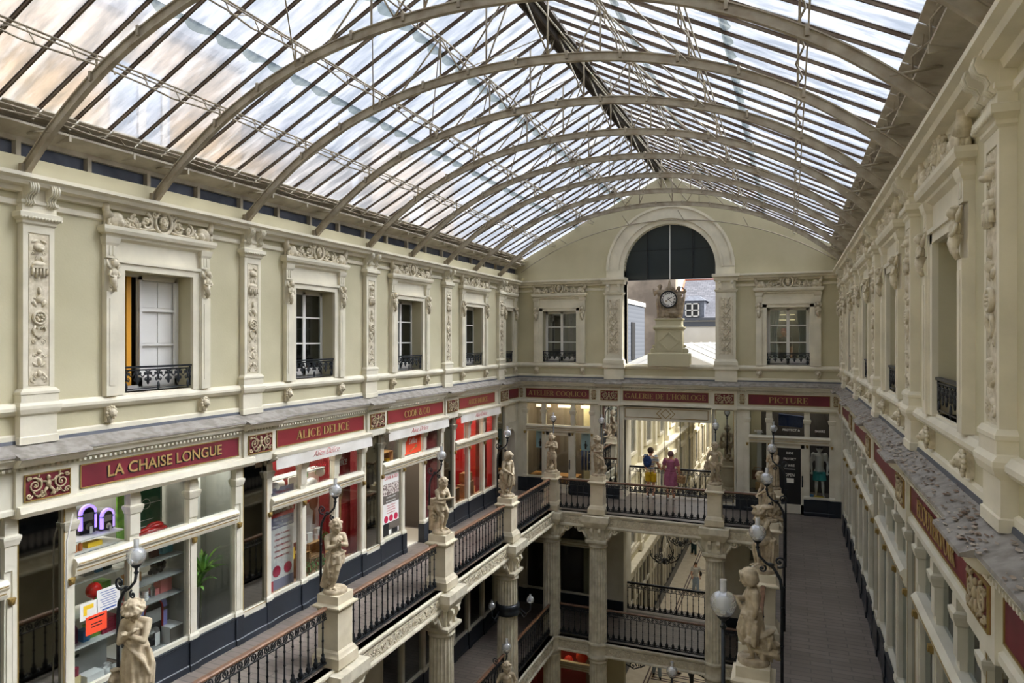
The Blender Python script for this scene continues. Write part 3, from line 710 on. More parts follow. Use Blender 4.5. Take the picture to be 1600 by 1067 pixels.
# ================================================================ UPPER STOREY ORNAMENT
nth = ['first', 'second', 'third', 'fourth', 'fifth', 'sixth']
wside = {'left': 'left wall', 'right': 'right wall', 'end': 'clock wall'}
def make_pilaster(Mx, label, group):
    t = root('wall_pilaster', label, 'pilaster', Mx, group)
    mb = MB()
    mb.box(-.2, .2, -.09, 0, 4.72, 6.9)
    for a, b, c, d in ((-.2, .2, 4.72, 4.8), (-.2, .2, 6.78, 6.9), (-.2, -.135, 4.8, 6.78), (.135, .2, 4.8, 6.78)): mb.box(a, b, -.105, -.09, c, d)
    ob('shaft', mb, 'stone', t)
    mb = MB(); mb.sq([(.25,4.07,.1),(.25,4.16,.1),(.235,4.17,.085),(.235,4.43,.085),(.25,4.46,.12),(.27,4.52,.14),(.27,4.56,.14),(.25,4.6,.11),(.24,4.61,.11),(.24,4.7,.11),(.25,4.71,.12),(.25,4.74,.12),(.21,4.78,.1)], 0, -.02)
    ob('base', mb, 'stone', t)
    mb = MB(); mb.sq([(.2,6.88,.09),(.22,6.9,.11),(.22,6.93,.11),(.27,6.97,.15),(.27,7.03,.15),(.22,7.05,.1),(.22,7.13,.1),(.24,7.15,.12),(.24,7.19,.12),(.2,7.2,.08),(.2,7.4,.08),(.26,7.4,.2),(.26,7.44,.2)], 0, -.02)
    for i in range(13): mb.ell((-.25+i*.0417, -.165, 6.965), (.016, .02, .022), 6)
    c = ob('capital', mb, 'stone', t)
    for s in (-1, 1):
        mb = MB(); x = s*.135
        pr = [(-.09,7.4),(-.23,7.4),(-.25,7.34),(-.23,7.28),(-.17,7.25),(-.15,7.2),(-.17,7.15),(-.13,7.12),(-.09,7.14)]
        mb.sweepx(pr, x-.055, x+.055)
        for q in (-.03, 0, .03): mb.tube([(x+q, y-.008, z) for y, z in pr[1:8]], .011, 5)
        ob('console', mb, 'stone', c)
    mb = MB(); y = -.095
    mb.box(-.11, .11, -.098, -.09, 4.82, 6.76)
    # mask, canopy with tassels, flaming urn, rosette, heart scroll, foot scrolls
    mb.ell((0, y, 6.6), (.07, .04, .06), 8); mb.ell((0, y-.03, 6.57), (.025, .03, .03), 6)
    for s in (-1, 1):
        mb.ell((s*.05, y, 6.68), (.05, .025, .02), 6, Matrix.Rotation(s*.5, 3, 'Y')); spiral(mb, s*.07, 6.53, .035, 1.2, s, PI/2, .01, y, 10)
        leafblob(mb, s*.02, 6.5, .09, -PI/2+s*.3, .016, y)
    mb.ell((0, y, 6.38), (.09, .04, .045), 8); mb.box(-.09, .09, y-.03, y, 6.33, 6.36)
    for i in range(5): mb.tube([(-.08+i*.04, y-.02, 6.33), (-.08+i*.04, y-.015, 6.24-.03*(i % 2))], [.012, .016], 6)
    mb.ell((0, y, 6.04), (.02, .03, .06), 6); mb.ell((.0, y, 5.93), (.04, .035, .05), 8)
    for s in (-1, 1): spiral(mb, s*.06, 5.9, .05, 1.3, s, PI/2, .012, y, 10); leafblob(mb, s*.03, 5.82, .12, PI/2-s*.4, .02, y)
    mb.tube([(.072*math.cos(a), y-.01, 5.69+.08*math.sin(a)) for a in [2*PI*i/14 for i in range(14)]], .017, 6, True)
    for i in range(6): mb.ell((.035*math.cos(i*1.047), y-.012, 5.69+.035*math.sin(i*1.047)), (.02, .02, .02), 6)
    for s in (-1, 1):
        mb.tube([(0, y, 5.42), (s*.05, y, 5.47), (s*.075, y-.01, 5.53), (s*.05, y-.01, 5.58), (s*.02, y, 5.55)], .014, 6)
        spiral(mb, s*.05, 5.38, .035, 1.2, -s, PI/2, .011, y, 10); spiral(mb, s*.055, 4.9, .05, 1.3, s, -PI/2, .013, y, 10)
        leafblob(mb, s*.01, 5.05, .1, PI/2-s*.8, .018, y); leafblob(mb, s*.02, 5.0, .1, -PI/2+s*.6, .018, y); spiral(mb, s*.05, 5.2, .035, 1.1, -s, 0, .01, y, 8)
    mb.ell((0, y, 5.12), (.025, .03, .06), 6); mb.ell((0, y, 4.97), (.03, .03, .05), 6); mb.ell((0, y, 5.25), (.03, .03, .03), 6)
    mb.v = [(x*1.12, -.09+(y+.09)*1.6, z) for x, y, z in mb.v]
    ob('carved_panel', mb, 'carved', t)
    return t
pil0 = make_pilaster(W('left', PC[0]), 'carved stone wall pilaster, first from the camera on the left wall', 'pilasters of the upper storey')
for i, y in enumerate(PC[1:]): cp(pil0, W('left', y), 'carved stone wall pilaster, %s from the camera on the left wall' % nth[i+1])
for i, y in enumerate(PC): cp(pil0, W('right', y), 'carved stone wall pilaster, %s from the camera on the right wall' % nth[i])

def make_surround(Mx, label, k=1.0):
    t = root('window_surround', label, 'window surround', Mx, 'carved window surrounds of the upper storey')
    mb = MB()
    for s in (-1, 1): mb.box(s*.62*k, s*.74*k, -.06, 0, 4.6, 6.55); mb.box(s*.74*k, s*.76*k, -.075, 0, 4.6, 6.57)
    mb.box(-.74*k, .74*k, -.06, 0, 6.43, 6.53); mb.box(-.76*k, .76*k, -.085, 0, 6.53, 6.58); mb.box(-.78*k, .78*k, -.03, 0, 6.58, 6.88)
    mb.box(-.62*k, .62*k, -.02, .3, 4.55, 4.62)
    ob('architrave', mb, 'stone', t)
    mb = MB(); w = 1.02*k; mb.sq([(.78*k,6.84,.03),(w-.08,6.88,.09),(w-.08,6.92,.09),(w-.02,6.94,.15),(w,6.99,.17),(w,7.04,.17)], 0, 0)
    ob('cornice', mb, 'stone', t)
    for s in (-1, 1):
        x = s*.85*k; mb = MB(); mb.sq([(.09,4.6,.06),(.09,6.1,.06)], x, -.04); mb.box(x-.045, x+.045, -.11, -.1, 4.75, 6.0)
        mb.sq([(.09,6.58,.06),(.09,6.76,.06),(.11,6.8,.08),(.12,6.88,.1)], x, -.03); mb.box(x-.045, x-.01, -.1, -.08, 6.62, 6.76); mb.box(x+.01, x+.045, -.1, -.08, 6.62, 6.76)
        mb.box(x-.09, x+.09, -.05, 0, 6.1, 6.58)
        j = ob('jamb', mb, 'stone', t)
        mb = MB()      # winged child herm ending in a scroll
        mb.ell((x, -.15, 6.5), (.05, .05, .055), 8); mb.ell((x, -.13, 6.54), (.055, .05, .03), 6); mb.ell((x, -.13, 6.36), (.06, .05, .08), 8)
        for q in (-1, 1):
            mb.tube([(x+q*.05, -.12, 6.42), (x+q*.085, -.12, 6.47), (x+q*.08, -.1, 6.55)], [.02, .025, .01], 6); mb.tube([(x+q*.05, -.13, 6.4), (x+q*.08, -.15, 6.33), (x+q*.03, -.17, 6.3)], .017, 6)
            spiral(mb, x+q*.035, 6.17, .035, 1.2, q, PI/2, .012, -.12, 10)
        mb.tube([(x, -.12, 6.32), (x-.02, -.14, 6.24), (x+.015, -.14, 6.17), (x, -.11, 6.1)], [.055, .05, .035, .02], 8)
        ob('herm', mb, 'carved', j)
        mb = MB(); lionhead(mb, x, 4.36, .075); mb.v = [(a, b-.06, c) for a, b, c in mb.v]; mb.box(x-.06, x+.06, -.06, 0, 4.22, 4.45)
        ob('lion_mask', mb, 'carved', t)
    mb = MB(); z = 7.04
    z0_ = z; n_ = len(mb.v); face(mb, 0, z+.13, .075, -.1)
    mb.tube([(.15*math.cos(a), -.09, z+.14+.14*math.sin(a)) for a in [2*PI*i/16 for i in range(16)]], .025, 6, True); mb.ell((0, -.08, z+.27), (.09, .05, .045), 8)
    for s in (-1, 1):
        spiral(mb, s*.17, z+.23, .05, 1.2, s, 0, .018, -.1, 12); spiral(mb, s*.29*k, z+.12, .11, 1.5, s, PI/2, .026, -.08, 16); spiral(mb, s*.49*k, z+.1, .085, 1.5, -s, PI/2, .022, -.08, 16)
        spiral(mb, s*.62*k, z+.07, .055, 1.3, s, PI/2, .018, -.08, 12)
        mb.tube([(s*.15, -.08, z+.04), (s*.35*k, -.08, z+.02), (s*.6*k, -.08, z+.02)], .02, 6)
        for q in range(5): leafblob(mb, s*(.2+.1*q)*k, z+.1, .1, PI/2-s*.6+q, .022, -.09)
        griffin(mb, s*.83*k, z, s, .26)
    mb.v = [(x, y*1.25, z0_+(q-z0_)*1.2) for x, y, q in mb.v]
    ob('carved_crest', mb, 'carved', t)
    return t
def make_window(name, Mx, label, w=.62, curtain=False, openleaf=False, wr=.3):
    t = root(name, label, 'window', Mx); t['kind'] = 'structure'
    mb = MB()
    for s in (-1, 1): mb.box(s*w, s*(w-.05), .27, .34, 4.64, 6.43)
    mb.box(-w, w, .27, .34, 6.38, 6.43); mb.box(-w, w, .27, .36, 4.62, 4.7)
    ob('window_frame', mb, 'white', t)
    def leaf(x0, x1, Mt=None):
        mb = MB()
        mb.box(x0, x0+.045, .25, .29, 4.68, 6.4); mb.box(x1-.045, x1, .25, .29, 4.68, 6.4); mb.box(x0, x1, .25, .29, 6.34, 6.4); mb.box(x0, x1, .25, .29, 4.68, 4.82)
        for z in (5.33, 5.87): mb.box(x0, x1, .255, .285, z-.015, z+.015)
        l = ob('casement', mb, 'white', t, Mt)
        if openleaf: return l
        mb = MB(); mb.box(x0+.04, x1-.04, .268, .272, 4.8, 6.36); ob('pane', mb, 'winglass', l)
        return l
    if openleaf:
        leaf(-.12, w-.05)
        mb = MB()
        for s in (0,):
            mb.box(-.31, -.23, .3, .36, 4.64, 6.4)
        ob('yellow_post', mb, mat('yellow_post', (214, 150, 40), .5), t, label='yellow wooden post')
        mb = MB(); mb.box(-.12, .57, .31, .34, 4.7, 6.38)
        for a, b in ((-.06, .2), (.25, .51)):
            for z0, z1 in ((4.78, 5.28), (5.36, 5.84), (5.92, 6.32)): mb.box(a, b, .298, .31, z0, z1)
        ob('shutter', mb, 'white', t, label='white panelled inner shutter')
    else: leaf(-w+.05, .0); leaf(.0, w-.05)
    if curtain:
        for s in (-1, 1):
            mb = MB(); vs = []; fs = []; n = 12
            for i in range(n+1):
                for z, q in ((4.75, .9), (5.6, .8), (6.4, 1.15)):
                    x = s*(w-.05-(.3*q)*i/n*w/.62); vs.append((x, .4+.02*math.sin(i*2.2), z))
            for i in range(n):
                for j in range(2): fs.append((i*3+j, (i+1)*3+j, (i+1)*3+j+1, i*3+j+1))
            mb.add(vs, fs, True); ob('curtain', mb, 'offwhite', t)
    return t
def make_guard(Mx, label, w=.62):
    t = root('window_guard', label, 'window guard', Mx, 'cast iron window guards')
    mb = MB(); mb.box(-w, w, -.03, .02, 4.98, 5.01); mb.tube([(-w, -.005, 4.95), (w, -.005, 4.95)], .012, 6); ob('top_rail', mb, 'iron', t)
    mb = MB(); n = 6
    for i in range(n+1):
        x = -w+.06+(2*w-.12)*i/n; d = .16+.09*(i in (0, 3, 6))
        for s in (-1, 1): spiral(mb, x+s*.045, 4.9, .04, 1.3, s, PI/2, .01, -.005, 10, 4); spiral(mb, x+s*.03, 4.8, .03, 1.2, -s, PI/2, .009, -.005, 8, 4)
        mb.ell((x, -.005, 4.95-d), (.03, .015, .07), 6); mb.ell((x, -.005, 4.84), (.02, .015, .06), 6)
        if i < n: mb.tube([(x, -.005, 4.93), (x+(w-.06)/n, -.005, 4.84), (x+2*(w-.06)/n, -.005, 4.93)], .009, 4)
    for s in (-1, 1): mb.tube([(s*(w-.02), -.005, 4.98), (s*(w-.02), -.005, 4.66)], .012, 5)
    mb.box(-w, w, -.01, 0, 4.66, 4.675)
    ob('scrollwork', mb, 'iron', t)
    return t
s0 = make_surround(W('left', WC[0]), 'carved stone window surround, first from the camera on the left wall')
g0 = make_guard(W('left', WC[0]), 'black cast iron guard below the open left-wall window with the yellow post')
for i, y in enumerate(WC):
    if i: cp(s0, W('left', y), 'carved stone window surround, %s from the camera on the left wall' % nth[i]); cp(g0, W('left', y), 'black cast iron window guard, %s from the camera on the left wall' % nth[i])
    cp(s0, W('right', y), 'carved stone window surround, %s from the camera on the right wall' % nth[i]); cp(g0, W('right', y), 'black cast iron window guard, %s from the camera on the right wall' % nth[i])
    make_window('window_%d' % (i+1), W('left', y), 'tall casement window, %s from the camera on the left wall%s' % (nth[i], ', one leaf open' if i == 0 else ''), openleaf=(i == 0), curtain=False)
    make_window('window_%d' % (i+6), W('right', y), 'tall casement window, %s from the camera on the right wall' % nth[i])
sn = make_surround(W('left', 22.0), 'narrow carved window surround in the far corner of the left wall', .6); cp(sn, W('right', 22.0), 'narrow carved window surround in the far corner of the right wall')
make_window('window_5', W('left', 22.0), 'narrow casement window in the far corner of the left wall', .36); make_window('window_10', W('right', 22.0), 'narrow casement window in the far corner of the right wall', .36)
gn = make_guard(W('left', 22.0), 'narrow black window guard in the far corner of the left wall', .36)
cp(s0, W('end', -7.54), 'carved stone window surround left of the clock'); cp(s0, W('end', -.07), 'carved stone window surround right of the clock')
cp(g0, W('end', -7.54), 'black cast iron window guard left of the clock'); cp(g0, W('end', -.07), 'black cast iron window guard right of the clock')
make_window('window_11', W('end', -7.54), 'dark casement window left of the clock'); make_window('window_12', W('end', -.07), 'curtained casement window right of the clock with lit tubes inside', curtain=True)
for z in (6.05, 6.22):
    mb = MB(); mb.box(-.55, .2, 1.0, 1.04, z, z+.02)
    tag(ob('tube_light', mb, 'glowwhite', None, W('end', -.07)), 'glowing ceiling tube seen through the curtained window, %s of two' % ('lower' if z < 6.1 else 'upper'), 'light', 'tube lights in the room')

# ================================================================ SHOP LEVEL
def post(mb, x, w, z0=.5, z1=3.2, d=.06, cap=True):
    mb.box(x-w/2, x+w/2, -.03, .08, z0, z1); mb.box(x-w/2+.025, x+w/2-.025, -.045, -.03, z0+.05, 2.15)
    mb.sq([(w/2+.02, z0, .07), (w/2+.02, z0+.06, .07), (w/2, z0+.1, .05)], x, 0)
    if cap: mb.sq([(w/2+.004, 2.5, .05), (w/2+.004, 2.8, .05), (w/2+.02, 2.82, .07), (w/2+.04, 2.9, .09), (w/2+.04, 2.93, .09), (w/2+.01, 2.95, .06), (w/2+.01, 3.05, .06), (w/2+.004, 3.1, .05), (w/2+.004, z1, .05)], x, 0)
def shopfront(Mx, label, lights, door=None, z0=.53, zt=2.28, group='shopfronts', lower=False, open_door=False, ztop=3.2):
    t = root('shopfront', label, 'shopfront', Mx, group)
    xl, xr = lights[0][0], lights[-1][1]
    edges = [(xl-.14, xl)]+[(a[1], b[0]) for a, b in zip(lights, lights[1:])]+[(xr, xr+.14)]
    for a, b in edges:
        mb = MB(); post(mb, (a+b)/2, b-a, z0-.03, ztop); p = ob('post', mb, 'paint', t)
        mb = MB(); c = (a+b)/2; mb.sq([(.022, zt-.21, .02), (.034, zt-.18, .03), (.038, zt-.12, .045)], c, -.055)
        for q in (-.025, 0, .025): mb.ell((c+q*.7, -.095, zt-.165), (.01, .01, .035), 6)
        ob('bracket', mb, 'gilt', p, label='gilt bracket')
    mb = MB(); mb.sweepx([(.06,zt-.11),(-.06,zt-.11),(-.08,zt-.06),(-.08,zt),(-.12,zt+.04),(-.12,zt+.08),(-.07,zt+.13),(.06,zt+.13)], xl-.02, xr+.02); tr = ob('transom', mb, 'paint', t)
    mb = MB(); mb.box(xl, xr, -.085, -.08, zt-.045, zt-.03); mb.box(xl, xr, -.125, -.12, zt+.055, zt+.066); ob('gilt_line', mb, 'gilt', tr)
    for i, (a, b) in enumerate(lights):
        isd = door is not None and i in door
        mb = MB(); mb.box(a, b, .03, .035, zt+.13, ztop)
        ob('upper_pane', mb, 'glass', t)
        zb = .06 if isd else z0
        if isd and open_door: continue
        if isd:
            mb = MB()
            for q in (a, b-.1): mb.box(q, q+.1, 0, .05, .02, zt-.1)
            mb.box(a, b, 0, .05, .02, .3); mb.box(a, b, 0, .05, zt-.24, zt-.1)
            d = ob('door', mb, 'paint', t); mb = MB(); mb.tube([(b-.06, -.04, .9), (b-.06, -.06, 1.0), (b-.06, -.04, 1.15)], .012, 6); mb.box(b-.08, b-.04, -.01, 0, .85, 1.2); ob('handle', mb, 'iron', d)
            mb = MB(); mb.box(a+.1, b-.1, .02, .025, .3, zt-.24); ob('pane', mb, 'glass', d)
        else:
            mb = MB(); mb.box(a, b, .03, .035, zb, zt-.1); ob('lower_pane', mb, 'glass', t)
            mb = MB(); mb.box(a, b, -.035, .04, zb-.03, zb+.04); mb.box(a, b, -.04, -.03, zb+.03, zb+.045); ob('sill', mb, 'paint', t)
    for i, (a, b) in enumerate(lights):
        if door is not None and i in door: continue
        mb = MB(); mb.sweepx([(.1,0),(-.075,0),(-.075,.1),(-.06,.115),(-.06,z0-.06),(-.08,z0-.045),(-.08,z0-.02),(.1,z0-.02)], a-.01, b+.01); ob('plinth', mb, 'navy', t)
    for a, b in edges: mb = MB(); mb.sweepx([(.1,0),(-.1,0),(-.1,.1),(-.085,.115),(-.085,z0-.03),(.1,z0-.03)], a-.02, b+.02); ob('plinth_block', mb, 'navy', t)
    return t
def mirrorbay(Mx, label, w=.58, z0=.53, z1=3.14, m='mirror'):
    t = root('mirror_panel', label, 'mirror', Mx, 'tall framed mirrors between shopfronts')
    mb = MB(); h = w/2
    for s in (-1, 1): mb.box(s*h, s*(h+.07), -.05, .05, 0, 3.2)
    mb.box(-h, h, -.05, .05, z1, 3.2); mb.box(-h, h, -.05, .05, z0-.1, z0)
    f = ob('frame', mb, 'paint', t)
    mb = MB()
    for s in (-1, 1): mb.box(s*h, s*(h+.014), -.054, -.05, z0, z1)
    mb.box(-h, h, -.054, -.05, z0-.014, z0); mb.box(-h, h, -.054, -.05, z1, z1+.014); ob('gilt_bead', mb, 'gilt', f)
    mb = MB(); mb.box(-h, h, .0, .02, z0, z1); ob('mirror_glass', mb, m, t)
    mb = MB(); mb.sweepx([(.1,0),(-.09,0),(-.09,.1),(-.075,.115),(-.075,z0-.1),(.1,z0-.1)], -h-.07, h+.07); ob('plinth', mb, 'navy', t)
    return t
def relief(Mx, label, w=.6, h=.34):
    t = root('relief_panel', label, 'relief panel', Mx, 'gilt framed putto reliefs in the fascia')
    mb = MB(); mb.box(-w/2, w/2, -.012, 0, -h/2, h/2); ob('field', mb, 'burg', t)
    mb = MB()
    for a in ((-w/2, w/2, -h/2, -h/2+.014), (-w/2, w/2, h/2-.014, h/2), (-w/2, -w/2+.014, -h/2, h/2), (w/2-.014, w/2, -h/2, h/2)): mb.box(a[0], a[1], -.024, 0, a[2], a[3])
    ob('border', mb, 'gilt', t)
    mb = MB(); y = -.025; k = h/.34; n = w/.6
    mb.ell((0, y, .1*k), (.028, .025, .034), 8); mb.ell((0, y, .02*k), (.035, .03, .055*k), 8)
    for s in (-1, 1):
        mb.tube([(s*.03, y, .05*k), (s*.08*n, y, .06*k), (s*.1*n, y, .1*k)], .012, 6); mb.tube([(s*.02, y, -.03*k), (s*.06*n, y-.01, -.07*k), (s*.03, y, -.13*k)], [.022, .018, .012], 6)
        spiral(mb, s*.17*n, .02, .095*k, 1.7, s, PI/2, .014, y, 18); spiral(mb, s*.245*n, .11*k, .035*k, 1.2, -s, 0, .011, y, 8); spiral(mb, s*.245*n, -.1*k, .045*k, 1.2, s, 0, .012, y, 8); spiral(mb, s*.08*n, -.11*k, .035*k, 1.2, s, 0, .011, y, 8)
        for q in range(9): leafblob(mb, s*(.1+.035*(q%4))*n, (-.1, .11)[q % 2]*k, .06*k, q*.9+.3, .012, y)
    ob('putto_scroll', mb, 'gold', t)
    return t
def sign(Mx, txt, w, label, m='burg', style='serif', h=.15, tw=None, hh=.33):
    t = root('shop_sign', label, 'shop sign', Mx, 'burgundy fascia signs')
    mb = MB(); mb.box(-w/2, w/2, -.012, 0, -hh/2, hh/2); ob('board', mb, m, t)
    mb = MB()
    for a in ((-w/2, w/2, -hh/2, -hh/2+.014), (-w/2, w/2, hh/2-.014, hh/2), (-w/2, -w/2+.014, -hh/2, hh/2), (w/2-.014, w/2, -hh/2, hh/2)): mb.box(a[0], a[1], -.022, 0, a[2], a[3])
    ob('border', mb, 'gilt', t)
    if txt:
        if style == 'serif':
            mb, L = serif(txt, h)
            if tw: mb.v = [(x*tw/L, y, z) for x, y, z in mb.v]
            me = mb.mesh('lettering')
        else: me = sans(txt, h, tw, .006, .002)
        ob('lettering', me, 'goldletter', t, T(0, -.02, 0))
        if style != 'serif': ob('letter_shadow', sans(txt, h, tw, .003, .004), 'black', t, T(-.012, -.016, -.012))
    return t
SZ = 3.53
SL = [(-1.46, -.62), (-.46, .46), (.62, 1.46)]
sign(W('left', SC[0], SZ, .11), 'LA CHAISE LONGUE', 2.9, 'long burgundy fascia sign with plain gold sans capitals, nearest on the left wall', style='sans', h=.17, tw=2.1)
sign(W('left', SC[1], SZ, .11), 'ALICE DELICE', 2.85, 'red fascia sign with gold serif capitals over the roll-up poster window', 'red_sign', h=.17, tw=1.75)
sign(W('left', SC[2], SZ, .11), 'COOK & GO', 2.85, 'red fascia sign with short gold serif name over the open doorway', 'red_sign', h=.17, tw=1.3)
sign(W('left', SC[3]-.1, SZ, .11), 'ALICE DELICE', 2.6, 'red fascia sign with gold serif capitals, farthest lettered one on the left wall', 'red_sign', h=.15, tw=1.4)
sign(W('left', 22.2, SZ, .11), '', .95, 'blank burgundy fascia board in the far left corner')
sign(W('end', -7.6, SZ, .11), 'ATELIER COQLICO', 2.34, 'burgundy sign with gold serif letters above the shop left of the doorway', h=.17, tw=2.15)
sign(W('end', -3.85, SZ, .11), 'GALERIE DE L\'HORLOGE', 2.8, 'burgundy sign with gold serif letters above the passage doorway', h=.17, tw=2.65)
sign(W('end', -.06, SZ, .11), 'PICTURE', 2.36, 'burgundy sign with seven gold letters above the sports shop', h=.18, tw=1.15)
sign(W('right', SC[0], SZ, .11), 'ECOUTERVOIR', 2.9, 'long burgundy sign with gold serif letters, nearest on the right wall', h=.2, tw=1.9)
for i, y in enumerate(SC[1:]): sign(W('right', y, SZ, .11), '', 2.85, 'blank burgundy fascia board, %s from the camera on the right wall' % nth[i+1])
sign(W('right', 4.03, SZ, .11), '', 2.9, 'blank burgundy fascia board at the right edge of the view, before the near relief')
r0 = relief(W('left', RC[0], SZ-.01, .16), 'burgundy and gold putto relief in the fascia, first from the camera on the left wall')
for i, y in enumerate(RC):
    if i: cp(r0, W('left', y, SZ-.01, .16), 'burgundy and gold putto relief in the fascia, %s from the camera on the left wall' % nth[i])
    cp(r0, W('right', y, SZ-.01, .16), 'burgundy and gold putto relief in the fascia, %s from the camera on the right wall' % nth[i])
cp(r0, W('end', -5.72, SZ-.01, .16), 'burgundy and gold putto relief left of the passage sign'); cp(r0, W('end', -1.96, SZ-.01, .16), 'burgundy and gold putto relief right of the passage sign')
rn = relief(W('end', -6.27, SZ, .11), 'narrow burgundy relief strip between the left shop sign and the putto relief', .13, .32)
cp(rn, W('end', -1.42, SZ, .11), 'narrow burgundy relief strip left of the sports shop sign'); cp(rn, W('end', 1.28, SZ, .11), 'narrow burgundy relief strip in the far right corner'); cp(rn, W('end', -8.96, SZ, .11), 'narrow burgundy relief strip in the far left corner')

f0 = shopfront(W('left', SC[0]), 'cream framed gift shop front with three lights, nearest on the left wall', SL)
shopfront(W('left', SC[1]), 'cream framed kitchenware shop front with roll-up poster, second on the left wall', SL)
shopfront(W('left', SC[2]), 'cream framed shop front with an open door in the middle, third on the left wall', SL, door=[1], open_door=True)
shopfront(W('left', SC[3]), 'cream framed shop front with wooden crates, fourth on the left wall', SL)
for i, y in enumerate(SC): cp(f0, W('right', y), 'cream framed shop front, %s from the camera along the right wall' % nth[i])
cp(f0, W('left', 4.04), 'cream framed shop front cut by the left edge of the view'); cp(f0, W('right', 4.04), 'cream framed shop front cut by the right edge of the view')
m0 = mirrorbay(W('left', RC[0]), 'tall dark mirror between shopfronts, nearest on the left wall')
for i, y in enumerate(RC):
    if i: cp(m0, W('left', y), 'tall dark mirror between shopfronts, %s from the camera on the left wall' % nth[i])
    cp(m0, W('right', y), 'tall dark mirror between shopfronts, %s from the camera on the right wall' % nth[i])
# clock wall shops
EL = [(-8.76, -8.2), (-8.05, -7.12), (-6.97, -6.42)]
shopfront(W('end', -7.6), 'cream framed front of the shop left of the passage doorway', [(a+7.6, b+7.6) for a, b in EL], door=[1])
EP = [(-1.2, -.7), (-.54, .4), (.55, 1.1)]
shopfront(W('end', -.05), 'cream framed front of the sports shop right of the passage doorway', [(a+.05, b+.05) for a, b in EP], door=[1])
mirrorbay(W('end', -5.72), 'bright mirror panel left of the passage doorway', .5, m='mirror2'); mirrorbay(W('end', -1.96), 'bright mirror panel right of the passage doorway', .56, z0=.2, m='mirror2')
mb = MB()
for a, b in ((-6.28, -6.08), (-5.38, -5.25), (-2.36, -2.33), (-1.6, -1.34), (1.24, XR), (XL, -8.9)):
    mb.box(a, b, -.04, .3, 0, 3.2)
    if b-a > .15: mb.box(a+.05, b-.05, -.05, -.04, .7, 3.0)
st('trim_10', mb, 'paint', 'cream panelled piers of the clock wall at shop level', 'pier', W('end', 0))
mb = MB()
for a, b in ((-6.3, -6.06), (-1.62, -1.32), (1.22, XR), (XL, -8.88)): mb.box(a, b, -.08, 0, 0, .5)
st('trim_11', mb, 'navy', 'navy skirting of the clock wall piers', 'skirting', W('end', 0))
t = root('doorway_panel', 'cream panel with a gilt diamond above the passage doorway', 'door head', W('end', -3.84))
mb = MB(); mb.box(-1.42, 1.46, 0, .1, 2.7, 3.2); ob('panel', mb, 'paint', t)
mb = MB(); zc = 2.95; h = .15
def gl(x0, z0_, x1, z1_, w=.011):
    d = Vector((x1-x0, z1_-z0_)).normalized(); n = (-d.y*w, d.x*w); mb.prism([(x0-n[0], z0_-n[1]), (x1-n[0], z1_-n[1]), (x1+n[0], z1_+n[1]), (x0+n[0], z0_+n[1])], -.012, 0)
for a, b in zip([(-.16, zc), (0, zc+h), (.16, zc), (0, zc-h)], [(0, zc+h), (.16, zc), (0, zc-h), (-.16, zc)]): gl(*a, *b)
for s in (-1, 1):
    pts = [(s*.14, zc+h), (s*.3, zc), (s*.14, zc-h), (s*1.36, zc-h), (s*1.36, zc+h), (s*.14, zc+h)]
    for a, b in zip(pts, pts[1:]): gl(*a, *b)
ob('gilt_diamond', mb, 'gilt', t)
# arched door niche in the left corner
t = root('door_2', 'cream arched niche with mauve door recess in the far left corner', 'door', W('left', 22.2)); t['kind'] = 'structure'
mb = MB(); mb.box(-.62, -.4, -.02, .1, 0, 3.2); mb.box(.36, .75, -.02, .1, 0, 3.2)
n = 16
for i in range(n):
    a, b = PI*i/n, PI*(i+1)/n; mb.prism([(.38*math.cos(a)-.02, 1.9+.38*math.sin(a)), (.38*math.cos(b)-.02, 1.9+.38*math.sin(b)), (.38*math.cos(b)-.02, 3.2), (.38*math.cos(a)-.02, 3.2)], -.02, .1)
ob('door_surround', mb, 'paint', t)
mb = MB(); pts = [(.4*math.cos(PI*i/n)-.02, -.03, 1.9+.4*math.sin(PI*i/n)) for i in range(n+1)]; mb.tube([(.38, -.03, .1)]+pts+[(-.42, -.03, .1)], .03, 6); mb.box(-.5, .5, -.035, -.02, 2.5, 2.53); mb.box(-.5, .5, -.035, -.02, 3.05, 3.08); mb.box(-.5, -.47, -.035, -.02, 2.5, 3.08); mb.box(.47, .5, -.035, -.02, 2.5, 3.08)
ob('door_moulding', mb, 'paint', t)
mb = MB(); mb.box(.38, .42, .1, .3, 0, 2.32); mb.box(-.46, -.42, .1, .3, 0, 2.32); mb.box(-.46, .42, .1, .3, 2.3, 2.34); ob('door_reveal', mb, 'paint', t)
mb = MB(); mb.box(-.45, .41, .25, .3, 0, 2.3); ob('door_leaf', mb, mat('mauve_door', (196, 182, 182), .6), t)

mb = MB(); mb.box(-22.95, -21.55, -.02, .1, 0, 3.2); mb.box(-22.8, -21.7, -.03, -.02, 2.5, 3.05); mb.box(-22.8, -21.7, -.03, -.02, .6, 2.35)
for sx in (-1, 1): pass
st('trim_16', mb, 'paint', 'cream panelled wall in the far right corner at shop level', 'panelling', W('right', 0))
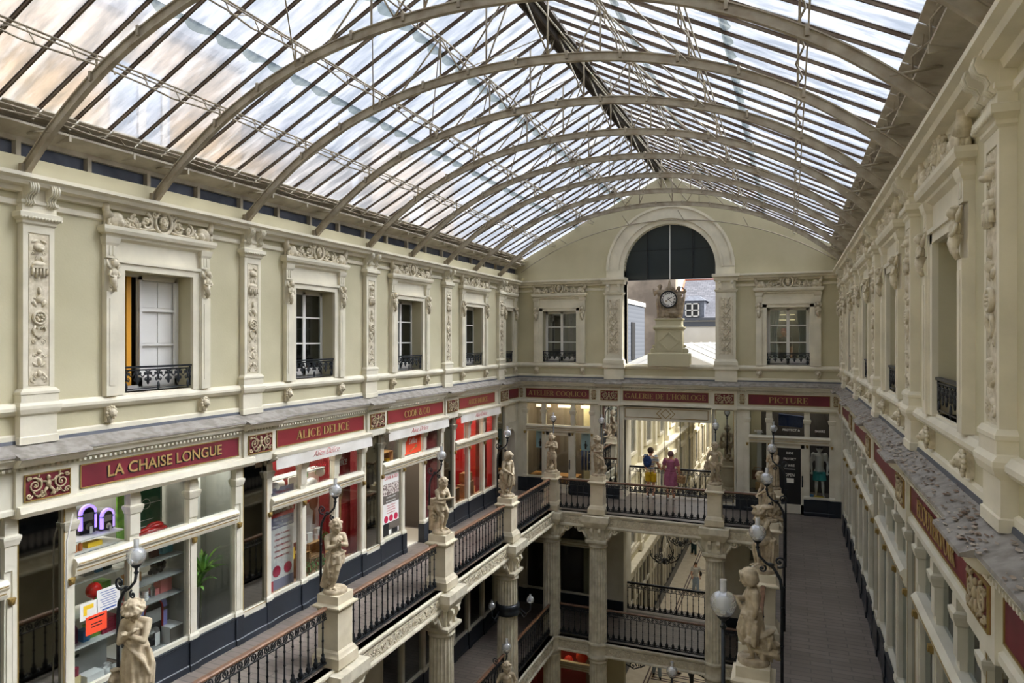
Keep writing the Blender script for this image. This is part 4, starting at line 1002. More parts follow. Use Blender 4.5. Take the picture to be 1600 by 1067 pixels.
# shop rooms
def room(Mx, x0, x1, d, m, label, zt=3.5, floor='plaster', z0=0):
    mb = MB(); mb.box(x0, x1, d, d+.04, z0, zt); mb.box(x0-.03, x0, .1, d, z0, zt); mb.box(x1, x1+.03, .1, d, z0, zt); mb.box(x0, x1, .1, d, zt, zt+.04)
    st('wall_shop', mb, m, label, 'wall', Mx)
room(W('left', SC[0]), -1.65, .5, 1.7, 'plaster', 'pale inner walls of the gift shop'); room(W('left', SC[0]), .56, 1.7, .9, 'plaster', 'pale window wall behind the palm')
room(W('left', SC[1]), -1.7, 1.7, 1.6, 'deepred', 'deep red inner walls of the kitchenware shop'); room(W('left', SC[2]), -1.7, 1.7, 1.9, 'dim', 'inner walls of the shop with the open door')
room(W('left', SC[3]), -1.7, 1.7, 1.6, 'red', 'bright red inner walls of the far left shop')
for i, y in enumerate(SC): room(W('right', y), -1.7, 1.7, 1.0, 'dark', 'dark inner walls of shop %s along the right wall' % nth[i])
room(W('end', -7.6), -1.3, 1.3, 1.4, 'dim', 'dim inner walls of the shop left of the passage'); room(W('end', -.05), -1.3, 1.3, 1.2, 'dark', 'dark inner walls of the sports shop')
# ================================================================ FIGURES
V = Vector
def remesh(mb, vox, name, sm=2):
    me = mb.mesh(name); o = bpy.data.objects.new('tmp', me); COL.objects.link(o)
    r = o.modifiers.new('r', 'REMESH'); r.mode = 'VOXEL'; r.voxel_size = vox; r.use_smooth_shade = True
    s = o.modifiers.new('s', 'SMOOTH'); s.iterations = sm; s.factor = .5
    dg = bpy.context.evaluated_depsgraph_get(); n = bpy.data.meshes.new_from_object(o.evaluated_get(dg))
    bpy.data.objects.remove(o); bpy.data.meshes.remove(me); n.name = name
    n.polygons.foreach_set('use_smooth', [True]*len(n.polygons)); n.materials.clear(); return n
def limb(mb, a, b, ra, rb, c=None, rc=None):
    a, b = V(a), V(b); m = a.lerp(b, .4); mb.tube([a, m, b], [ra, max(ra, rb)*1.04, rb], 10); mb.ell(a, ra, 10); mb.ell(b, rb, 10)
def hand(mb, w, d, s=1, k=1.0, curl=.5):       # w wrist, d direction of the palm, s which side
    w, d = V(w), V(d).normalized(); side = d.cross(V((0, 0, 1)))
    if side.length < .2: side = V((1, 0, 0))
    side.normalize(); side *= s; dn = side.cross(d).normalized()
    if dn.z > 0: dn = -dn
    L = .045*k; p = w+d*L*.6; mb.tube([w, w+d*L*1.0], [.018*k, .024*k], 8); mb.ell(p, .024*k, 8)
    for i in range(4):
        o = side*(.012*k*(i-1.5)); l = L*(.85, 1, .95, .75)[i]; a = w+d*L+o; b = a+d*l*.5+dn*l*curl*.3; c = b+d*l*.25*(1-curl)+dn*l*.45*curl
        mb.tube([a, b, c], [.0085*k, .008*k, .0065*k], 6)
    a = w+d*L*.35+side*(-.02*k); mb.tube([a, a+d*L*.45-side*.018*k, a+d*L*.8-side*.012*k+dn*.01*k], [.01*k, .0095*k, .007*k], 6)
def head(mb, c, r, yaw=0, pitch=0, tilt=0, child=True, feat=1):
    R = (Matrix.Rotation(yaw, 3, 'Z') @ Matrix.Rotation(tilt, 3, 'Y') @ Matrix.Rotation(pitch, 3, 'X')); c = V(c)
    P = lambda x, y, z: c+R @ V((x*r, y*r, z*r))
    mb.ell(c, (r*.82, r*.92, r), 14, R); mb.ell(P(0, -.2, -.35), (r*.62, r*.66, r*.62), 12, R)
    mb.tube([P(0, -.8, .18), P(0, -1.05, -.2), P(0, -.85, -.28)], [r*.09, r*.13, r*.1], 8)
    mb.ell(P(0, -.66, -.82), (r*.22, r*.2, r*.16), 8, R); mb.ell(P(0, -.86, -.48), (r*.2, r*.1, r*.07), 8, R); mb.ell(P(0, -.84, -.58), (r*.17, r*.1, r*.06), 8, R)
    for s in (-1, 1):
        mb.tube([P(s*.12, -.86, .2), P(s*.36, -.84, .26), P(s*.56, -.66, .18)], r*.08, 6); mb.ell(P(s*.44, -.62, -.28), (r*.26, r*.22, r*.24), 8, R)
        mb.ell(P(s*.32, -.76, .04), (r*.13, r*.08, r*.08), 8, R); mb.ell(P(s*.84, .0, -.05), (r*.1, r*.17, r*.24), 8, R)
    return P
def hairdo(mb, P, r, style):
    rnd = random.Random(style+str(r))
    if style in ('curly', 'wreath'):
        for i in range(46):
            a = rnd.uniform(0, 2*PI); t = rnd.uniform(0, 1.75); x, y, z = math.sin(t)*math.cos(a), math.sin(t)*math.sin(a), math.cos(t)
            if y < -.35 and z < .42: continue
            mb.ell(P(x*.88, y*.92+.05, z*.98+.06), r*rnd.uniform(.17, .26), 7)
        if style == 'wreath':
            for i in range(14):
                a = 2*PI*i/14; mb.ell(P(.95*math.cos(a), .95*math.sin(a), .35+.08*math.sin(a*3)), r*.25, 7)
    elif style in ('bob', 'long'):
        mb.ell(P(0, .1, .15), (r*.98, r*1.02, r*.98), 14); low = -1.0 if style == 'bob' else -1.5
        low *= .75
        for i in range(15):
            a = -.3+i/14*(PI+.6); x, y = math.cos(a)*.86, math.sin(a)*.8
            mb.tube([P(x*.85, y*.85, .5), P(x*1.0, y, 0), P(x*1.02, y*1.02, low*.6), P(x*.95, y*.95, low)], [r*.22, r*.25, r*.24, r*.16], 7)
        for i in range(5): mb.ell(P((-.5+.25*i), -.72, .62), (r*.2, r*.16, r*.26), 7)
    else:
        mb.ell(P(0, .12, .18), (r*.9, r*.95, r*.92), 14)
        for i in range(26):
            a = rnd.uniform(0, 2*PI); t = rnd.uniform(0, 1.3); mb.ell(P(math.sin(t)*math.cos(a)*.85, math.sin(t)*math.sin(a)*.85+.1, math.cos(t)*.95+.15), r*.16, 6)
BASE = {  # unit-height skeletons facing -y
 'child': dict(pel=(0,0,.47), wai=(0,-.01,.57), che=(0,0,.69), neck=(0,0,.79), head=(0,-.01,.885), hr=.098,
   shL=(.115,0,.735), elL=(.155,.02,.6), wrL=(.15,-.04,.48), shR=(-.115,0,.735), elR=(-.155,.02,.6), wrR=(-.15,-.04,.48),
   hiL=(.06,0,.45), knL=(.07,-.02,.26), anL=(.07,.01,.05), hiR=(-.06,0,.45), knR=(-.07,-.02,.26), anR=(-.07,.01,.05), k=1.0, fat=1.0),
 'adult': dict(pel=(0,0,.53), wai=(0,0,.62), che=(0,0,.74), neck=(0,.005,.85), head=(0,-.005,.928), hr=.066,
   shL=(.105,0,.815), elL=(.135,.02,.64), wrL=(.135,-.03,.49), shR=(-.105,0,.815), elR=(-.135,.02,.64), wrR=(-.135,-.03,.49),
   hiL=(.052,0,.5), knL=(.055,-.01,.285), anL=(.06,.015,.045), hiR=(-.052,0,.5), knR=(-.055,-.01,.285), anR=(-.06,.015,.045), k=.8, fat=.78)}
def body(mb, kind, **kw):
    J = dict(BASE[kind]); J.update(kw); f = J['fat']; k = J['k']
    pel, wai, che, neck = V(J['pel']), V(J['wai']), V(J['che']), V(J['neck'])
    mb.ell(pel, (.098*f, .078*f, .075*f), 12); mb.ell(wai-V((0,.005,0)), (.085*f, .068*f, .085*f), 12); mb.ell(che, (.105*f, .07*f, .095*f), 12)
    mb.tube([pel, wai, che, neck], [.085*f, .075*f, .085*f, .035*f], 12); mb.tube([che, neck, V(J['head'])], [.05*f, .038*f, .038*f], 10)
    mb.ell(pel+V((0, .045*f, -.03)), (.08*f, .05*f, .05*f), 10); mb.ell(wai+V((0, -.03*f, -.01)), (.06*f, .05*f, .06*f), 10)
    for s in 'LR':
        sh, el, wr = V(J['sh'+s]), V(J['el'+s]), V(J['wr'+s]); sg = 1 if s == 'L' else -1
        mb.tube([neck-V((0,0,.03)), sh], [.04*f, .04*f], 8); mb.ell(che+V((sg*.045*f, -.045*f, .01)), (.045*f, .03*f, .04*f), 8)
        limb(mb, sh, el, .04*f, .031*f); limb(mb, el, wr, .031*f, .02*f); hand(mb, wr, J.get('hd'+s, (wr-el)), sg, k, J.get('curl', .5))
        hi, kn, an = V(J['hi'+s]), V(J['kn'+s]), V(J['an'+s])
        limb(mb, hi, kn, .064*f, .04*f); limb(mb, kn, an, .04*f, .023*f); mb.ell(kn.lerp(an, .3)+V((0, .015*f, 0)), (.036*f, .038*f, .06*f), 8); mb.ell(kn+V((0,-.01,0)), .038*f, 8)
        fd = V(J.get('fd'+s, (sg*.25, -1, 0))).normalized(); toe = an+fd*.085*k+V((0, 0, -.03)); mb.tube([an+V((0,.01,-.02)), an+fd*.04*k+V((0,0,-.02)), toe], [.026*k, .024*k, .018*k], 8, asp=.8)
        for i in range(5):
            sd = V((-fd.y, fd.x, 0)); mb.ell(toe+sd*(i-2)*.009*k+fd*.008*(1-abs(i-1.5)*.3), (.0085*k, .0085*k, .007*k), 6)
    P = head(mb, J['head'], J['hr'], *J.get('ha', (0, 0, 0)))
    if J.get('hair'): hairdo(mb, P, J['hr'], J['hair'])
    return J, P
def drape(mb, rings, nf=11, amp=.09, ph=0, tw=0):    # rings: (x,y,z,rx,ry)
    n = 72; vs = []; fs = []
    R = []
    for a, b in zip(rings, rings[1:]):
        for i in range(5): R.append([a[j]+(b[j]-a[j])*i/5 for j in range(5)])
    R.append(list(rings[-1])); m = len(R)
    for i, (x, y, z, rx, ry) in enumerate(R):
        for k in range(n):
            a = 2*PI*k/n; q = i/m; g = 1+amp*(.3+q)*math.cos(nf*a+ph+tw*q)+.04*math.cos(5*a+2*q+ph)
            vs.append((x+rx*g*math.cos(a), y+ry*g*math.sin(a), z+.012*math.sin(3*a+ph)))
    for i in range(m-1):
        for k in range(n): fs.append((i*n+k, i*n+(k+1)%n, (i+1)*n+(k+1)%n, (i+1)*n+k))
    fs += [tuple(range(n)), tuple(range((m-1)*n, m*n))[::-1]]; mb.add(vs, fs, True)
def swag(mb, pts, r=.018, n=3, seed=0):
    rnd = random.Random(seed)
    for i in range(n):
        o = V((rnd.uniform(-.02, .02), rnd.uniform(-.015, .015), rnd.uniform(-.025, .025))); mb.tube([V(p)+o*(1+.5*j/len(pts)) for j, p in enumerate(pts)], [r*rnd.uniform(.7, 1.1) for _ in pts], 8)
def rock(mb, c, r, seed=0, n=9):
    rnd = random.Random(seed)
    for i in range(n): mb.ell((c[0]+rnd.uniform(-1, 1)*r[0]*.5, c[1]+rnd.uniform(-1, 1)*r[1]*.5, c[2]+rnd.uniform(-1, 1)*r[2]*.5), (r[0]*.6, r[1]*.6, r[2]*.6), 7, Matrix.Rotation(rnd.uniform(0, 3), 3, 'X'))
def statue(Mx, label, build, h=1.2, vox=.0085):
    t = root('statue', label, 'statue', Mx, 'allegorical child statues on the balustrade pedestals')
    mb = MB(); build(mb)
    mb.v = [(x*h, y*h, z*h+.05) for x, y, z in mb.v]
    ob('figure', remesh(mb, vox, 'figure'), 'marble', t)
    mb = MB(); mb.lathe([(.2, 0), (.205, .03), (.19, .06), (.17, .075)], (0, 0, 0), 24, True); ob('round_base', mb, 'marble', t)
    return t
def S_wreath(mb):
    body(mb, 'child', elL=(.11,-.09,.58), wrL=(-.02,-.13,.66), hdL=(-1,0,.5), elR=(-.12,-.08,.57), wrR=(.02,-.14,.69), hdR=(1,0,.6), head=(0,-.05,.87), ha=(0,.55,0), hair='wreath', fat=.92, knL=(.08,-.05,.26))
    drape(mb, [(0,0,.56,.09,.075), (0,0,.48,.12,.1), (0,-.01,.3,.13,.115), (0,0,.1,.135,.12), (0,0,.03,.15,.13)], 13, .1)
    swag(mb, [(-.1,-.03,.58), (0,-.1,.53), (.1,-.09,.42), (.13,-.04,.28)], .02, 4, 1); swag(mb, [(.12,-.03,.5), (.15,-.03,.35), (.14,-.04,.15)], .018, 3, 2)
    mb.lathe([(.03,0), (.07,.02), (.085,.12), (.05,.22), (.03,.26), (.05,.29)], (-.19, -.02, .0), 12); mb.ell((-.19, -.07, .2), .04, 8)
def S_pray(mb):
    body(mb, 'child', elL=(.14,-.06,.6), wrL=(.02,-.13,.66), hdL=(-.3,-.2,1), elR=(-.14,-.07,.6), wrR=(-.01,-.13,.64), hdR=(.3,-.2,1), head=(.0,-.04,.88), ha=(.2,.4,0), hair='curly', knL=(.0,-.08,.28), anL=(-.05,-.05,.05), knR=(-.06,-.03,.26))
    drape(mb, [(0,0,.52,.115,.09), (0,0,.44,.13,.1), (0,-.01,.36,.12,.1)], 9, .12)
    swag(mb, [(-.12,0,.52), (-.02,-.1,.47), (.12,-.03,.5)], .02, 4, 3); swag(mb, [(-.1,-.04,.5), (-.12,-.05,.35), (-.1,-.03,.2)], .02, 3, 4)
    mb.tube([(-.1,-.1,.6), (-.13,-.03,.35), (-.15,.04,.05)], [.014, .03, .06], 8); rock(mb, (-.08, .09, .15), (.07, .06, .26), 3)
def S_reader(mb):
    body(mb, 'child', pel=(0,.05,.47), wai=(0,.03,.57), elL=(.13,-.07,.6), wrL=(.04,-.17,.6), hdL=(-.3,-1,0), elR=(-.13,-.07,.6), wrR=(-.04,-.17,.6), hdR=(.3,-1,0), head=(0,-.05,.875), ha=(0,.5,0), hair='curly', hiL=(.06,.05,.45), knL=(.05,-.1,.34), anL=(.04,-.03,.07), hiR=(-.06,.05,.45), knR=(-.05,-.08,.28), anR=(-.05,-.04,.05))
    drape(mb, [(0,.05,.53,.11,.09), (0,.04,.46,.13,.12), (0,.0,.38,.12,.13)], 9, .12); swag(mb, [(-.12,.04,.52), (0,-.08,.48), (.12,.04,.5)], .02, 4, 5)
    mb.hexa([(-.09,-.29,.63),(.09,-.29,.63),(.09,-.15,.6),(-.09,-.15,.6)], [(-.09,-.29,.655),(.09,-.29,.655),(.09,-.15,.625),(-.09,-.15,.625)])
    mb.box(-.13, .13, .09, .2, 0, .38); mb.box(-.15, .15, .07, .22, .38, .44); mb.box(-.11, .11, .1, .2, .44, .58)
    for s in (-1, 1): m = MB(); spiral(m, 0, 0, .09, 1.5, 1, 0, .02, 0, 16, 8); mb.merge(m, T(s*.13, .05, .25, PI/2))
def S_leaner(mb):
    body(mb, 'child', elL=(.15,-.02,.59), wrL=(.06,-.12,.5), hdL=(-.5,-.6,-.3), elR=(-.15,-.02,.59), wrR=(-.03,-.13,.5), hdR=(.5,-.5,-.3), head=(0,-.04,.88), ha=(.3,.45,0), hair='bob', knL=(.04,-.09,.27), anL=(.02,-.04,.05))
    drape(mb, [(.02,-.12,.5,.05,.03), (.03,-.12,.35,.08,.045), (.03,-.1,.22,.09,.04)], 7, .2); swag(mb, [(.08,-.1,.5), (.1,-.12,.36), (.08,-.1,.2)], .02, 4, 6)
    rock(mb, (-.02, .11, .2), (.09, .08, .34), 5, 12); mb.tube([(-.05,.1,.42), (-.12,.16,.5)], [.03, .02], 8)
def S_arms(mb):
    body(mb, 'child', elL=(.15,-.05,.62), wrL=(-.02,-.12,.66), hdL=(-1,0,.1), elR=(-.15,-.05,.62), wrR=(.03,-.13,.69), hdR=(1,0,0), head=(0,0,.885), ha=(0,-.25,0), hair='curly', hiL=(.06,0,.45), knL=(.09,-.02,.26), anL=(.11,.0,.05), hiR=(-.06,0,.45), knR=(-.09,-.02,.26), anR=(-.12,.0,.05))
    drape(mb, [(0,-.02,.5,.11,.08), (.0,-.04,.42,.08,.07), (0,-.05,.3,.045,.04)], 7, .2); swag(mb, [(-.1,-.04,.5), (0,-.09,.4), (.1,-.04,.48)], .015, 3, 7)
    mb.ell((0, -.03, .08), (.07, .08, .07), 10); mb.tube([(0, -.1, .07), (0, -.13, .07)], [.04, .03], 8); rock(mb, (0, .07, .12), (.1, .06, .18), 8)
def S_draped(mb):
    body(mb, 'child', elL=(.13,-.06,.6), wrL=(-.02,-.13,.6), hdL=(-1,-.2,.1), elR=(-.14,-.05,.61), wrR=(-.13,-.15,.68), hdR=(0,-.3,1), head=(-.02,-.02,.885), ha=(-.3,.2,.1), hair='wreath', fat=.9, knL=(.03,-.09,.27), anL=(-.02,-.04,.05))
    drape(mb, [(0,0,.6,.095,.075), (0,0,.48,.125,.1), (.02,0,.33,.12,.1), (.05,.03,.12,.1,.08)], 11, .12, 1, 2); swag(mb, [(-.1,-.05,.58), (.02,-.1,.48), (.14,-.03,.4), (.16,.02,.2)], .02, 5, 9)
    mb.tube([(-.14,-.17,.85), (-.14,-.16,.6), (-.16,-.12,.1)], .016, 8); rock(mb, (.12, .05, .12), (.09, .08, .18), 10)
def S_putto(mb):
    body(mb, 'child', elL=(.17,.02,.6), wrL=(.15,-.06,.5), elR=(-.18,.0,.61), wrR=(-.17,-.05,.5), head=(0,-.02,.885), ha=(-.1,.3,0), hair='curly', knR=(-.05,-.07,.27), anR=(-.06,-.03,.05))
    drape(mb, [(0,0,.5,.12,.09), (0,0,.42,.135,.11), (.01,0,.34,.12,.1)], 9, .14); swag(mb, [(-.14,-.02,.5), (0,-.11,.42), (.14,-.04,.46)], .02, 4, 11)
    drape(mb, [(-.17,-.05,.52,.05,.03), (-.19,-.04,.4,.07,.04), (-.17,-.03,.3,.05,.03)], 7, .2); rock(mb, (.05, .08, .12), (.1, .07, .2), 12)
def S_baton(mb):
    body(mb, 'child', elL=(.15,.0,.59), wrL=(.13,-.03,.45), hdL=(0,-.1,-1), elR=(-.12,-.08,.6), wrR=(-.07,-.2,.63), hdR=(0,-1,.2), head=(0,-.05,.88), ha=(0,.3,0), hair='bob', knL=(.07,-.07,.26), anL=(.06,-.02,.05))
    drape(mb, [(0,0,.54,.105,.085), (0,-.02,.46,.13,.115), (0,-.03,.32,.14,.14), (0,-.02,.17,.12,.12)], 10, .12, 2, 1.5); swag(mb, [(-.1,-.08,.53), (.04,-.12,.47), (.14,.0,.46)], .02, 5, 13)
    swag(mb, [(.13,.0,.45), (.16,-.02,.33), (.15,-.03,.2)], .025, 4, 14); mb.tube([(-.08,-.22,.66), (-.06,-.15,.58), (-.05,-.11,.5)], [.014, .02, .028], 8)
    mb.tube([(.14,-.06,.28), (.15,-.09,.22)], [.03, .045], 10); rock(mb, (.02, .11, .17), (.1, .07, .28), 15, 14)
def S_seated(mb):
    body(mb, 'child', pel=(0,.05,.47), wai=(0,.02,.57), che=(0,-.01,.68), elL=(.13,-.08,.62), wrL=(.05,-.16,.74), hdL=(-.4,-.1,1), elR=(-.13,-.06,.6), wrR=(-.08,-.17,.55), head=(0,-.07,.86), ha=(.2,.45,0), hair='wreath', hiL=(.06,.03,.45), knL=(.07,-.14,.4), anL=(.06,-.12,.12), hiR=(-.06,.03,.45), knR=(-.07,-.12,.36), anR=(-.05,-.1,.08))
    mb.ell((0, -.17, .95), (.03, .05, .02), 8, Matrix.Rotation(-.5, 3, 'X')); mb.ell((.05, .02, .95), (.09, .11, .04), 10)
    drape(mb, [(0,.08,.46,.14,.1), (0,.08,.3,.14,.1), (0,.07,.08,.13,.1)], 12, .12); swag(mb, [(-.1,-.1,.46), (-.13,.05,.48), (0,.16,.46), (.13,.06,.46)], .022, 4, 16); mb.box(-.12, .12, .0, .17, 0, .4)
def S_bend(mb):
    body(mb, 'child', che=(0,-.05,.67), neck=(0,-.1,.75), head=(0,-.17,.81), ha=(0,.7,0), hair='curly', shL=(.11,-.07,.71), shR=(-.11,-.07,.71), elL=(.14,-.13,.58), wrL=(.06,-.2,.5), elR=(-.14,-.12,.57), wrR=(-.05,-.21,.46), knL=(.07,-.09,.28), anL=(.07,.0,.05))
    drape(mb, [(0,.0,.52,.12,.1), (0,-.02,.36,.14,.13), (0,0,.15,.12,.11)], 10, .12, 1); rock(mb, (0, .1, .15), (.11, .09, .26), 17, 12); mb.tube([(0,-.2,.5), (0,-.16,.2), (0,-.13,.03)], [.03, .05, .07], 8)
def S_longhair(mb):
    body(mb, 'child', elL=(.14,-.05,.6), wrL=(.06,-.14,.55), elR=(-.14,-.04,.6), wrR=(-.05,-.14,.62), hdR=(.3,-.2,1), head=(0,-.02,.885), ha=(-.2,.2,0), hair='long', fat=.95)
    drape(mb, [(0,0,.6,.1,.08), (0,0,.45,.125,.1), (0,0,.25,.13,.11), (0,0,.05,.13,.12)], 12, .11, 3); swag(mb, [(.1,-.03,.62), (0,-.1,.5), (-.12,-.04,.35)], .02, 4, 18)
PY_ = [5.75, 9.53, 13.31, 17.09]
PT = 1.17
kL = [('bowed draped figure with a flower wreath and crossed arms, nearest left pedestal', S_wreath, PI/2-1.1), ('curly child statue with hands clasped at the breast, on the second left pedestal', S_pray, .95), ('curly child statue reading a book beside a scroll plinth, on the third left pedestal', S_reader, 1.2), ('pale child statue with bobbed hair holding a cloth, on the fourth left pedestal', S_leaner, 1.1)]
for (lb, f, rz), y in zip(kL, PY_): statue(T(RL, y, PT, rz), 'stone '+lb, f)
kR = [('girl statue with bobbed hair holding a short baton, on the nearest visible right pedestal', S_baton, -1.35), ('seated child statue in a winged cap, second in the right row', S_seated, -1.0), ('stooping curly child statue, third in the right row', S_bend, -1.2), ('long-haired draped statue, last in the right row by the sports shop', S_longhair, -.6)]
for (lb, f, rz), y in zip(kR, PY_[1:]+[RY]): statue(T(RR, y, PT, rz), 'stone '+lb, f)
statue(T(RL, RY, PT, .1), 'stone putto with folded arms and a lamp rising behind, on the far left corner pedestal', S_arms)
statue(T(-5.57, RY, PT, -.1), 'stone draped figure holding a staff, on the pedestal left of the couple', S_draped)
statue(T(-2.05, RY, PT, 0), 'stone putto with hands lowered and a cloth, on the pedestal right of the couple', S_putto)
statue(T(-5.96, 14.3, -3.12, .6), 'stone child statue whose head shows at the bottom edge, low in the light well', S_putto)

# pedestals
ped0 = root('pedestal', 'pale stone pedestal under the wreathed statue, nearest on the left', 'pedestal', T(RL, PY_[0], 0), 'balustrade pedestals')
mb = MB(); mb.sq([(.27,0),(.27,.18),(.255,.2),(.245,.22),(.23,.26),(.2,.3),(.2,.98),(.21,1.0),(.215,1.03),(.25,1.06),(.255,1.1),(.22,1.12),(.21,1.13),(.21,1.285)]); mb.v = [(x, y, z*.91) for x, y, z in mb.v]; ob('block', mb, 'pedestal', ped0)
mb = MB(); mb.sq([(.252,.955),(.27,.97),(.27,.997),(.25,1.0)]); ob('cap_moulding', mb, 'pedestal', ped0)
pp = [(RL, y, 'second third fourth'.split()[i]+' stone pedestal from the camera on the left') for i, y in enumerate(PY_[1:])]+[(RL, RY, 'stone pedestal in the far left corner'), (-5.57, RY, 'stone pedestal left of the couple'), (-2.05, RY, 'stone pedestal right of the couple'), (RR, RY, 'stone pedestal at the far right corner')]+[(RR, y, ['first', 'second', 'third', 'fourth'][i]+' stone pedestal along the right balustrade') for i, y in enumerate(PY_)]
for x, y, l in pp: cp(ped0, T(x, y, 0), l)

# gas lamps
def make_lamp(Mx, label, dz=0, straight=False):
    t = root('gas_lamp', label, 'lamp', Mx, 'black iron globe lamps beside the statues')
    x0 = 0 if straight else -.3; mb = MB(); zt = 2.36+dz
    if straight: mb.tube([(0, 0, 0), (0, 0, 2.6+dz)], .018, 8); mb.sq([(.03, 0), (.02, .1)], 0, 0)
    else:
        mb.tube([(x0, 0, 0), (x0, 0, zt-.35), (x0+.02, 0, zt-.2), (x0+.1, 0, zt-.06), (x0+.2, 0, zt+.0), (x0+.28, 0, zt+.08), (x0+.3, 0, zt+.18)], [.022, .022, .022, .02, .018, .017, .02], 8)
        for z in (.3, .8, 1.3, 1.8): mb.ell((x0, 0, z), (.03, .03, .015), 8)
    ob('post', mb, 'iron', t)
    if not straight:
        mb = MB(); spiral(mb, x0+.03, zt+.03, .08, 1.4, -1, -1.2, .016, 0, 18, 6); spiral(mb, x0+.24, zt-.08, .05, 1.3, 1, 2.0, .013, 0, 14, 6); mb.ell((x0+.14, 0, zt-.02), (.05, .02, .03), 8); ob('scroll', mb, 'iron', t)
    xg = 0; mb = MB(); mb.lathe([(.012, -.2), (.03, -.17), (.015, -.15), (.02, -.12), (.045, -.1), (.06, -.075), (.055, -.07)], (xg, 0, 2.72+dz), 12); ob('lamp_cup', mb, 'iron', t)
    mb = MB(); mb.lathe([(.045, -.1), (.08, -.075), (.104, -.03), (.11, .01), (.1, .055), (.07, .09), (.034, .105)], (xg, 0, 2.74+dz), 20); g = ob('globe', mb, 'lampglass', t)
    mb = MB(); mb.lathe([(.026, -.08), (.03, 0), (.03, .2)], (xg, 0, 2.74+dz), 12); ob('chimney', mb, 'chimney', t)
    mb = MB()
    return t
l0 = make_lamp(T(RL, PY_[0], .13), 'black globe lamp above the wreathed statue, nearest on the left')
for i, y in enumerate(PY_[1:]): cp(l0, T(RL, y, .13), 'black globe lamp behind the %s statue from the camera on the left' % nth[i+1])
for i, y in enumerate(PY_[1:]): cp(l0, T(RR+.05, y, .13, PI), 'black globe lamp with curled arm, %s behind a statue in the right row' % nth[i])
make_lamp(T(-.52, 5.95, .13, PI), 'large near globe lamp at the bottom edge, nearest on the right', .33, True)
ls = make_lamp(T(RL, RY+.16, .13), 'straight globe lamp rising behind the putto in the far left corner', 0, True)
for x, l in ((-5.5, 'straight globe lamp behind the draped statue left of the couple'), (-2.05, 'straight globe lamp behind the putto right of the couple'), (RR, 'straight globe lamp at the far right corner before the sports shop')): cp(ls, T(x, RY+.16, .13), l)
cp(l0, T(-5.96, 14.3, -4.31), 'small globe lamp above the lowest child statue at the bottom edge'); cp(ls, T(-2.2, 13.9, -3.99), 'small globe lamp alone at the bottom edge, in front of the lower balustrade')
cp(ped0, T(-5.96, 14.3, -4.4), 'low stair newel pedestal below the bottom edge statue'); 
mb = MB(); mb.sq([(.3, -9), (.3, -8.6), (.24, -8.5), (.24, -4.4)], -5.96, 14.3); tag(ob('newel_pier', mb, 'pedestal'), 'stone pier carrying the lowest child statue in the light well', 'pier')
mb = MB(); mb.sq([(.3, -9), (.3, -8.6), (.24, -8.5), (.24, -3.97)], -2.2, 13.9); tag(ob('newel_pier', mb, 'pedestal'), 'stone pier carrying the lone low globe lamp', 'pier')

# balustrades
bal = MB(); bal.lathe([(.02, .1), (.04, .13), (.045, .17), (.02, .21), (.028, .24), (.014, .27), (.013, .45), (.022, .47), (.013, .49), (.012, .66), (.022, .68), (.013, .7), (.013, .8)], (0, 0, 0), 8)
for s in (-1, 1): spiral(bal, s*.045, .12, .04, .8, s, -PI/2, .011, 0, 6, 4)
bal.ell((0, 0, .2), (.05, .015, .03), 6)
bal_me = bal.mesh('baluster'); bal_me.materials.append(M['iron'])
def balustrade(Mx, L, label, n=None, wood=True):
    t = root('balustrade', label, 'balustrade', Mx, 'black iron balustrades round the light well')
    mb = MB(); h = L/2
    mb.sweepx([(-.04,.955),(-.045,.98),(-.03,1.0),(.03,1.0),(.045,.98),(.04,.955)], -h, h); ob('handrail', mb, 'wood' if wood else 'iron', t)
    mb = MB(); mb.box(-h, h, -.012, .012, .93, .955); mb.box(-h, h, -.01, .01, .79, .805); k = max(2, round(L/.13))
    for i in range(k):
        x = -h+L*(i+.5)/k; s = 1 if i % 2 else -1; mb.tube([(x+.045*math.cos(a), 0, .867+.05*math.sin(a)) for a in [2*PI*j/8 for j in range(8)]], .01, 4, True)
        mb.ell((x, 0, .867), (.02, .012, .03), 6); mb.tube([(x-.06, 0, .867-s*.05), (x, 0, .867), (x+.06, 0, .867+s*.05)], .009, 4)
    ob('scroll_band', mb, 'iron', t)
    mb = MB(); mb.box(-h, h, -.025, .025, .07, .1); n = n or max(2, round(L/.187))
    for i in range(n+1):
        x = -h+L*i/n
        for a in range(4): b0, b1 = PI*a/4, PI*(a+1)/4; mb.tube([(x+.05*math.cos(b0), 0, .1+.05*math.sin(b0)), (x+.05*math.cos(b1), 0, .1+.05*math.sin(b1))], .01, 4)
    ob('bottom_rail', mb, 'iron', t)
    for i in range(n): ob('baluster', bal_me, None, t, T(-h+L*(i+.5)/n))
    return t
b0 = balustrade(T(RL, (PY_[1]+PY_[2])/2, 0, PI/2), 3.3, 'black iron balustrade between the praying and the reading statue')
gaps = [(PY_[0], PY_[1]), (PY_[1], PY_[2]), (PY_[2], PY_[3]), (PY_[3], RY)]
names = ['between the wreathed and the praying statue', '', 'between the reading statue and the pale bobbed child', 'between the pale bobbed child and the corner putto']
for i, (a, b) in enumerate(gaps):
    if i != 1: cp(b0, T(RL, (a+b)/2, 0, PI/2), 'black iron balustrade '+names[i])
    cp(b0, T(RR, (a+b)/2, 0, PI/2), 'black iron balustrade, %s span from the camera along the right gallery' % nth[i])
for i, (a, b) in enumerate(gaps[2:]): cp(b0, T(RL, (a+b)/2, Z1, PI/2), 'lower gallery balustrade, %s span on the left' % ('near' if i == 0 else 'far'))
for i, (a, b) in enumerate(gaps[2:]): cp(b0, T(RR, (a+b)/2, Z1, PI/2), 'lower gallery balustrade under the right gallery, %s span' % ('near' if i == 0 else 'far'))
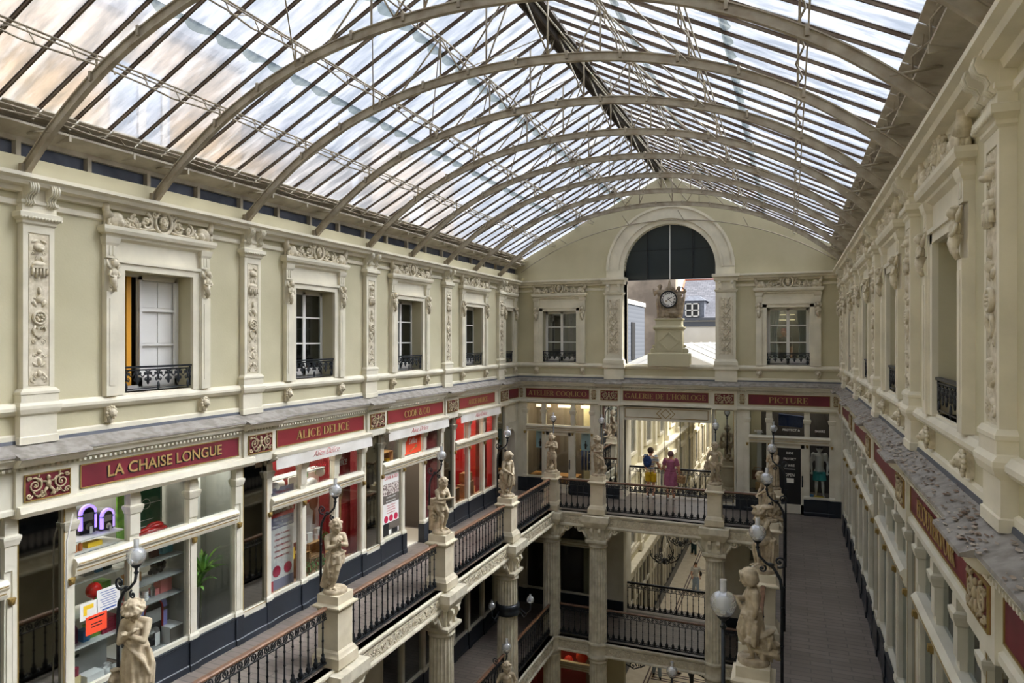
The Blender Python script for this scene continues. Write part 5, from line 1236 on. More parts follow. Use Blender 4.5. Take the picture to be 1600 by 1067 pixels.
for z, nm in ((0, 'upper'), (Z1, 'lower')):
    balustrade(T((RL-5.57)/2, RY, z), 1.1 if z == 0 else 1.3, '%s short balustrade between the corner putto column and the next' % nm)
    balustrade(T(-3.81, RY, z), 3.1, '%s balustrade in front of the passage doorway%s' % (nm, ', before the couple' if z == 0 else ''))
    balustrade(T((RR-2.05)/2, RY, z), 1.18 if z == 0 else 1.3, '%s short balustrade right of the passage axis' % nm)
balustrade(T(-3.85, 23.85, 0), 2.95, 'upper far balustrade the couple lean on', wood=False); balustrade(T(-3.85, 23.5, Z1), 2.95, 'lower far balustrade above the mosaic passage', wood=False)

# columns
c0 = root('column', 'fluted stone column at the far left corner of the light well', 'column', T(RL, RY, 0), 'fluted columns carrying the galleries')
fl = lambda a, z: 1-.1*abs(math.cos(10*a))**.5
def shaft(z0, z1):
    mb = MB(); mb.lathe([(.3, z0), (.29, z0+.2), (.265, z1-.1), (.265, z1)], (0, 0, 0), 120, False, fl); mb.lathe([(.27, z1-.02), (.3, z1), (.3, z1+.04), (.27, z1+.06), (.27, z1+.1), (.3, z1+.14)], (0, 0, 0), 24); return mb
ob('upper_shaft', shaft(Z1-.02, -1.02), 'grey_stone', c0); ob('lower_shaft', shaft(Z2+.35, Z1-.62), 'grey_stone', c0)
mb = MB(); mb.lathe([(.33, Z1-.5), (.36, Z1-.46), (.33, Z1-.4), (.31, Z1-.36), (.31, Z1-.12), (.34, Z1-.08), (.36, Z1-.04), (.33, Z1)], (0, 0, 0), 28); ob('drum_band', mb, 'grey_stone', c0)
mb = MB(); mb.sq([(.36, Z2), (.36, Z2+.2), (.32, Z2+.22), (.3, Z2+.36)]); ob('foot', mb, 'grey_stone', c0)
mb = MB(); mb.sq([(.3, -.9), (.33, -.86), (.33, -.8), (.24, -.78), (.24, -.46), (.3, -.42), (.4, -.26), (.42, -.22), (.42, -.04)]); cap = ob('capital', mb, 'grey_stone', c0)
for q in range(4):
    mb = MB(); mb.sweepx([(-.22,-.42),(-.36,-.42),(-.38,-.5),(-.32,-.58),(-.28,-.68),(-.3,-.76),(-.24,-.8),(-.22,-.8)], -.17, -.08); mb.sweepx([(-.22,-.42),(-.36,-.42),(-.38,-.5),(-.32,-.58),(-.28,-.68),(-.3,-.76),(-.24,-.8),(-.22,-.8)], .08, .17)
    if q % 2:     # big side scrolls reaching along the beam
        for y in (-.14, .14):
            m = MB(); spiral(m, 0, 0, .15, 1.6, 1, 0, .036, 0, 18, 6); m.tube([(-.1, 0, -.04), (-.16, 0, -.16), (-.25, 0, -.3)], [.04, .05, .05], 6); mb.merge(m, Matrix.Translation((y, -.56, -.5)) @ Matrix.Rotation(-PI/2, 4, 'Z'))
        mb.sweepx([(-.22,-.38),(-.55,-.38),(-.66,-.44),(-.66,-.55),(-.56,-.6),(-.45,-.56),(-.36,-.66),(-.3,-.8),(-.22,-.8)], -.12, .12)
    ob('scroll_bracket', mb, 'grey_stone', cap, Matrix.Rotation(q*PI/2, 4, 'Z'))
for x, y, l, rz in [(-5.57, RY, 'fluted column left of the passage axis', 0), (-2.05, RY, 'fluted column right of the passage axis', 0), (RR, RY, 'fluted column at the far right corner', 0)]+[(RL, y, 'fluted column under the %s statue on the left' % n, PI/2) for y, n in zip(PY_, ('wreathed', 'praying', 'reading', 'pale bobbed'))]+[(RR, y, 'fluted column under the %s statue of the right row' % n, PI/2) for y, n in zip(PY_[1:], ('baton-holding', 'seated', 'stooping'))]:
    cp(c0, T(x, y, 0, rz), l)
t = root('column_lamp', 'black iron ring with two globe lamps round a left column', 'lamp', T(RL, PY_[3], 0))
mb = MB(); mb.lathe([(.27, -2.0), (.33, -1.98), (.33, -1.9), (.3, -1.87), (.33, -1.8), (.33, -1.72), (.27, -1.7)], (0, 0, 0), 24); ob('iron_ring', mb, 'iron', t)
for a in (-1.9, .35):
    dx, dy = math.cos(a), math.sin(a); mb = MB(); mb.tube([(.33*dx, .33*dy, -1.85), (.5*dx, .5*dy, -2.0), (.62*dx, .62*dy, -1.9), (.62*dx, .62*dy, -1.72)], .018, 6); mb.tube([(.35*dx, .35*dy, -1.95), (.45*dx, .45*dy, -2.1), (.52*dx, .52*dy, -2.02)], .014, 6); ob('arm', mb, 'iron', t)
    mb = MB(); mb.lathe([(.04, -.08), (.09, -.04), (.1, .02), (.07, .09), (.03, .1), (.03, .16)], (.62*dx, .62*dy, -1.63), 16); ob('globe', mb, 'lampglass', t)
# ================================================================ CLOCK GROUP
t = root('clock_pedestal', 'cream stone pedestal with a raised diamond under the clock', 'pedestal', T(-3.73, YE-.02, 0))
mb = MB(); mb.sq([(.67,4.54,.3),(.67,4.95,.3),(.64,4.97,.27)], 0, .1); mb.sq([(.46,4.95,.24),(.45,5.0,.22),(.44,5.72,.22),(.46,5.74,.24),(.5,5.8,.28),(.5,5.84,.28),(.44,5.86,.22),(.42,5.9,.2),(.42,6.04,.2),(.46,6.08,.24),(.46,6.12,.24)], 0, .1); ob('block', mb, 'stucco', t)
mb = MB(); zc = 5.36
for a, b in zip([(-.34, zc), (0, zc+.3), (.34, zc), (0, zc-.3)], [(0, zc+.3), (.34, zc), (0, zc-.3), (-.34, zc)]):
    d = Vector((b[0]-a[0], b[1]-a[1])).normalized(); n = (-d.y*.022, d.x*.022); mb.prism([(a[0]-n[0], a[1]-n[1]), (b[0]-n[0], b[1]-n[1]), (b[0]+n[0], b[1]+n[1]), (a[0]+n[0], a[1]+n[1])], -.15, -.11)
for a in ((-.4, .4, 5.04, 5.06), (-.4, .4, 5.68, 5.7), (-.4, -.38, 5.04, 5.7), (.38, .4, 5.04, 5.7)): mb.box(a[0], a[1], -.135, -.11, a[2], a[3])
ob('diamond', mb, 'stucco', t)
mb = MB()
for s in (-1, 1): spiral(mb, s*.53, 5.05, .09, 1.5, s, -PI/2, .03, .05, 14, 6); spiral(mb, s*.52, 5.2, .05, 1.3, -s, -PI/2, .022, .05, 12, 6); mb.box(s*.44, s*.6, 0, .1, 4.97, 5.12)
ob('side_scroll', mb, 'stucco', t)
t = root('clock_group', 'grey stone sculpture group of two figures holding a clock', 'sculpture', T(-3.73, YE+.08, 6.12))
mb = MB()
m = MB(); body(m, 'adult', elL=(.12,-.06,.67), wrL=(.15,-.1,.58), elR=(-.16,.02,.7), wrR=(-.19,-.02,.84), hdR=(0,0,1), hair='curly', ha=(0,.1,0), knL=(.05,-.05,.29), fat=.95)
drape(m, [(0,0,.62,.09,.07), (0,0,.45,.12,.1), (.04,0,.25,.11,.09), (.05,0,.03,.12,.1)], 9, .14)
mb.merge(m, T(-.31, .02, 0, 0, 1.14))
for i in range(7): a = i*PI/6; mb.tube([(-.31+.07*math.cos(a), .0, 1.08+.07*math.sin(a)), (-.31+.13*math.cos(a), .0, 1.08+.13*math.sin(a))], .008, 5)
m = MB(); body(m, 'adult', elL=(.2,-.03,.84), wrL=(.1,-.06,.97), hdL=(-1,0,.2), elR=(-.14,-.06,.83), wrR=(-.05,-.1,.9), hdR=(.6,0,.5), head=(-.01,-.03,.93), ha=(-.4,.25,.15), hair='curly', knR=(-.03,-.06,.29), fat=.95)
drape(m, [(0,0,.66,.1,.08), (.02,0,.45,.13,.1), (0,0,.25,.12,.1), (-.04,0,.03,.13,.1)], 9, .15, 1); swag(m, [(.16,.02,.9), (.15,-.05,.65), (.1,-.08,.4), (.0,-.08,.15)], .025, 6, 3)
mb.merge(m, T(.32, .02, 0, 0, 1.06))
rock(mb, (0, .03, .2), (.28, .12, .34), 4, 22); rock(mb, (0, .06, .7), (.2, .1, .4), 5, 12); mb.tube([(0, .02, .8), (0, .02, 1.15), (0, .02, 1.28)], [.06, .05, .015], 8)
for i in range(10): m = MB(); spiral(m, 0, 0, .06, 1.3, 1 if i % 2 else -1, i, .018, 0, 10, 6); mb.merge(m, T(-.22+.05*i, -.12, .12+.09*(i % 3)))
ob('figures', remesh(mb, .012, 'figures', 1), mat('clock_stone', (172, 156, 132), .8, c2=(128, 112, 92), nscale=6, bump=.3), t)
t = root('clock', 'round white clock with Roman numerals showing ten past one', 'clock', T(-3.73, YE-.1, 6.75))
def disc(r, y0, y1, n=40): return [(r*math.cos(2*PI*i/n), r*math.sin(2*PI*i/n)) for i in range(n)]
mb = MB(); mb.prism(disc(.25, 0, 0), -.0, .12); ob('dial', mb, 'porc', t)
mb = MB(); mb.tube([(.265*math.cos(2*PI*i/40), .0, .265*math.sin(2*PI*i/40)) for i in range(40)], .026, 8, True); ob('bezel', mb, 'black', t)
mb = MB()
rn_ = ['XII', 'I', 'II', 'III', 'IIII', 'V', 'VI', 'VII', 'VIII', 'IX', 'X', 'XI']
for i, s in enumerate(rn_):
    a = PI/2-i*PI/6; me = sans(s, .06, None, .002, .003); me.transform(Matrix.Rotation(-(a-PI/2), 4, 'Y')); me.transform(Matrix.Translation((.195*math.cos(a), -.004, .195*math.sin(a))))
    mb.add([tuple(v.co) for v in me.vertices], [tuple(p.vertices) for p in me.polygons])
ob('numerals', mb, 'black', t)
def hand_(a, L, w): mb = MB(); dx, dz = math.sin(a), math.cos(a); mb.prism([(-dx*.05-dz*w*.6, -dz*.05+dx*w*.6), (-dx*.05+dz*w*.6, -dz*.05-dx*w*.6), (dx*L*.7+dz*w, dz*L*.7-dx*w), (dx*L, dz*L), (dx*L*.7-dz*w, dz*L*.7+dx*w)], -.014, -.008); return mb
ob('hour_hand', hand_(math.radians(58), .15, .014), 'black', t); ob('minute_hand', hand_(math.radians(135), .2, .008), 'black', t)

# ================================================================ OUTDOORS
def bld(name, label, mb, m, cat='building'): t = root(name, label, cat); ob('walls', mb, m, t); return t
mb = MB(); mb.box(-14.9, -14.2, -8, 14.8, 4, 12.9)
b = bld('neighbour_house', 'beige rendered house wall looming beyond the left glass roof', mb, 'beige')
for y in (3.4, 10.8):
    mb = MB(); mb.box(-14.22, -14.16, y, y+1.6, 9.5, 11.8); w = ob('window', mb, mat('blue_reveal', (150, 170, 192), .5), b)
    mb = MB(); mb.box(-14.17, -14.12, y+.7, y+.9, 9.5, 11.8); mb.box(-14.17, -14.12, y+1.35, y+1.5, 9.5, 11.8); ob('window_bars', mb, 'white', w)
mb = MB(); mb.box(-15.5, -14.1, -8, 14.9, 12.9, 13.1); ob('roof_edge', mb, 'slate', b)
mb = MB(); mb.box(-15.2, -14.6, 15.3, 20.6, 4, 11.6); b = bld('neighbour_house', 'greyer house wall beyond the roof between two beige ones', mb, 'conc')
mb = MB(); mb.hexa([(-15.6,15.2,11.6),(-14.5,15.2,11.6),(-14.5,20.7,11.6),(-15.6,20.7,11.6)], [(-17,15.2,13.4),(-16.4,15.2,13.4),(-16.4,20.7,13.4),(-17,20.7,13.4)]); ob('slate_roof', mb, 'slate', b)
mb = MB(); mb.box(-14.9, -14.3, 21.4, 28, 4, 12.9); b = bld('neighbour_house', 'second beige house wall beyond the roof, farther along', mb, 'beige')
mb = MB(); mb.box(-14.32, -14.25, 24, 25.2, 9.2, 11.2); ob('window', mb, 'white', b)
# clad building left
mb = MB(); mb.box(-13, -6.95, 25.2, 35.1, 3.95, 7.1); b = bld('clad_building', 'pale slate-clad modern block seen left of the clock', mb, 'slat')
mb = MB(); mb.box(-13, -6.9, 25.15, 35.15, 7.1, 7.3); ob('roof_edge', mb, 'white', b)
mb = MB(); mb.box(-6.96, -6.9, 31.9, 32.6, 4.5, 6.25); ob('window', mb, 'black', b)
mb = MB(); mb.box(-14, -7.05, 46, 47, 2, 14); bld('stained_wall', 'weathered grey-brown blind wall behind the clock', mb, 'conc', 'wall')
mb = MB(); mb.box(-6.95, 6, 46, 54, 2, 6.8); b = bld('slate_house', 'white house with a steep slate roof and dormer right of the clock', mb, 'facade')
mb = MB(); mb.hexa([(-7.0, 45.8, 6.8), (6, 45.8, 6.8), (6, 54, 6.8), (-7.0, 54, 6.8)], [(-7.0, 49.9, 9.65), (6, 49.9, 9.65), (6, 50.1, 9.65), (-7.0, 50.1, 9.65)]); ob('slate_roof', mb, 'slates', b)
mb = MB(); mb.box(-7, 6, 45.7, 45.9, 6.7, 6.86); mb.box(-7, 6, 45.9, 46, 6.3, 6.6); ob('gutter', mb, 'lead', b)
mb = MB(); mb.tube([(-7.0, 50, 9.7), (6, 50, 9.7)], .06, 8); mb.tube([(-7.0, 45.9, 6.9), (-7.0, 49.9, 9.65)], .06, 6); ob('ridge_tiles', mb, mat('terracotta', (190, 104, 70), .8), b)
d = MB(); d.box(-6.62, -5.2, 45.95, 48, 6.86, 8.0); dm = ob('dormer', d, 'slate', b); d = MB(); d.hexa([(-6.75, 45.8, 7.98), (-5.05, 45.8, 7.98), (-5.05, 48.8, 7.98), (-6.75, 48.8, 7.98)], [(-6.2, 46.4, 8.35), (-5.6, 46.4, 8.35), (-5.6, 49, 8.35), (-6.2, 49, 8.35)]); ob('dormer_roof', d, 'slate', dm)
d = MB(); d.box(-6.4, -5.5, 45.85, 45.95, 6.93, 7.82); ob('dormer_window', d, 'black', dm); d = MB()
for a in ((-6.4, -6.32), (-6.0, -5.9), (-5.58, -5.5)): d.box(a[0], a[1], 45.8, 45.86, 6.93, 7.82)
for z in (6.93, 7.33, 7.75): d.box(-6.4, -5.5, 45.8, 45.86, z, z+.07)
ob('dormer_frame', d, 'white', dm)
# roof of the passage behind
t = root('corrugated_roof', 'white corrugated glass roof sheets beyond the clock opening', 'roof')
n = 40
for s, x0, x1, z0, z1 in ((1, -6.9, -4.0, 3.9, 5.2), (-1, -4.0, -1.0, 5.2, 3.9)):
    mb = MB(); vs = []; fs = []
    for i in range(121):
        y = 24.3+i*.15; dz = .03*(i % 2)
        vs += [(x0, y, z0+dz), (x1, y, z1+dz)]
    for i in range(120): fs.append((2*i, 2*i+1, 2*i+3, 2*i+2))
    mb.add(vs, fs); ob('roof_sheet', mb, 'sheetglass', t)
mb = MB(); mb.box(-4.06, -3.94, 24.3, 42, 5.18, 5.27); 
for y in (27, 30.5, 34, 38): mb.tube([(-6.9, y, 3.95), (-4, y, 5.28), (-1, y, 3.95)], .03, 5)
ob('roof_bars', mb, 'white', t)
mb = MB(); mb.box(-1.0, 8, 24.2, 46, 3.6, 3.9); mb.box(-14, -6.9, 24.5, 46, 3.6, 3.9); tag(ob('flat_roof', mb, 'lead'), 'grey lead flat roofs beside the corrugated glass', 'roof')

# ================================================================ PASSAGE BEYOND THE DOORWAY
PXL, PXR = -6.7, -1.2
def far_wall(x, s, nm):
    mb = MB(); mb.box(x, x-s*.3, 24.1, 72, Z2+4.2, 3.9); 
    st('wall_passage', mb, 'stucco', 'cream upper %s wall of the passage beyond the doorway' % nm, 'wall')
    mb = MB()
    pr = lambda z, p, h: mb.box(x, x+s*p, 24.1, 72, z, z+h)
    pr(-4.75, .35, .1); pr(-4.85, .25, .1); pr(-4.3, .08, .12); pr(-.75, .12, .1); pr(-.62, .25, .16); pr(-.46, .35, .06)
    y = 25
    while y < 72:
        mb.box(x, x+s*.12, y-.2, y+.2, -4.6, 3.6); mb.box(x, x+s*.18, y-.25, y+.25, -4.6, -4.2); mb.box(x, x+s*.17, y-.24, y+.24, -1.1, -.9); mb.box(x, x+s*.2, y-.28, y+.28, -.4, -.1)
        c = y+1.9
        for z0, z1 in ((-3.9, -1.6), (.3, 2.6)):
            for q in (-.75, .6): mb.box(x, x+s*.1, c+q, c+q+.15, z0, z1+.1)
            mb.box(x, x+s*.2, c-.85, c+.85, z1+.1, z1+.3); mb.box(x, x+s*.12, c-.8, c+.8, z0-.12, z0)
        y += 3.8
    st('trim_12', mb, 'stone', 'pilasters, window frames and ledges of the %s passage wall' % nm, 'moulding')
    mb = MB(); y = 26.9
    while y < 70:
        for z0, z1 in ((-3.9, -1.6), (.3, 2.6)): mb.box(x, x+s*.02, y-.6, y+.6, z0, z1)
        y += 3.8
    st('window_30', mb, 'winpane', 'row of tall windows in the %s passage wall' % nm, 'window')
    mb = MB(); y = 24.2
    while y < 70:
        for q, w in ((0, .35), (1.05, .12), (2.0, .12), (3.05, .35)): mb.box(x, x+s*.1, y+q, y+q+w, Z2+.5, -4.85)
        y += 3.8
    mb.box(x, x+s*.08, 24.1, 72, -5.4, -4.85); mb.box(x, x+s*.09, 24.1, 72, -6.6, -6.45); mb.box(x, x-s*.2, 24.1, 72, Z2, Z2+.05)
    st('trim_13', mb, 'paint', 'cream shop posts at the foot of the %s passage wall' % nm, 'shop posts')
    mb = MB(); mb.box(x-s*.02, x-s*.2, 24.1, 72, Z2, -4.7); st('wall_shops', mb, 'dim', 'shop windows along the %s side of the ground passage' % nm, 'wall')
    mb = MB(); mb.box(x, x+s*.14, 24.1, 72, Z2, Z2+.5); st('trim_14', mb, 'navy', 'navy plinth along the %s side of the ground passage' % nm, 'plinth')
far_wall(PXL, 1, 'left'); far_wall(PXR, -1, 'right')
for y, x in ((28, PXL+.2), (31.8, PXL+.2)):
    mb = MB(); mb.box(PXL, PXL+.28, y-.0, y+.25, -5.3, -4.95)
t = root('chandelier', 'black wrought iron chandelier hanging in the passage, nearest', 'chandelier', T(-4.6, 27.2, -3.2), 'iron chandeliers in the passage')
mb = MB()
for i in range(3): a = 2*PI*i/3; mb.tube([(.35*math.cos(a), .35*math.sin(a), .1), (.06*math.cos(a), .06*math.sin(a), .95)], .014, 5)
mb.tube([(0, 0, .95), (0, 0, 6.9)], .012, 5); mb.tube([(.06*math.cos(2*PI*i/10), .06*math.sin(2*PI*i/10), .95) for i in range(10)], .02, 6, True)
ob('hanging_rods', mb, 'iron', t)
for i in range(6):
    a = 2*PI*i/6; m = MB(); m.tube([(.08, 0, -.05), (.25, 0, -.15), (.45, 0, -.05), (.55, 0, .08)], .022, 6); spiral(m, .3, .02, .1, 1.4, 1, 0, .018, 0, 14, 6); spiral(m, .5, .12, .05, 1.2, -1, 0, .012, 0, 10, 5); m.tube([(.55, 0, .08), (.55, 0, .26)], .02, 6)
    ob('arm', m, 'iron', t, T(0, 0, 0, a))
mb = MB(); mb.ell((0, 0, -.1), (.1, .1, .14), 10); ob('boss', mb, 'iron', t)
cp(t, T(-4.9, 33.5, -4.3), 'small black chandelier deeper in the passage, lower one'); cp(t, T(-4.9, 36.5, -2.4), 'small black chandelier deepest in the passage, near the ledge line')
t = root('wall_bracket', 'black scrolled iron lamp bracket low at the passage mouth, left', 'bracket', T(-5.45, 24.6, -6.4), 'black scroll brackets at the passage mouth')
mb = MB(); m = MB(); spiral(m, .15, 0, .14, 1.4, 1, 0, .022, 0, 16, 6); spiral(m, .42, .05, .09, 1.3, -1, 0, .018, 0, 14, 6); m.tube([(-.1, 0, 0), (.2, 0, -.12), (.6, 0, .08)], .022, 6); ob('scroll', m, 'iron', t)
cp(t, T(-2.9, 24.6, -6.3), 'black scrolled iron lamp bracket low at the passage mouth, right')

# ---- lower levels of the well
lf = shopfront(W('left', SC[1], Z1), 'dark glazed shop front of the lower left gallery, nearest', SL, group='lower gallery shopfronts')
for i, y in enumerate(SC[2:]): cp(lf, W('left', y, Z1), 'dark glazed shop front of the lower left gallery, %s' % ('middle' if i == 0 else 'farthest'))
mb = MB()
for a, b in [(RC[i]-.42, RC[i]+.42) for i in range(1, 5)]+[(Y0, 9.9), (21.2, YE)]: mb.box(XL-.1, XL+.04, a, b, Z1, -.14)
for a, b in ((Y0, RY),): mb.box(XR-.04, XR+.1, a, YE, Z1, -.14)
mb.box(XL-.1, XL+.03, Y0, YE, -.8, -.14)
for a, b in ((XL, -8.9), (-6.28, -5.25), (-2.36, -1.34), (1.24, XR)): mb.box(a, b, YE-.04, YE+.3, Z1, -.14)
mb.box(XL, -5.25, YE, YE+.1, -.8, -.14); mb.box(-2.36, XR, YE, YE+.1, -.8, -.14); mb.box(-5.25, -2.36, YE, YE+.1, -.5, -.14)
st('wall_lower', mb, 'paint', 'cream piers and lintels of the lower gallery', 'wall')
shopfront(W('end', -7.6, Z1), 'dark glazed front left of the lower passage opening', [(-1.16, -.05), (.08, 1.18)], group='lower gallery shopfronts'); shopfront(W('end', -.05, Z1), 'dark glazed front right of the lower passage opening', [(-1.15, -.05), (.08, 1.15)], group='lower gallery shopfronts')
mb = MB(); mb.box(XL, -5.25, YE-.08, YE-.04, Z1, Z1+.5); mb.box(-2.36, XR, YE-.08, YE-.04, Z1, Z1+.5); st('trim_15', mb, 'navy', 'navy skirting of the lower clock-wall piers', 'skirting')
mb = MB()
for z0, z1 in ((Z2, Z1-.14),):
    for a, b in ((XL-.1, -8.9), (-6.28, -5.25), (-2.36, -1.34), (1.24, XR)): mb.box(a, b, YE-.04, YE+.3, z0, z1)
    mb.box(XL-.1, -5.25, YE, YE+.2, -5.0, z1); mb.box(-2.36, XR, YE, YE+.2, -5.0, z1); mb.box(XL-.1, XL, Y0, YE, z0, z1); mb.box(XR, XR+.1, Y0, YE, z0, z1)
st('wall_ground', mb, 'stucco', 'cream walls of the ground floor under the galleries', 'wall')
shopfront(W('end', -7.6, Z2), 'warm lit shop window on the ground floor left of the passage', [(-1.16, -.05), (.08, 1.18)], ztop=4.0, zt=3.0, group='ground floor shopfronts')
room(W('end', -7.6, 0), -1.25, 1.25, 1.3, 'deepred', 'dark red inner walls of the ground floor shop', Z2+4.0, z0=Z2)
for i, (x, z, m_) in enumerate(((-8.2, -6.0, 'red'), (-7.4, -6.3, 'red'), (-6.9, -5.9, 'orange'))):
    mb = MB(); mb.lathe([(.02, .35), (.12, .3), (.2, .1), (.22, -.05), (.15, -.15)], (x, YE+.6, z), 14); tag(ob('red_hat', mb, m_), 'red rounded display hat in the warm ground floor window, %s' % ('left', 'middle', 'right')[i], 'hat', 'red display hats')

# side walls of the walkway behind the clock wall
mb = MB(); mb.box(-5.65, -5.25, YE+.1, 24.1, 0, 3.6); mb.box(-2.36, -2.0, YE+.1, 24.1, 0, 3.6); mb.box(-5.65, -5.25, YE+.3, 24.1, Z1, -.14); mb.box(-2.36, -2.0, YE+.3, 24.1, Z1, -.14); mb.box(-5.6, -2, YE+.5, 24.1, 3.3, 3.6)
st('wall_doorway', mb, 'paint', 'cream painted reveals of the passage doorways', 'wall')
mb = MB(); mb.box(-6.7, -5.65, 24.0, 24.1, Z2+4.5, 3.9); mb.box(-2.0, -1.2, 24.0, 24.1, Z2+4.5, 3.9); st('wall_doorway', mb, 'stucco', 'stucco returns behind the passage doorways', 'wall')
# ================================================================ AWNINGS
for i, (yc, w, txt, l) in enumerate(((SC[1], 3.15, .2, 'white canvas valance with red script over the kitchenware window, longest lettered one'), (SC[2], 3.1, .1, 'white canvas valance over the open shop door'), (SC[3]-.05, 2.95, .1, 'white canvas valance over the window with the crates'))):
    t = root('awning', l, 'awning', W('left', yc), 'white canvas valances')
    mb = MB(); mb.hexa([(-w/2,-.26,2.98),(w/2,-.26,2.98),(w/2,-.25,2.98),(-w/2,-.25,2.98)], [(-w/2,-.24,3.24),(w/2,-.24,3.24),(w/2,-.23,3.24),(-w/2,-.23,3.24)]); ob('valance', mb, 'canvas', t)
    mb = MB(); mb.sweepx([(-.25,3.2),(-.27,3.27),(-.06,3.3),(-.06,3.2)], -w/2, w/2); ob('case', mb, 'stone', t)
    for s in (-1, 1): mb = MB(); mb.tube([(s*w/2, -.05, 3.1), (s*w/2, -.27, 3.2)], .03, 6); ob('end_arm', mb, 'board', t)
    ob('script', sans('Alice Délice', .13, .85, .002, -.004, .5), 'scrip', t, T(-.1, -.262, 3.11))
t = root('awning', 'closed grey awning case over the gift shop window, nearest', 'awning', W('left', SC[0]), 'white canvas valances')
mb = MB(); mb.sweepx([(-.05,3.15),(-.2,3.16),(-.24,3.22),(-.22,3.3),(-.05,3.32)], -2.3, 1.75); ob('case', mb, 'stone', t)
mb = MB(); mb.tube([(-1.55, -.12, 3.05), (-1.64, -.13, 2.7), (-1.66, -.12, .6)], .011, 6); ob('crank_rod', mb, 'canvas', t)

# ================================================================ GIFT SHOP
S0 = W('left', SC[0])
def P1(name, label, cat, mb, m, x, y, z, group=None, rz=0, wall=None): return tag(ob(name, mb, m, None, (wall or S0) @ T(x, y, z, rz)), label, cat, group)
def B(w, d, h): mb = MB(); mb.box(-w/2, w/2, -d/2, d/2, 0, h); return mb
def PR(name, label, cat, x, y, z, group=None, wall=None, rz=0): return root(name, label, cat, (wall or S0) @ T(x, y, z, rz), group)
def jukebox(x, z, h, label, col, y=.4):
    t = PR('jukebox_radio', label, 'jukebox', x, y, z); w = h*.62
    def arch_(r0, r1, y0, y1, zc, z0=0, n=20):
        mb = MB()
        for i in range(n):
            a, b = PI*i/n, PI*(i+1)/n; mb.prism([(r*math.cos(c), zc+r*math.sin(c)) for r, c in ((r0, a), (r1, a), (r1, b), (r0, b))], y0, y1)
        for s in (-1, 1): mb.box(s*r0, s*r1, y0, y1, z0, zc)
        return mb
    r = w/2; zc = h-r
    mb = MB(); mb.prism([(-r*.95, 0), (r*.95, 0)]+[(r*.95*math.cos(PI*i/16), zc+r*.95*math.sin(PI*i/16)) for i in range(17)], 0, h*.5); ob('cabinet', mb, 'black', t)
    ob('neon_arch', arch_(r*.72, r, -.02, .02, zc, h*.15), col, t, label='glowing tube arch')
    ob('inner_arch', arch_(r*.62, r*.68, -.025, .0, zc, h*.15), 'chrome' if h < .5 else 'red', t)
    mb = MB(); mb.prism(disc(r*.4, 0, 0, 20), -.03, 0); mb.v = [(a, b, c+h*.25) for a, b, c in mb.v]; ob('speaker', mb, 'chrome', t)
    mb = MB(); mb.box(-r*.55, r*.55, -.02, 0, h*.45, h*.7); ob('dial', mb, 'grey', t)
    for s in (-1, 1): mb = MB(); mb.box(s*r*.66, s*r*1.06, -.04, .01, zc-.06*h, zc); ob('clasp', mb, 'chrome', t)
    mb = MB(); mb.box(r*.0, r*.35, -.05, -.045, .0, h*.25); ob('price_card', mb, 'offwhite', t)
def shelf(x0, x1, z, label, m='white', y0=.12, y1=.6, wall=None): mb = MB(); mb.box(x0, x1, y0, y1, z-.02, z); return tag(ob('shelf', mb, m, None, wall or S0), label, 'shelf')
jukebox(-1.0, 2.59, .42, 'small jukebox radio with violet neon arch on the upper shelf, left one', 'glowlilac', .35); jukebox(-.73, 2.56, .34, 'smaller jukebox radio with pale lilac arch on the upper shelf, right one', 'glowlilac', .3)
shelf(-1.46, -.6, 2.58, 'shelf under the small jukebox radios'); shelf(-1.46, -.6, 2.0, 'white shelf of blue and grey boxes in the left light'); shelf(-1.46, -.6, 1.5, 'white shelf below the red balloon'); shelf(-1.46, -.6, 1.08, 'white shelf carrying the purple case and red boxes'); shelf(-1.46, -.6, .5, 'grey window floor under the mugs', 'grey', .06, .9)
t = PR('cupboard', 'grey white cupboard under the window shelves', 'cupboard', -1.03, .62, .5); ob('body', B(.84, .3, .54), 'grey', t); mb = MB(); mb.box(-.2, -.02, -.16, -.15, .3, .34); ob('handle', mb, 'black', t)
for i, x in enumerate((-1.38, -1.3, -1.22)): mb = MB(); mb.lathe([(.03, 0), (.03, .09), (.012, .11), (.012, .13)], (0, 0, 0), 10); P1('jar', 'little amber jar at the left of the upper light, %s of three' % ['left', 'middle', 'right'][i], 'jar', mb, mat('amber', (196, 110, 50), .4), x, .2, 2.42, 'amber jars')
shelf(-1.46, -.6, 2.42, 'low shelf of amber jars behind the cross beam')
P1('box', 'yellow box beside the amber jars', 'box', B(.22, .12, .07), 'yellow', -1.0, .25, 2.42)
for i, (x, w, h, m_, l) in enumerate(((-1.3, .14, .13, 'crate', 'small wooden radio on the shelf of boxes'), (-1.03, .15, .28, 'grey', 'tall grey printed box on the shelf of boxes'), (-.87, .1, .3, 'bluebox', 'tall blue box beside the grey printed one'), (-.73, .12, .2, 'dgreen', 'dark green gift box with pictures'))):
    if m_ == 'bluebox': M['bluebox'] = mat('blue_box', (50, 120, 170), .6)
    P1('gift_box', l, 'box', B(w, .15, h), m_, x, .35, 2.0, 'boxed gifts on the blue and grey shelf')
for x, w, h, m_, l in ((-1.38, .06, .24, 'pink', 'narrow pink game box on the balloon shelf'), (-1.26, .14, .3, 'lime', 'lime green box on the balloon shelf'), (-.7, .14, .3, 'leaf', 'dark green box at the right of the balloon shelf')):
    if m_ == 'lime': M['lime'] = mat('lime', (150, 196, 60), .6)
    P1('game_box', l, 'box', B(w, .2, h), m_, x, .45, 1.5, 'boxes on the balloon shelf')
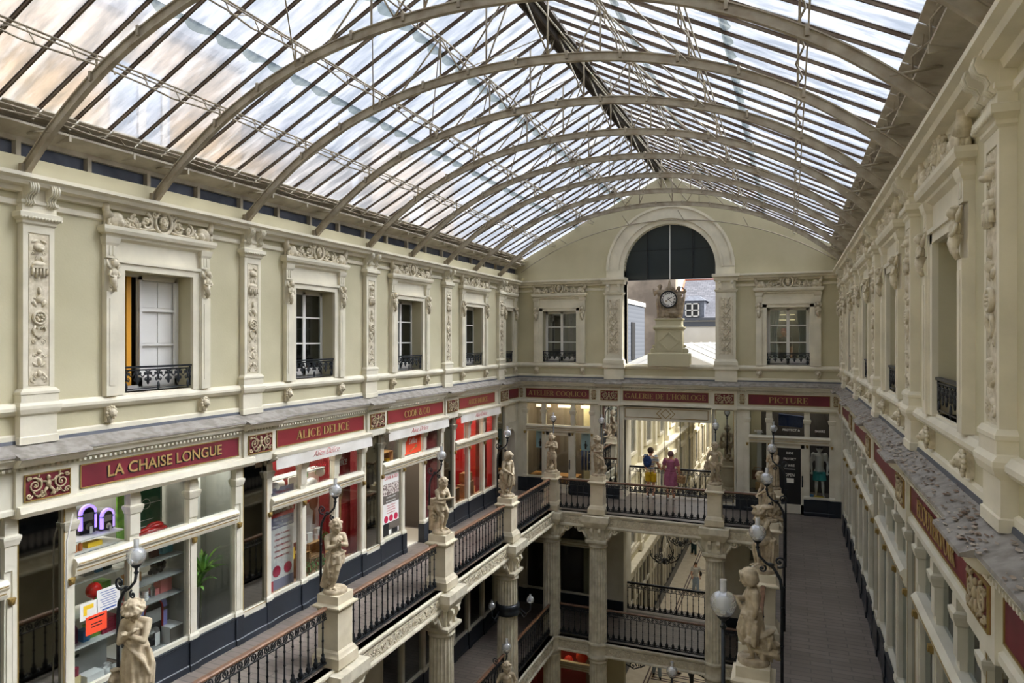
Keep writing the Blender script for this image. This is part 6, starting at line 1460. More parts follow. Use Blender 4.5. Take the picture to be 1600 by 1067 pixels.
mb = MB(); mb.ell((0, 0, 0), (.11, .1, .115), 16); mb.tube([(0, 0, -.11), (.01, 0, -.16)], [.02, .01], 6); P1('balloon', 'shiny red balloon shaped vase between the shelves', 'balloon vase', mb, mat('gloss_red', (200, 20, 20), .15), -.98, .25, 1.77)
t = PR('carry_case', 'purple carry case on the lower shelf', 'case', -1.3, .35, 1.08); mb = MB(); mb.prism([(-.12, 0), (.12, 0), (.12, .2), (.08, .27), (-.08, .27), (-.12, .2)], -.05, .05); ob('body', mb, 'purple', t); mb = MB(); mb.tube([(-.06, 0, .27), (-.04, 0, .32), (.04, 0, .32), (.06, 0, .27)], .015, 6); ob('handle', mb, 'purple', t)
P1('box', 'light blue box beside the purple case', 'box', B(.1, .14, .16), 'bluebox', -1.1, .3, 1.08); P1('box', 'green box pile beside the blue box', 'box', B(.17, .16, .18), 'leaf', -.94, .35, 1.08)
for k in range(4): P1('flat_box', 'flat dark red box, %s in the pile of four on the lower shelf' % ['bottom', 'second', 'third', 'top'][k], 'box', B(.24, .3, .05), mat('ruby', (140, 20, 50), .5), -.74, .38, 1.08+.055*k, 'pile of flat red boxes')
for i, (x, z, l) in enumerate(((-1.38, .5, 'left bottom'), (-1.38, .64, 'middle'), (-1.36, .78, 'upper'), (-1.24, .64, 'right'))): P1('cream_box', 'small cream box, %s one of the stack on the window floor' % l, 'box', B(.12, .12, .13), mat('cream_box', (226, 206, 150), .6), x, .3, z if i != 3 else .5, 'stack of cream boxes')
mb = MB(); mb.lathe([(.05, 0), (.05, .11)], (0, 0, 0), 14); P1('tin', 'striped red tin on the cream box stack', 'tin', mb, 'ruby' if 'ruby' in M else 'red', -1.24, .28, .64)
P1('flat_box', 'grey white flat box pair in front of the cream boxes', 'box', B(.26, .2, .1), 'offwhite', -1.02, .25, .5)
def mug(x, y, z, l):
    t = PR('mug', l, 'mug', x, y, z, 'printed mugs on the window floor'); mb = MB(); mb.lathe([(.035, 0), (.045, .01), (.045, .09), (.04, .09), (.038, .02)], (0, 0, 0), 14); ob('cup', mb, 'porc', t); mb = MB(); mb.tube([(.045, 0, .07), (.07, 0, .06), (.07, 0, .03), (.045, 0, .02)], .007, 6); ob('handle', mb, 'porc', t)
mug(-.82, .2, .5, 'white printed mug, left of the group of three'); mug(-.7, .17, .5, 'white printed mug, right of the group of three'); mug(-.72, .32, .5, 'white printed mug, rear of the group of three')
t = PR('notice', 'white notice with blue lines taped to the gift shop glass', 'notice', -.92, .02, 1.66); mb = MB(); mb.box(-.18, .18, 0, .002, -.17, .17); ob('sheet', mb, 'offwhite', t)
mb = MB()
for k in range(7): mb.box(-.13+.02*(k % 3), .13-.02*(k % 2), -.002, 0, .12-.035*k, .128-.035*k)
mb.box(-.1, .12, -.002, 0, -.14, -.12); ob('text_lines', mb, mat('blue_ink', (40, 80, 150), .6), t)
t = PR('notice', 'white notice with yellow drawing on the gift shop glass', 'notice', -1.22, .02, 1.6); mb = MB(); mb.box(-.13, .13, 0, .002, -.12, .12); ob('sheet', mb, 'offwhite', t); mb = MB(); mb.box(-.08, .07, -.002, 0, .02, .08); mb.box(-.08, -.03, -.002, 0, -.06, .02); ob('drawing', mb, 'yellow', t)
t = PR('notice', 'orange red notice with black lines on the gift shop glass', 'notice', -1.11, .015, 1.38); mb = MB(); mb.box(-.16, .16, 0, .002, -.13, .13); ob('sheet', mb, 'orange', t)
mb = MB(); [mb.box(-.12, .12, -.002, 0, z, z+.018) for z in (.08,)]; [mb.box(-.08, .08, -.002, 0, z, z+.014) for z in (.0, -.04)]; ob('text_lines', mb, 'black', t)
# middle light
t = PR('football_game_board', 'upright dark green football pitch board behind the upper glass', 'board game', .12, .55, 2.35); ob('board', B(.62, .03, .8), mat('pitch', (20, 76, 48), .6), t)
mb = MB()
for a in ((-.29, .29, .04, .046), (-.29, .29, .4, .406), (-.29, .29, .76, .766), (-.29, -.284, .04, .76), (.284, .29, .04, .76), (-.14, .14, .14, .146), (-.14, .14, .64, .646)): mb.box(a[0], a[1], -.02, -.015, a[2], a[3])
mb.tube([(.08*math.cos(a), -.018, .403+.08*math.sin(a)) for a in [2*PI*i/20 for i in range(20)]], .004, 4, True); ob('pitch_lines', mb, 'offwhite', t)
P1('green_panel', 'bright green panel with blue stripe left of the pitch board', 'panel', B(.2, .03, .85), 'leaf', -.32, .5, 2.3)
mb = MB(); mb.ell((0, 0, .07), (.27, .12, .08), 14); mb.ell((.05, 0, .13), (.15, .1, .07), 12); [mb.ell((x, -.1, .04), (.05, .03, .05), 10) for x in (-.15, .16)]; P1('model_car', 'glossy red model car on the upper shelf', 'model car', mb, mat('car_red', (150, 14, 16), .15), .05, .3, 2.3)
shelf(-.46, .46, 2.3, 'shelf under the red model car'); 
for z, l in ((1.92, 'glass shelf of cards and the blue box, topmost'), (1.62, 'glass shelf of dark ornaments, middle'), (1.3, 'glass shelf of pink boxes and mugs, lowest')): shelf(-.46, .55, z, l, 'grey')
for x, z, w, h, m_, l in ((.36, 1.92, .2, .22, 'skyb', 'sky blue box on the topmost glass shelf'), (.12, 1.92, .14, .15, 'ruby2', 'dark picture frame with yellow rim on the topmost glass shelf'), (-.05, 1.92, .1, .13, 'offwhite', 'white canister on the topmost glass shelf'), (-.25, 1.62, .24, .14, 'crate', 'tan cushion on the middle glass shelf'), (-.28, 1.3, .24, .14, 'pink', 'pink flat box on the lowest glass shelf'), (.33, 1.3, .22, .2, 'pink', 'tall pink striped box on the lowest glass shelf'), (.16, 1.3, .08, .1, 'pink', 'small pink box beside the tall one')):
    if m_ == 'skyb': M['skyb'] = mat('sky_box', (120, 190, 220), .5)
    if m_ == 'ruby2': M['ruby2'] = mat('dark_frame', (90, 40, 40), .5)
    P1('gift_box', l, 'box', B(w, .15, h), m_, x, .4, z, 'boxed gifts on the glass shelves')
mb = MB(); [mb.ell((random.uniform(-.12, .12), random.uniform(-.05, .05), random.uniform(.04, .2)), random.uniform(.03, .06), 8) for _ in range(16)]; P1('ornament', 'dark glossy clustered ornament on the middle glass shelf', 'ornament', mb, 'black', .18, .35, 1.62)
for k in range(4): mb = MB(); mb.lathe([(.04, 0), (.05, .035), (.045, .035)], (0, 0, 0), 12); P1('bowl', 'white bowl, %s in the stack on the lowest glass shelf' % ['bottom', 'second', 'third', 'top'][k], 'bowl', mb, 'porc', -.08, .3, 1.3+.036*k, 'stack of white bowls')
mb = MB(); mb.lathe([(.035, 0), (.035, .15), (.015, .18), (.02, .21)], (0, 0, 0), 12); P1('bottle', 'pale metal bottle on the lowest glass shelf', 'bottle', mb, 'chrome', .05, .3, 1.3)
jukebox(.1, .5, .82, 'large jukebox with curved lilac and red light tubes behind the wreathed statue', mat('juke_tube', (170, 170, 235), .3), .35)
t = PR('appliance_box', 'large white and red appliance box on the window floor', 'box', .42, .3, .5); ob('carton', B(.34, .3, .26), 'offwhite', t); mb = MB(); mb.box(.171, .175, -.15, .15, 0, .26); ob('red_side', mb, 'ruby2', t); mb = MB(); mb.box(-.17, .17, -.155, -.151, 0, .24); ob('grey_front', mb, 'dim', t)
shelf(-.46, .62, .5, 'window floor under the large jukebox', 'grey', .06, 1.0)
# palm in the right light
t = PR('palm_plant', 'green dracaena palm with two cane stems behind the glass', 'plant', 1.05, .42, .35)
for x, h in ((-.04, .75), (.06, .85)): mb = MB(); mb.tube([(x, 0, 0), (x+.01, 0, h*.5), (x+.03, 0, h)], [.02, .018, .016], 8); ob('stem', mb, 'stem', t)
rnd = random.Random(5)
for hx, hz, n, L in ((.0, .78, 26, .38), (.09, .92, 34, .45)):
    mb = MB()
    for i in range(n):
        a = 2*PI*i/n*2.4; el = rnd.uniform(.25, 1.35); l = L*rnd.uniform(.7, 1.1); px, py, pz = hx, 0, hz; pts = []
        for j in range(6):
            q = j/5; e = el-q*q*1.5; pts.append((px, py, pz)); px += l/5*math.cos(e)*math.cos(a); py += l/5*math.cos(e)*math.sin(a)*.6; pz += l/5*math.sin(e)
        sx, sy = -math.sin(a), math.cos(a)
        for j in range(5):
            w0, w1 = [.022*math.sin(PI*min(1, (k+.6)/5.6))+.002 for k in (j, j+1)]; p, r_ = pts[j], pts[j+1]
            mb.quad((p[0]-sx*w0, p[1]-sy*w0, p[2]), (p[0]+sx*w0, p[1]+sy*w0, p[2]), (r_[0]+sx*w1, r_[1]+sy*w1, r_[2]), (r_[0]-sx*w1, r_[1]-sy*w1, r_[2]))
    mb.v = [(x*1.3, y*1.1, .85+(z-.85)*1.3) for x, y, z in mb.v]; ob('leaves', mb, 'leaf', t)
mb = MB(); mb.lathe([(.1, 0), (.13, .2)], (0, 0, 0), 16); ob('pot', mb, 'dim', t, T(0, 0, -.3))
P1('white_pillar', 'plain white pillar behind the palm', 'pillar', B(.14, .1, 3.0), 'offwhite', 1.38, .82, .1)

# ================================================================ KITCHENWARE SHOP
S1 = W('left', SC[1])
t = PR('rollup_banner', 'tall roll-up poster of white, grey and red with two crimson discs', 'banner', -.87, .22, .5, None, S1)
mb = MB(); mb.box(-.33, .33, 0, .006, 0, 2.0); ob('sheet', mb, 'offwhite', t)
mb = MB(); mb.box(-.33, .33, -.004, 0, 1.2, 1.42); mb.box(-.33, .33, -.004, 0, 0, .2); mb.box(-.33, .33, -.004, 0, 1.82, 2.0); ob('grey_bands', mb, mat('lavender_grey', (132, 132, 156), .6), t)
mb = MB(); mb.box(-.33, .33, -.003, 0, 1.42, 1.82); ob('photo', mb, mat('kitchen_photo', (150, 120, 100), .6, c2=(236, 230, 220), nscale=14, contrast=(.45, .55)), t); mb = MB(); mb.box(-.33, .33, -.005, 0, 1.42, 1.5); mb.box(-.33, -.26, -.006, 0, 0, .2); ob('red_strip', mb, 'scrip', t)
for x, z in ((-.16, .36), (.16, .36)): mb = MB(); mb.prism(disc(.11, 0, 0, 20), -.006, 0); mb.v = [(a+x, b, c+z) for a, b, c in mb.v]; ob('crimson_disc', mb, mat('crimson', (186, 24, 66), .6), t)
for tx, z, h, w, m_ in (('PARTICULIERS', 1.37, .045, .5, 'offwhite'), ('&', 1.31, .045, None, 'offwhite'), ('PROFESSIONNELS', 1.24, .045, .56, 'offwhite'), ('MENU A THEMES', 1.08, .035, .42, 'scrip'), ('COURS PARTICULIERS', .97, .035, .46, 'scrip'), ('& TEAM BUILDING', .86, .035, .46, 'scrip'), ('MENUS ORIGINAUX', .75, .035, .45, 'scrip'), ('EVENEMENTS, EVJF...', .64, .035, .45, 'scrip'), ('COOK & GO', 1.9, .05, .4, 'scrip')):
    ob('lettering', sans(tx, h, w, .001), m_, t, T(0, -.006, z))
t = PR('food_picture', 'white hanging panel with scattered vegetables and spices', 'picture', .25, .6, 1.12, None, S1); ob('panel', B(1.0, .02, 1.4), 'offwhite', t)
rnd = random.Random(8)
for nm, m_, n in (('green_herbs', 'leaf', 26), ('red_peppers', 'red', 24), ('orange_spice', 'orange', 14)):
    mb = MB()
    for i in range(n):
        x = rnd.gauss(.05, .13); z = rnd.uniform(.75, 1.2)+.2*(nm == 'green_herbs'); mb.ell((x, -.02, min(z, 1.36)), (rnd.uniform(.02, .05), .01, rnd.uniform(.03, .07)), 6, Matrix.Rotation(rnd.uniform(-1, 1), 3, 'Y'))
    ob(nm, mb, m_, t)
mb = MB(); mb.ell((.3, -.02, .75), (.15, .015, .2), 12); mb.tube([(.32, -.02, .55), (.3, -.02, .25)], .035, 6); ob('wooden_bowl', mb, mat('bowl_wood', (150, 86, 50), .6), t); mb = MB(); mb.tube([(-.35, -.02, 1.05), (-.3, -.02, .9), (-.36, -.02, .72)], .02, 6); ob('chilli', mb, 'red', t)
t = PR('spoon_panel', 'deep red window panel with a large wooden spoon', 'panel', 1.1, .3, .5, None, S1); ob('panel', B(.78, .02, 2.7), mat('spoon_red', (150, 22, 20), .55), t)
mb = MB(); mb.ell((.0, -.015, 1.55), (.12, .012, .25), 16); mb.prism([(-.025, .85), (.025, .85), (.03, 1.35), (-.03, 1.35)], -.02, -.008); ob('spoon', mb, 'crate', t, label='wooden spoon'); ob('script', sans('Alice', .2, .42, .002, 0, .4), 'offwhite', t, T(.02, -.015, 2.42)); ob('script', sans('Délice', .2, .46, .002, 0, .4), 'offwhite', t, T(.02, -.015, 2.15))
for i, (x, y, z, r, l) in enumerate(((-1.0, .3, 2.5, .1, 'white paper ball lantern at the far left of the kitchen window'), (-.45, .7, 2.4, .15, 'large white paper ball lantern behind the left post'), (.42, .3, 2.55, .1, 'white paper ball lantern right of the herbs'), (.32, .45, 2.3, .13, 'white paper ball lantern below the cross beam'))): mb = MB(); mb.ell((0, 0, 0), r, 16); P1('paper_lantern', l, 'lantern', mb, 'offwhite', x, y, z, 'paper ball lanterns', 0, S1)
def crate(x, y, z, w, h, label, wall, upright=True):
    t = PR('wooden_crate', label, 'crate', x, y, z, 'wooden crates in the kitchen shop windows', wall); mb = MB(); d = .26
    n = max(2, int(w/.09))
    mb.box(-w/2, w/2, d/2-.01, d/2, 0, h)
    for s in (0, 1): 
        for k in range(3): mb.box(-w/2, w/2, -d/2+k*.09, -d/2+k*.09+.08, s*(h-.015), s*(h-.015)+.015)
    for s in (-1, 1): mb.box(s*w/2, s*(w/2-.015), -d/2, d/2, 0, h)
    ob('slats', mb, 'crate', t); return t
crate(-.2, .32, .5, .34, .5, 'upright wooden crate below the open one, left', S1); crate(.2, .32, .5, .4, .3, 'low wooden crate with red script, middle of the kitchen window', S1); crate(.12, .32, .83, .4, .3, 'open wooden crate holding a book, stacked on the low crate', S1); crate(-.85+.3, .5, .5, .3, .42, 'wooden crate behind the yellow book', S1)
P1('book', 'yellow and white book leaning on a crate', 'book', B(.16, .02, .24), 'yellow', -.5, .28, .93, None, .2, S1)
for x, z, w, h, m_, l in ((.05, 1.13, .16, .2, 'offwhite', 'white and dark cookery book standing on the open crate'), (-.12, 1.02, .12, .17, 'offwhite', 'round-cornered white book left of the open crate'), (.27, 1.13, .08, .11, 'offwhite', 'small white card on the open crate'), (.42, .83, .12, .26, 'deepred', 'tall book with red top right of the open crate')): P1('book', l, 'book', B(w, .06, h), m_, x, .3, z, 'books on the crates', 0, S1)
P1('red_block', 'tall red display block right of the kitchen window', 'display block', B(.26, .25, .62), 'red', .62, .55, .5, None, 0, S1); P1('white_card', 'white card box on the red display block', 'box', B(.16, .1, .16), 'offwhite', .6, .5, 1.12, None, 0, S1)
mb = MB()
for i in range(60): mb.ell((random.gauss(0, .09), random.uniform(-.06, .06), random.gauss(0, .05)), (.02, .012, .015), 5, Matrix.Rotation(random.uniform(0, 3), 3, 'Y'))
P1('trailing_plant', 'small trailing green sprig on the red display block', 'plant', mb, 'leaf', .74, .4, 1.08, None, 0, S1)
mb = MB()
for i in range(150): mb.ell((-.35+.9*i/150, random.uniform(-.03, .03), random.gauss(0, .06)), (.02, .01, .014), 5, Matrix.Rotation(random.uniform(0, 3), 3, 'Y'))
P1('ivy_garland', 'thin ivy garland trailing over the lower crates', 'garland', mb, 'leaf', 0, .14, .68, None, 0, S1)
tag(ob('crate_script', sans('alicedelice', .07, .5, .002, .001, .3), 'scrip', None, S1 @ T(.2, .175, .66)), 'small red script stuck on the low crate', 'lettering')
shelf(-1.46, 1.46, .5, 'window floor of the kitchenware shop', 'crate', .06, 1.0, S1)
tag(ob('window_lettering', sans('COOK&GO', .09, .5, .002, .002), 'scrip', None, S1 @ T(.0, .02, 2.78)), 'pink red lettering on the upper glass of the kitchenware shop', 'lettering')
shelf(-1.46, .46, 2.66, 'thin perforated shelf behind the upper lights of the kitchenware shop', 'grey', .2, .5, S1)

# ================================================================ OPEN DOOR SHOP
S2 = W('left', SC[2])
t = PR('poster', 'tall pale poster with red heading and three crimson discs on the door', 'poster', -1.04, .02, .62, None, S2); mb = MB(); mb.box(-.36, .36, -.004, 0, 0, 1.56); ob('sheet', mb, 'offwhite', t)
mb = MB(); mb.box(-.36, .36, -.006, -.004, .78, .98); mb.box(-.36, .36, -.006, -.004, .12, .3); ob('grey_bands', mb, 'chrome' if 0 else 'dim', t); mb = MB(); mb.box(-.36, .36, -.006, -.004, .98, 1.26); ob('photo', mb, mat('crowd_photo', (110, 90, 84), .6, c2=(220, 210, 200), nscale=16, contrast=(.45, .55)), t)
for x in (-.22, 0, .22): mb = MB(); mb.prism(disc(.085, 0, 0, 18), -.008, -.004); mb.v = [(a+x, b, c+.4) for a, b, c in mb.v]; ob('crimson_disc', mb, 'crimson' if 'crimson' in M else 'scrip', t)
for tx, z, h, w, m_ in (('COOK & GO', 1.4, .09, .58, 'scrip'), ('PARTICULIERS', .92, .035, .4, 'offwhite'), ('PROFESSIONNELS', .83, .035, .44, 'offwhite'), ('menu a themes', .72, .03, .4, 'scrip'), ('cours enfants', .66, .03, .36, 'scrip'), ('team building', .6, .03, .38, 'scrip'), ('evenements', .54, .03, .34, 'scrip')): ob('lettering', sans(tx, h, w, .001), m_, t, T(0, -.008, z))
mb = MB(); mb.box(.02, .3, -.008, -.004, .0, .12); mb.box(-.36, -.1, -.007, -.004, 0, .3); ob('dark_blocks', mb, 'black', t)
t = PR('hanging_sign', 'orange red square sign with white script and spoon above the open door', 'sign', .0, .02, 2.45, None, S2); mb = MB(); mb.box(-.43, .43, -.01, 0, 0, .68); ob('panel', mb, 'orange', t); ob('script', sans('Alice', .15, .4, .002, .001, .4), 'offwhite', t, T(-.05, -.012, .5)); ob('script', sans('Délice', .15, .42, .002, .001, .4), 'offwhite', t, T(.0, -.012, .32)); mb = MB(); mb.ell((.15, -.015, .17), (.07, .006, .04), 10, Matrix.Rotation(-.4, 3, 'Y')); mb.tube([(.1, -.015, .15), (-.15, -.015, .06)], .012, 5); ob('spoon', mb, 'crate', t)
mb = MB(); mb.box(.62, 1.46, .08, .1, .5, 2.17); mb.box(.62, 1.46, .08, .1, 2.4, 3.2); tag(ob('red_blind', mb, mat('blind_red', (124, 24, 28), .6), None, S2), 'dark red blind behind the glass right of the open door', 'blind')
mb = MB(); mb.box(-1.46, 1.46, .1, 1.9, .0, .04); tag(ob('shop_threshold', mb, mat('pale_tile', (214, 206, 190), .5), None, S2), 'pale tiled floor inside the open door', 'floor')
t = PR('paper_bag', 'white paper carrier bag standing inside the open door', 'bag', .38, .75, .04, None, S2); mb = MB(); mb.hexa([(-.17,-.08,0),(.17,-.08,0),(.17,.08,0),(-.17,.08,0)], [(-.19,-.05,.36),(.19,-.05,.36),(.19,.05,.36),(-.19,.05,.36)]); ob('bag_body', mb, 'offwhite', t); mb = MB(); mb.tube([(-.08, -.05, .36), (-.07, -.05, .5), (.07, -.05, .5), (.08, -.05, .36)], .01, 5); ob('handle', mb, 'grey', t); mb = MB(); mb.box(0, .14, -.085, -.075, .05, .16); ob('orange_label', mb, 'orange', t)
t = PR('bookcase', 'wooden bookcase of dark goods deep inside the open door', 'bookcase', .95, 1.6, .04, None, S2); mb = MB(); mb.box(-.4, .4, .2, .22, 0, 2.2); [mb.box(s*.4, s*.38, -.15, .2, 0, 2.2) for s in (-1, 1)]; [mb.box(-.4, .4, -.15, .2, z, z+.03) for z in (0, .45, .9, 1.3, 1.7, 2.17)]; ob('carcass', mb, 'crate', t)
for k, (z, m_) in enumerate(((.93, 'deepred'), (1.33, 'grey'), (1.73, 'yellow'), (.48, 'dim'))):
    for j in range(4): P1('packet', 'packaged goods on bookcase shelf, %s row, %s' % (['second', 'third', 'top', 'lowest'][k], ['left', 'centre left', 'centre right', 'right'][j]), 'packet', B(.13, .15, .2+.04*(j % 2)), m_ if j != 2 else 'black', .68+.18*j, 1.6, z+.04, 'goods on the bookcase', 0, S2)
P1('white_counter', 'low white counter inside the open door', 'counter', B(.5, .4, .75), 'offwhite', -.2, 1.6, .04, None, 0, S2)
# ================================================================ FAR LEFT SHOP
S3 = W('left', SC[3])
for x, z, w, h, l in ((-1.2, .5, .34, .42, 'left'), (-.82, .5, .3, .42, 'second'), (-.2, .5, .34, .4, 'middle'), (.2, .5, .3, .45, 'right of middle'), (.0, .95, .4, .28, 'upper')): crate(x, .35, z, w, h, 'wooden crate in the far red shop window, %s one' % l, S3)
mb = MB(); mb.lathe([(.13, 0), (.14, .02), (.14, .2), (.0, .22)], (0, 0, 0), 18); P1('steel_pot', 'steel cooking pot on the left crate of the far red window', 'pot', mb, 'chrome', -1.15, .35, .92, None, 0, S3)
t = PR('hanging_print', 'white hanging print with dark blots in the far red window', 'print', -.02, .3, 1.85, None, S3); ob('sheet', B(.4, .01, 1.1), 'offwhite', t); mb = MB(); [mb.ell((random.uniform(-.1, .1), -.008, random.uniform(.15, .95)), (.08, .004, .07), 8) for _ in range(7)]; ob('blots', mb, 'black', t)
t = PR('spoon_panel', 'deep red panel with faint wooden spoon in the far red window', 'panel', 1.05, .3, .5, None, S3); ob('panel', B(.84, .02, 2.7), 'spoon_red' if 'spoon_red' in M else 'deepred', t); mb = MB(); mb.ell((-.1, -.015, 1.5), (.12, .01, .24), 14); mb.box(-.13, -.07, -.02, -.01, .9, 1.3); ob('spoon', mb, mat('faded_spoon', (160, 90, 50), .6), t); ob('script', sans('Alice Délice', .14, .6, .002, 0, .4), 'offwhite', t, T(0, -.015, 2.35))
shelf(-1.46, 1.46, .5, 'window floor of the far red shop', 'crate', .06, 1.0, S3)
mb = MB(); mb.box(-1.46, -.6, .9, .95, .5, 3.2); tag(ob('orange_wall', mb, mat('bright_orange', (226, 58, 24), .6), None, S3), 'bright orange partition in the far red window', 'partition')

# ================================================================ CLOCK WALL SHOPS
E0 = W('end', 0)
for i, x in enumerate((-8.3, -6.62)):
    t = PR('poster', 'pale blue poster with small black figure in the shop left of the passage, %s one' % ('left' if i == 0 else 'right'), 'poster', x, .1, 1.55, 'pale blue posters', E0); mb = MB(); mb.box(-.16, .16, 0, .01, 0, .66); ob('sheet', mb, 'bluecard', t)
    mb = MB(); mb.ell((0, -.005, .3), (.025, .004, .03), 8); mb.ell((0, -.005, .19), (.035, .004, .08), 8); [mb.tube([(0, -.005, .24), (s*.06, -.005, .19), (s*.04, -.005, .14)], .01, 5) for s in (-1, 1)]; mb.box(-.03, .03, -.006, 0, .05, .14); ob('figure_print', mb, 'black', t)
    ob('lettering', sans('TAILLEUR' if i == 0 else 'CREATEUR', .04, .22, .001), 'black', t, T(0, -.004, .55))
t = PR('shelf_rack', 'tall white rack of small goods at the right of the left shop', 'rack', -6.48, .35, .5, None, E0); mb = MB(); mb.box(-.1, .1, .15, .17, 0, 1.9); [mb.box(-.1, .1, 0, .15, z, z+.02) for z in (0, .3, .6, .9, 1.2, 1.5)]; ob('shelves', mb, 'white', t)
for k, z in enumerate((.32, .62, .92, 1.22)): P1('small_box', 'small reddish box on the white rack, %s shelf' % ['lowest', 'second', 'third', 'top'][k], 'box', B(.12, .1, .07), 'crate' if k % 2 else 'ruby2', -6.48, .42, .5+z, 'goods on the white rack', 0, E0)
mb = MB(); [mb.tube([(x, 0, 1.05), (x, 0, .3)], .05, 6) for x in (-.12, 0, .12)]; P1('hanging_scarves', 'dark scarves on a yellow hanger behind the glass left of the passage', 'scarves', mb, 'blueback', -6.7, .4, .5, None, 0, E0)
mb = MB(); mb.tube([(-.2, 0, 0), (0, 0, .12), (.2, 0, 0)], .02, 6); P1('hanger', 'yellow hanger above the dark scarves', 'hanger', mb, 'yellow', -6.7, .4, 1.5, None, 0, E0)
mb = MB(); mb.prism([(-.2, 0), (.2, 0), (.18, .8), (.05, .9), (-.05, .9), (-.18, .8)], -.08, .08); P1('dark_jacket', 'dark jacket on display in the shop left of the passage', 'jacket', mb, 'black', -8.25, .5, .7, None, 0, E0)
mb = MB(); mb.box(-8.76, -7.0, .3, .9, .3, .55); tag(ob('display_plinth', mb, 'crate', None, E0), 'wooden display plinth in the shop left of the passage', 'plinth')
for i, (x, l) in enumerate(((-8.4, 'left'), (-7.55, 'middle'), (-6.7, 'right'))): mb = MB(); mb.box(-.28, .28, .7, .74, 2.95, 3.05); tag(ob('reflection_strip', mb, 'glowwhite', None, E0 @ T(x, 0, 0)), 'glowing strip for a golden reflection in the upper glass of the left shop, %s' % l, 'light', 'glow strips for golden reflections')  # emissive boxes imitate golden reflections in the upper panes
def body_cloth(mb): pass
# sports shop
t = PR('mannequin', 'pale mannequin in a light polo shirt, cap and turquoise shorts', 'mannequin', .84, .42, .5, None, E0)
mb = MB(); body(mb, 'adult', elL=(.15,.0,.64), elR=(-.15,.0,.64), knL=(.06,-.02,.285), anL=(.07,.02,.045)); mb.v = [(x*1.62, y*1.62, z*1.62) for x, y, z in mb.v]; ob('body', remesh(mb, .012, 'body'), 'porc', t)
def shirt(mb, k, h, long=.5, flare=1.0, sleeve=.5, J=BASE['adult'], fat=1.0):
    f = .078*1.3; mb.tube([(0,0,.84*h), (0,0,.8*h), (0,0,.72*h), (0,0,.6*h), (0,0,long*h)], [.05*h, .095*h*fat, .1*h*fat, .09*h*fat*flare, .098*h*fat*flare], 16, asp=.78)
    for s in 'LR': a, b = V(J['sh'+s])*h, V(J['el'+s])*h; mb.tube([a*1.0, a.lerp(b, sleeve), a.lerp(b, sleeve+.02)], [.046*h, .047*h, .046*h], 10); mb.ell(a, .047*h, 10)
    mb.ell((0, 0, .79*h), (.11*h*fat, .06*h, .05*h), 12)
mb = MB(); shirt(mb, 1, 1.62, .5, 1.05, .6); ob('polo_shirt', remesh(mb, .012, 'polo_shirt'), 'shirt', t, label='light grey polo shirt')
mb = MB(); mb.tube([(0,0,.87), (0,0,.8), (0,0,.76)], [.15, .16, .15], 14, asp=.8); [mb.tube([(s*.08, 0, .8), (s*.1, -.01, .52)], [.1, .105], 12) for s in (-1, 1)]; ob('shorts', remesh(mb, .012, 'shorts'), 'teal', t, label='turquoise shorts')
mb = MB(); mb.ell((0, 0, 1.55), (.095, .11, .08), 12); mb.ell((0, -.1, 1.53), (.07, .09, .015), 10); ob('cap', mb, 'black', t)
mb = MB(); mb.box(-.47, .47, -.02, .04, -.46, 1.65); P1('dark_door_panel', 'dark door panel with white lettering in the sports shop', 'door panel', MB().box(-.37, .37, 0, .01, .3, 2.0), 'black', -.07, .018, 0, None, 0, E0)
for tx, x, z, h, w in (('RIDE,', -.93, 2.52, .07, .26), ('PROTECT &', .02, 2.6, .07, .5), ('SHARE', .84, 2.6, .07, .28), ('RIDE', -.02, 1.88, .07, .2), ('PROTECT', -.02, 1.7, .07, .36), ('SHARE', -.02, 1.5, .07, .28), ('OPEN', -.02, 1.2, .1, .28)):
    tag(ob('window_lettering', sans(tx, h, w, .002, .001), 'offwhite', None, E0 @ T(x, .012, z)), 'white lettering %s on the sports shop glass, %s' % (tx.strip(',& '), 'upper light' if z > 2.3 else 'door'), 'lettering', 'white window lettering')
mb = MB(); mb.box(-.16, .16, 0, .004, 0, .012); mb.box(-.12, .12, 0, .004, -.42, -.28); P1('door_sticker', 'white line and small hanging plaque printed on the dark door', 'sticker', mb, 'offwhite', -.02, .01, 1.38, None, 0, E0)
t = PR('leather_bag', 'brown leather bag hanging in the sports shop window', 'bag', -.97, .25, .95, None, E0); ob('bag_body', B(.34, .12, .28), mat('tan_leather', (112, 66, 36), .5), t); mb = MB(); mb.tube([(-.12, 0, .28), (-.1, 0, .38), (.1, 0, .38), (.12, 0, .28)], .012, 6); ob('handle', mb, 'crate', t)
P1('crate_box', 'pale printed carton on the sports shop window floor', 'box', B(.18, .15, .22), 'crate', -.95, .3, .62, None, 0, E0); P1('blue_box', 'dark blue box on the sports shop window floor', 'box', B(.3, .15, .14), 'blueback', -.8, .2, .5, None, 0, E0); P1('white_post', 'narrow white printed hanging in the sports shop window', 'hanging', B(.14, .02, 1.6), 'offwhite', -.93, .5, .9, None, 0, E0)
P1('yellow_board', 'yellow balance board at the mannequin\'s feet', 'board', MB().lathe([(.0, 0), (.2, .02), (.2, .05), (0, .06)], (0, 0, 0), 16), 'yellow', .78, .25, .5, None, 0, E0); P1('blue_ball', 'small blue ball beside the mannequin', 'ball', MB().ell((0, 0, .06), .06, 12), 'bluebox', .62, .22, .5, None, 0, E0)
shelf(-1.26, 1.15, .5, 'window floor of the sports shop', 'dim', .06, 1.1, E0)
P1('blue_canvas', 'dark blue folded canvas behind the upper glass of the sports shop', 'canvas', MB().hexa([(-.35,-.1,0),(.35,-.1,-.05),(.35,.1,-.05),(-.35,.1,0)], [(-.35,-.1,.36),(.38,-.1,.3),(.38,.1,.3),(-.35,.1,.36)]), 'blueback', .0, .4, 2.7, None, 0, E0)

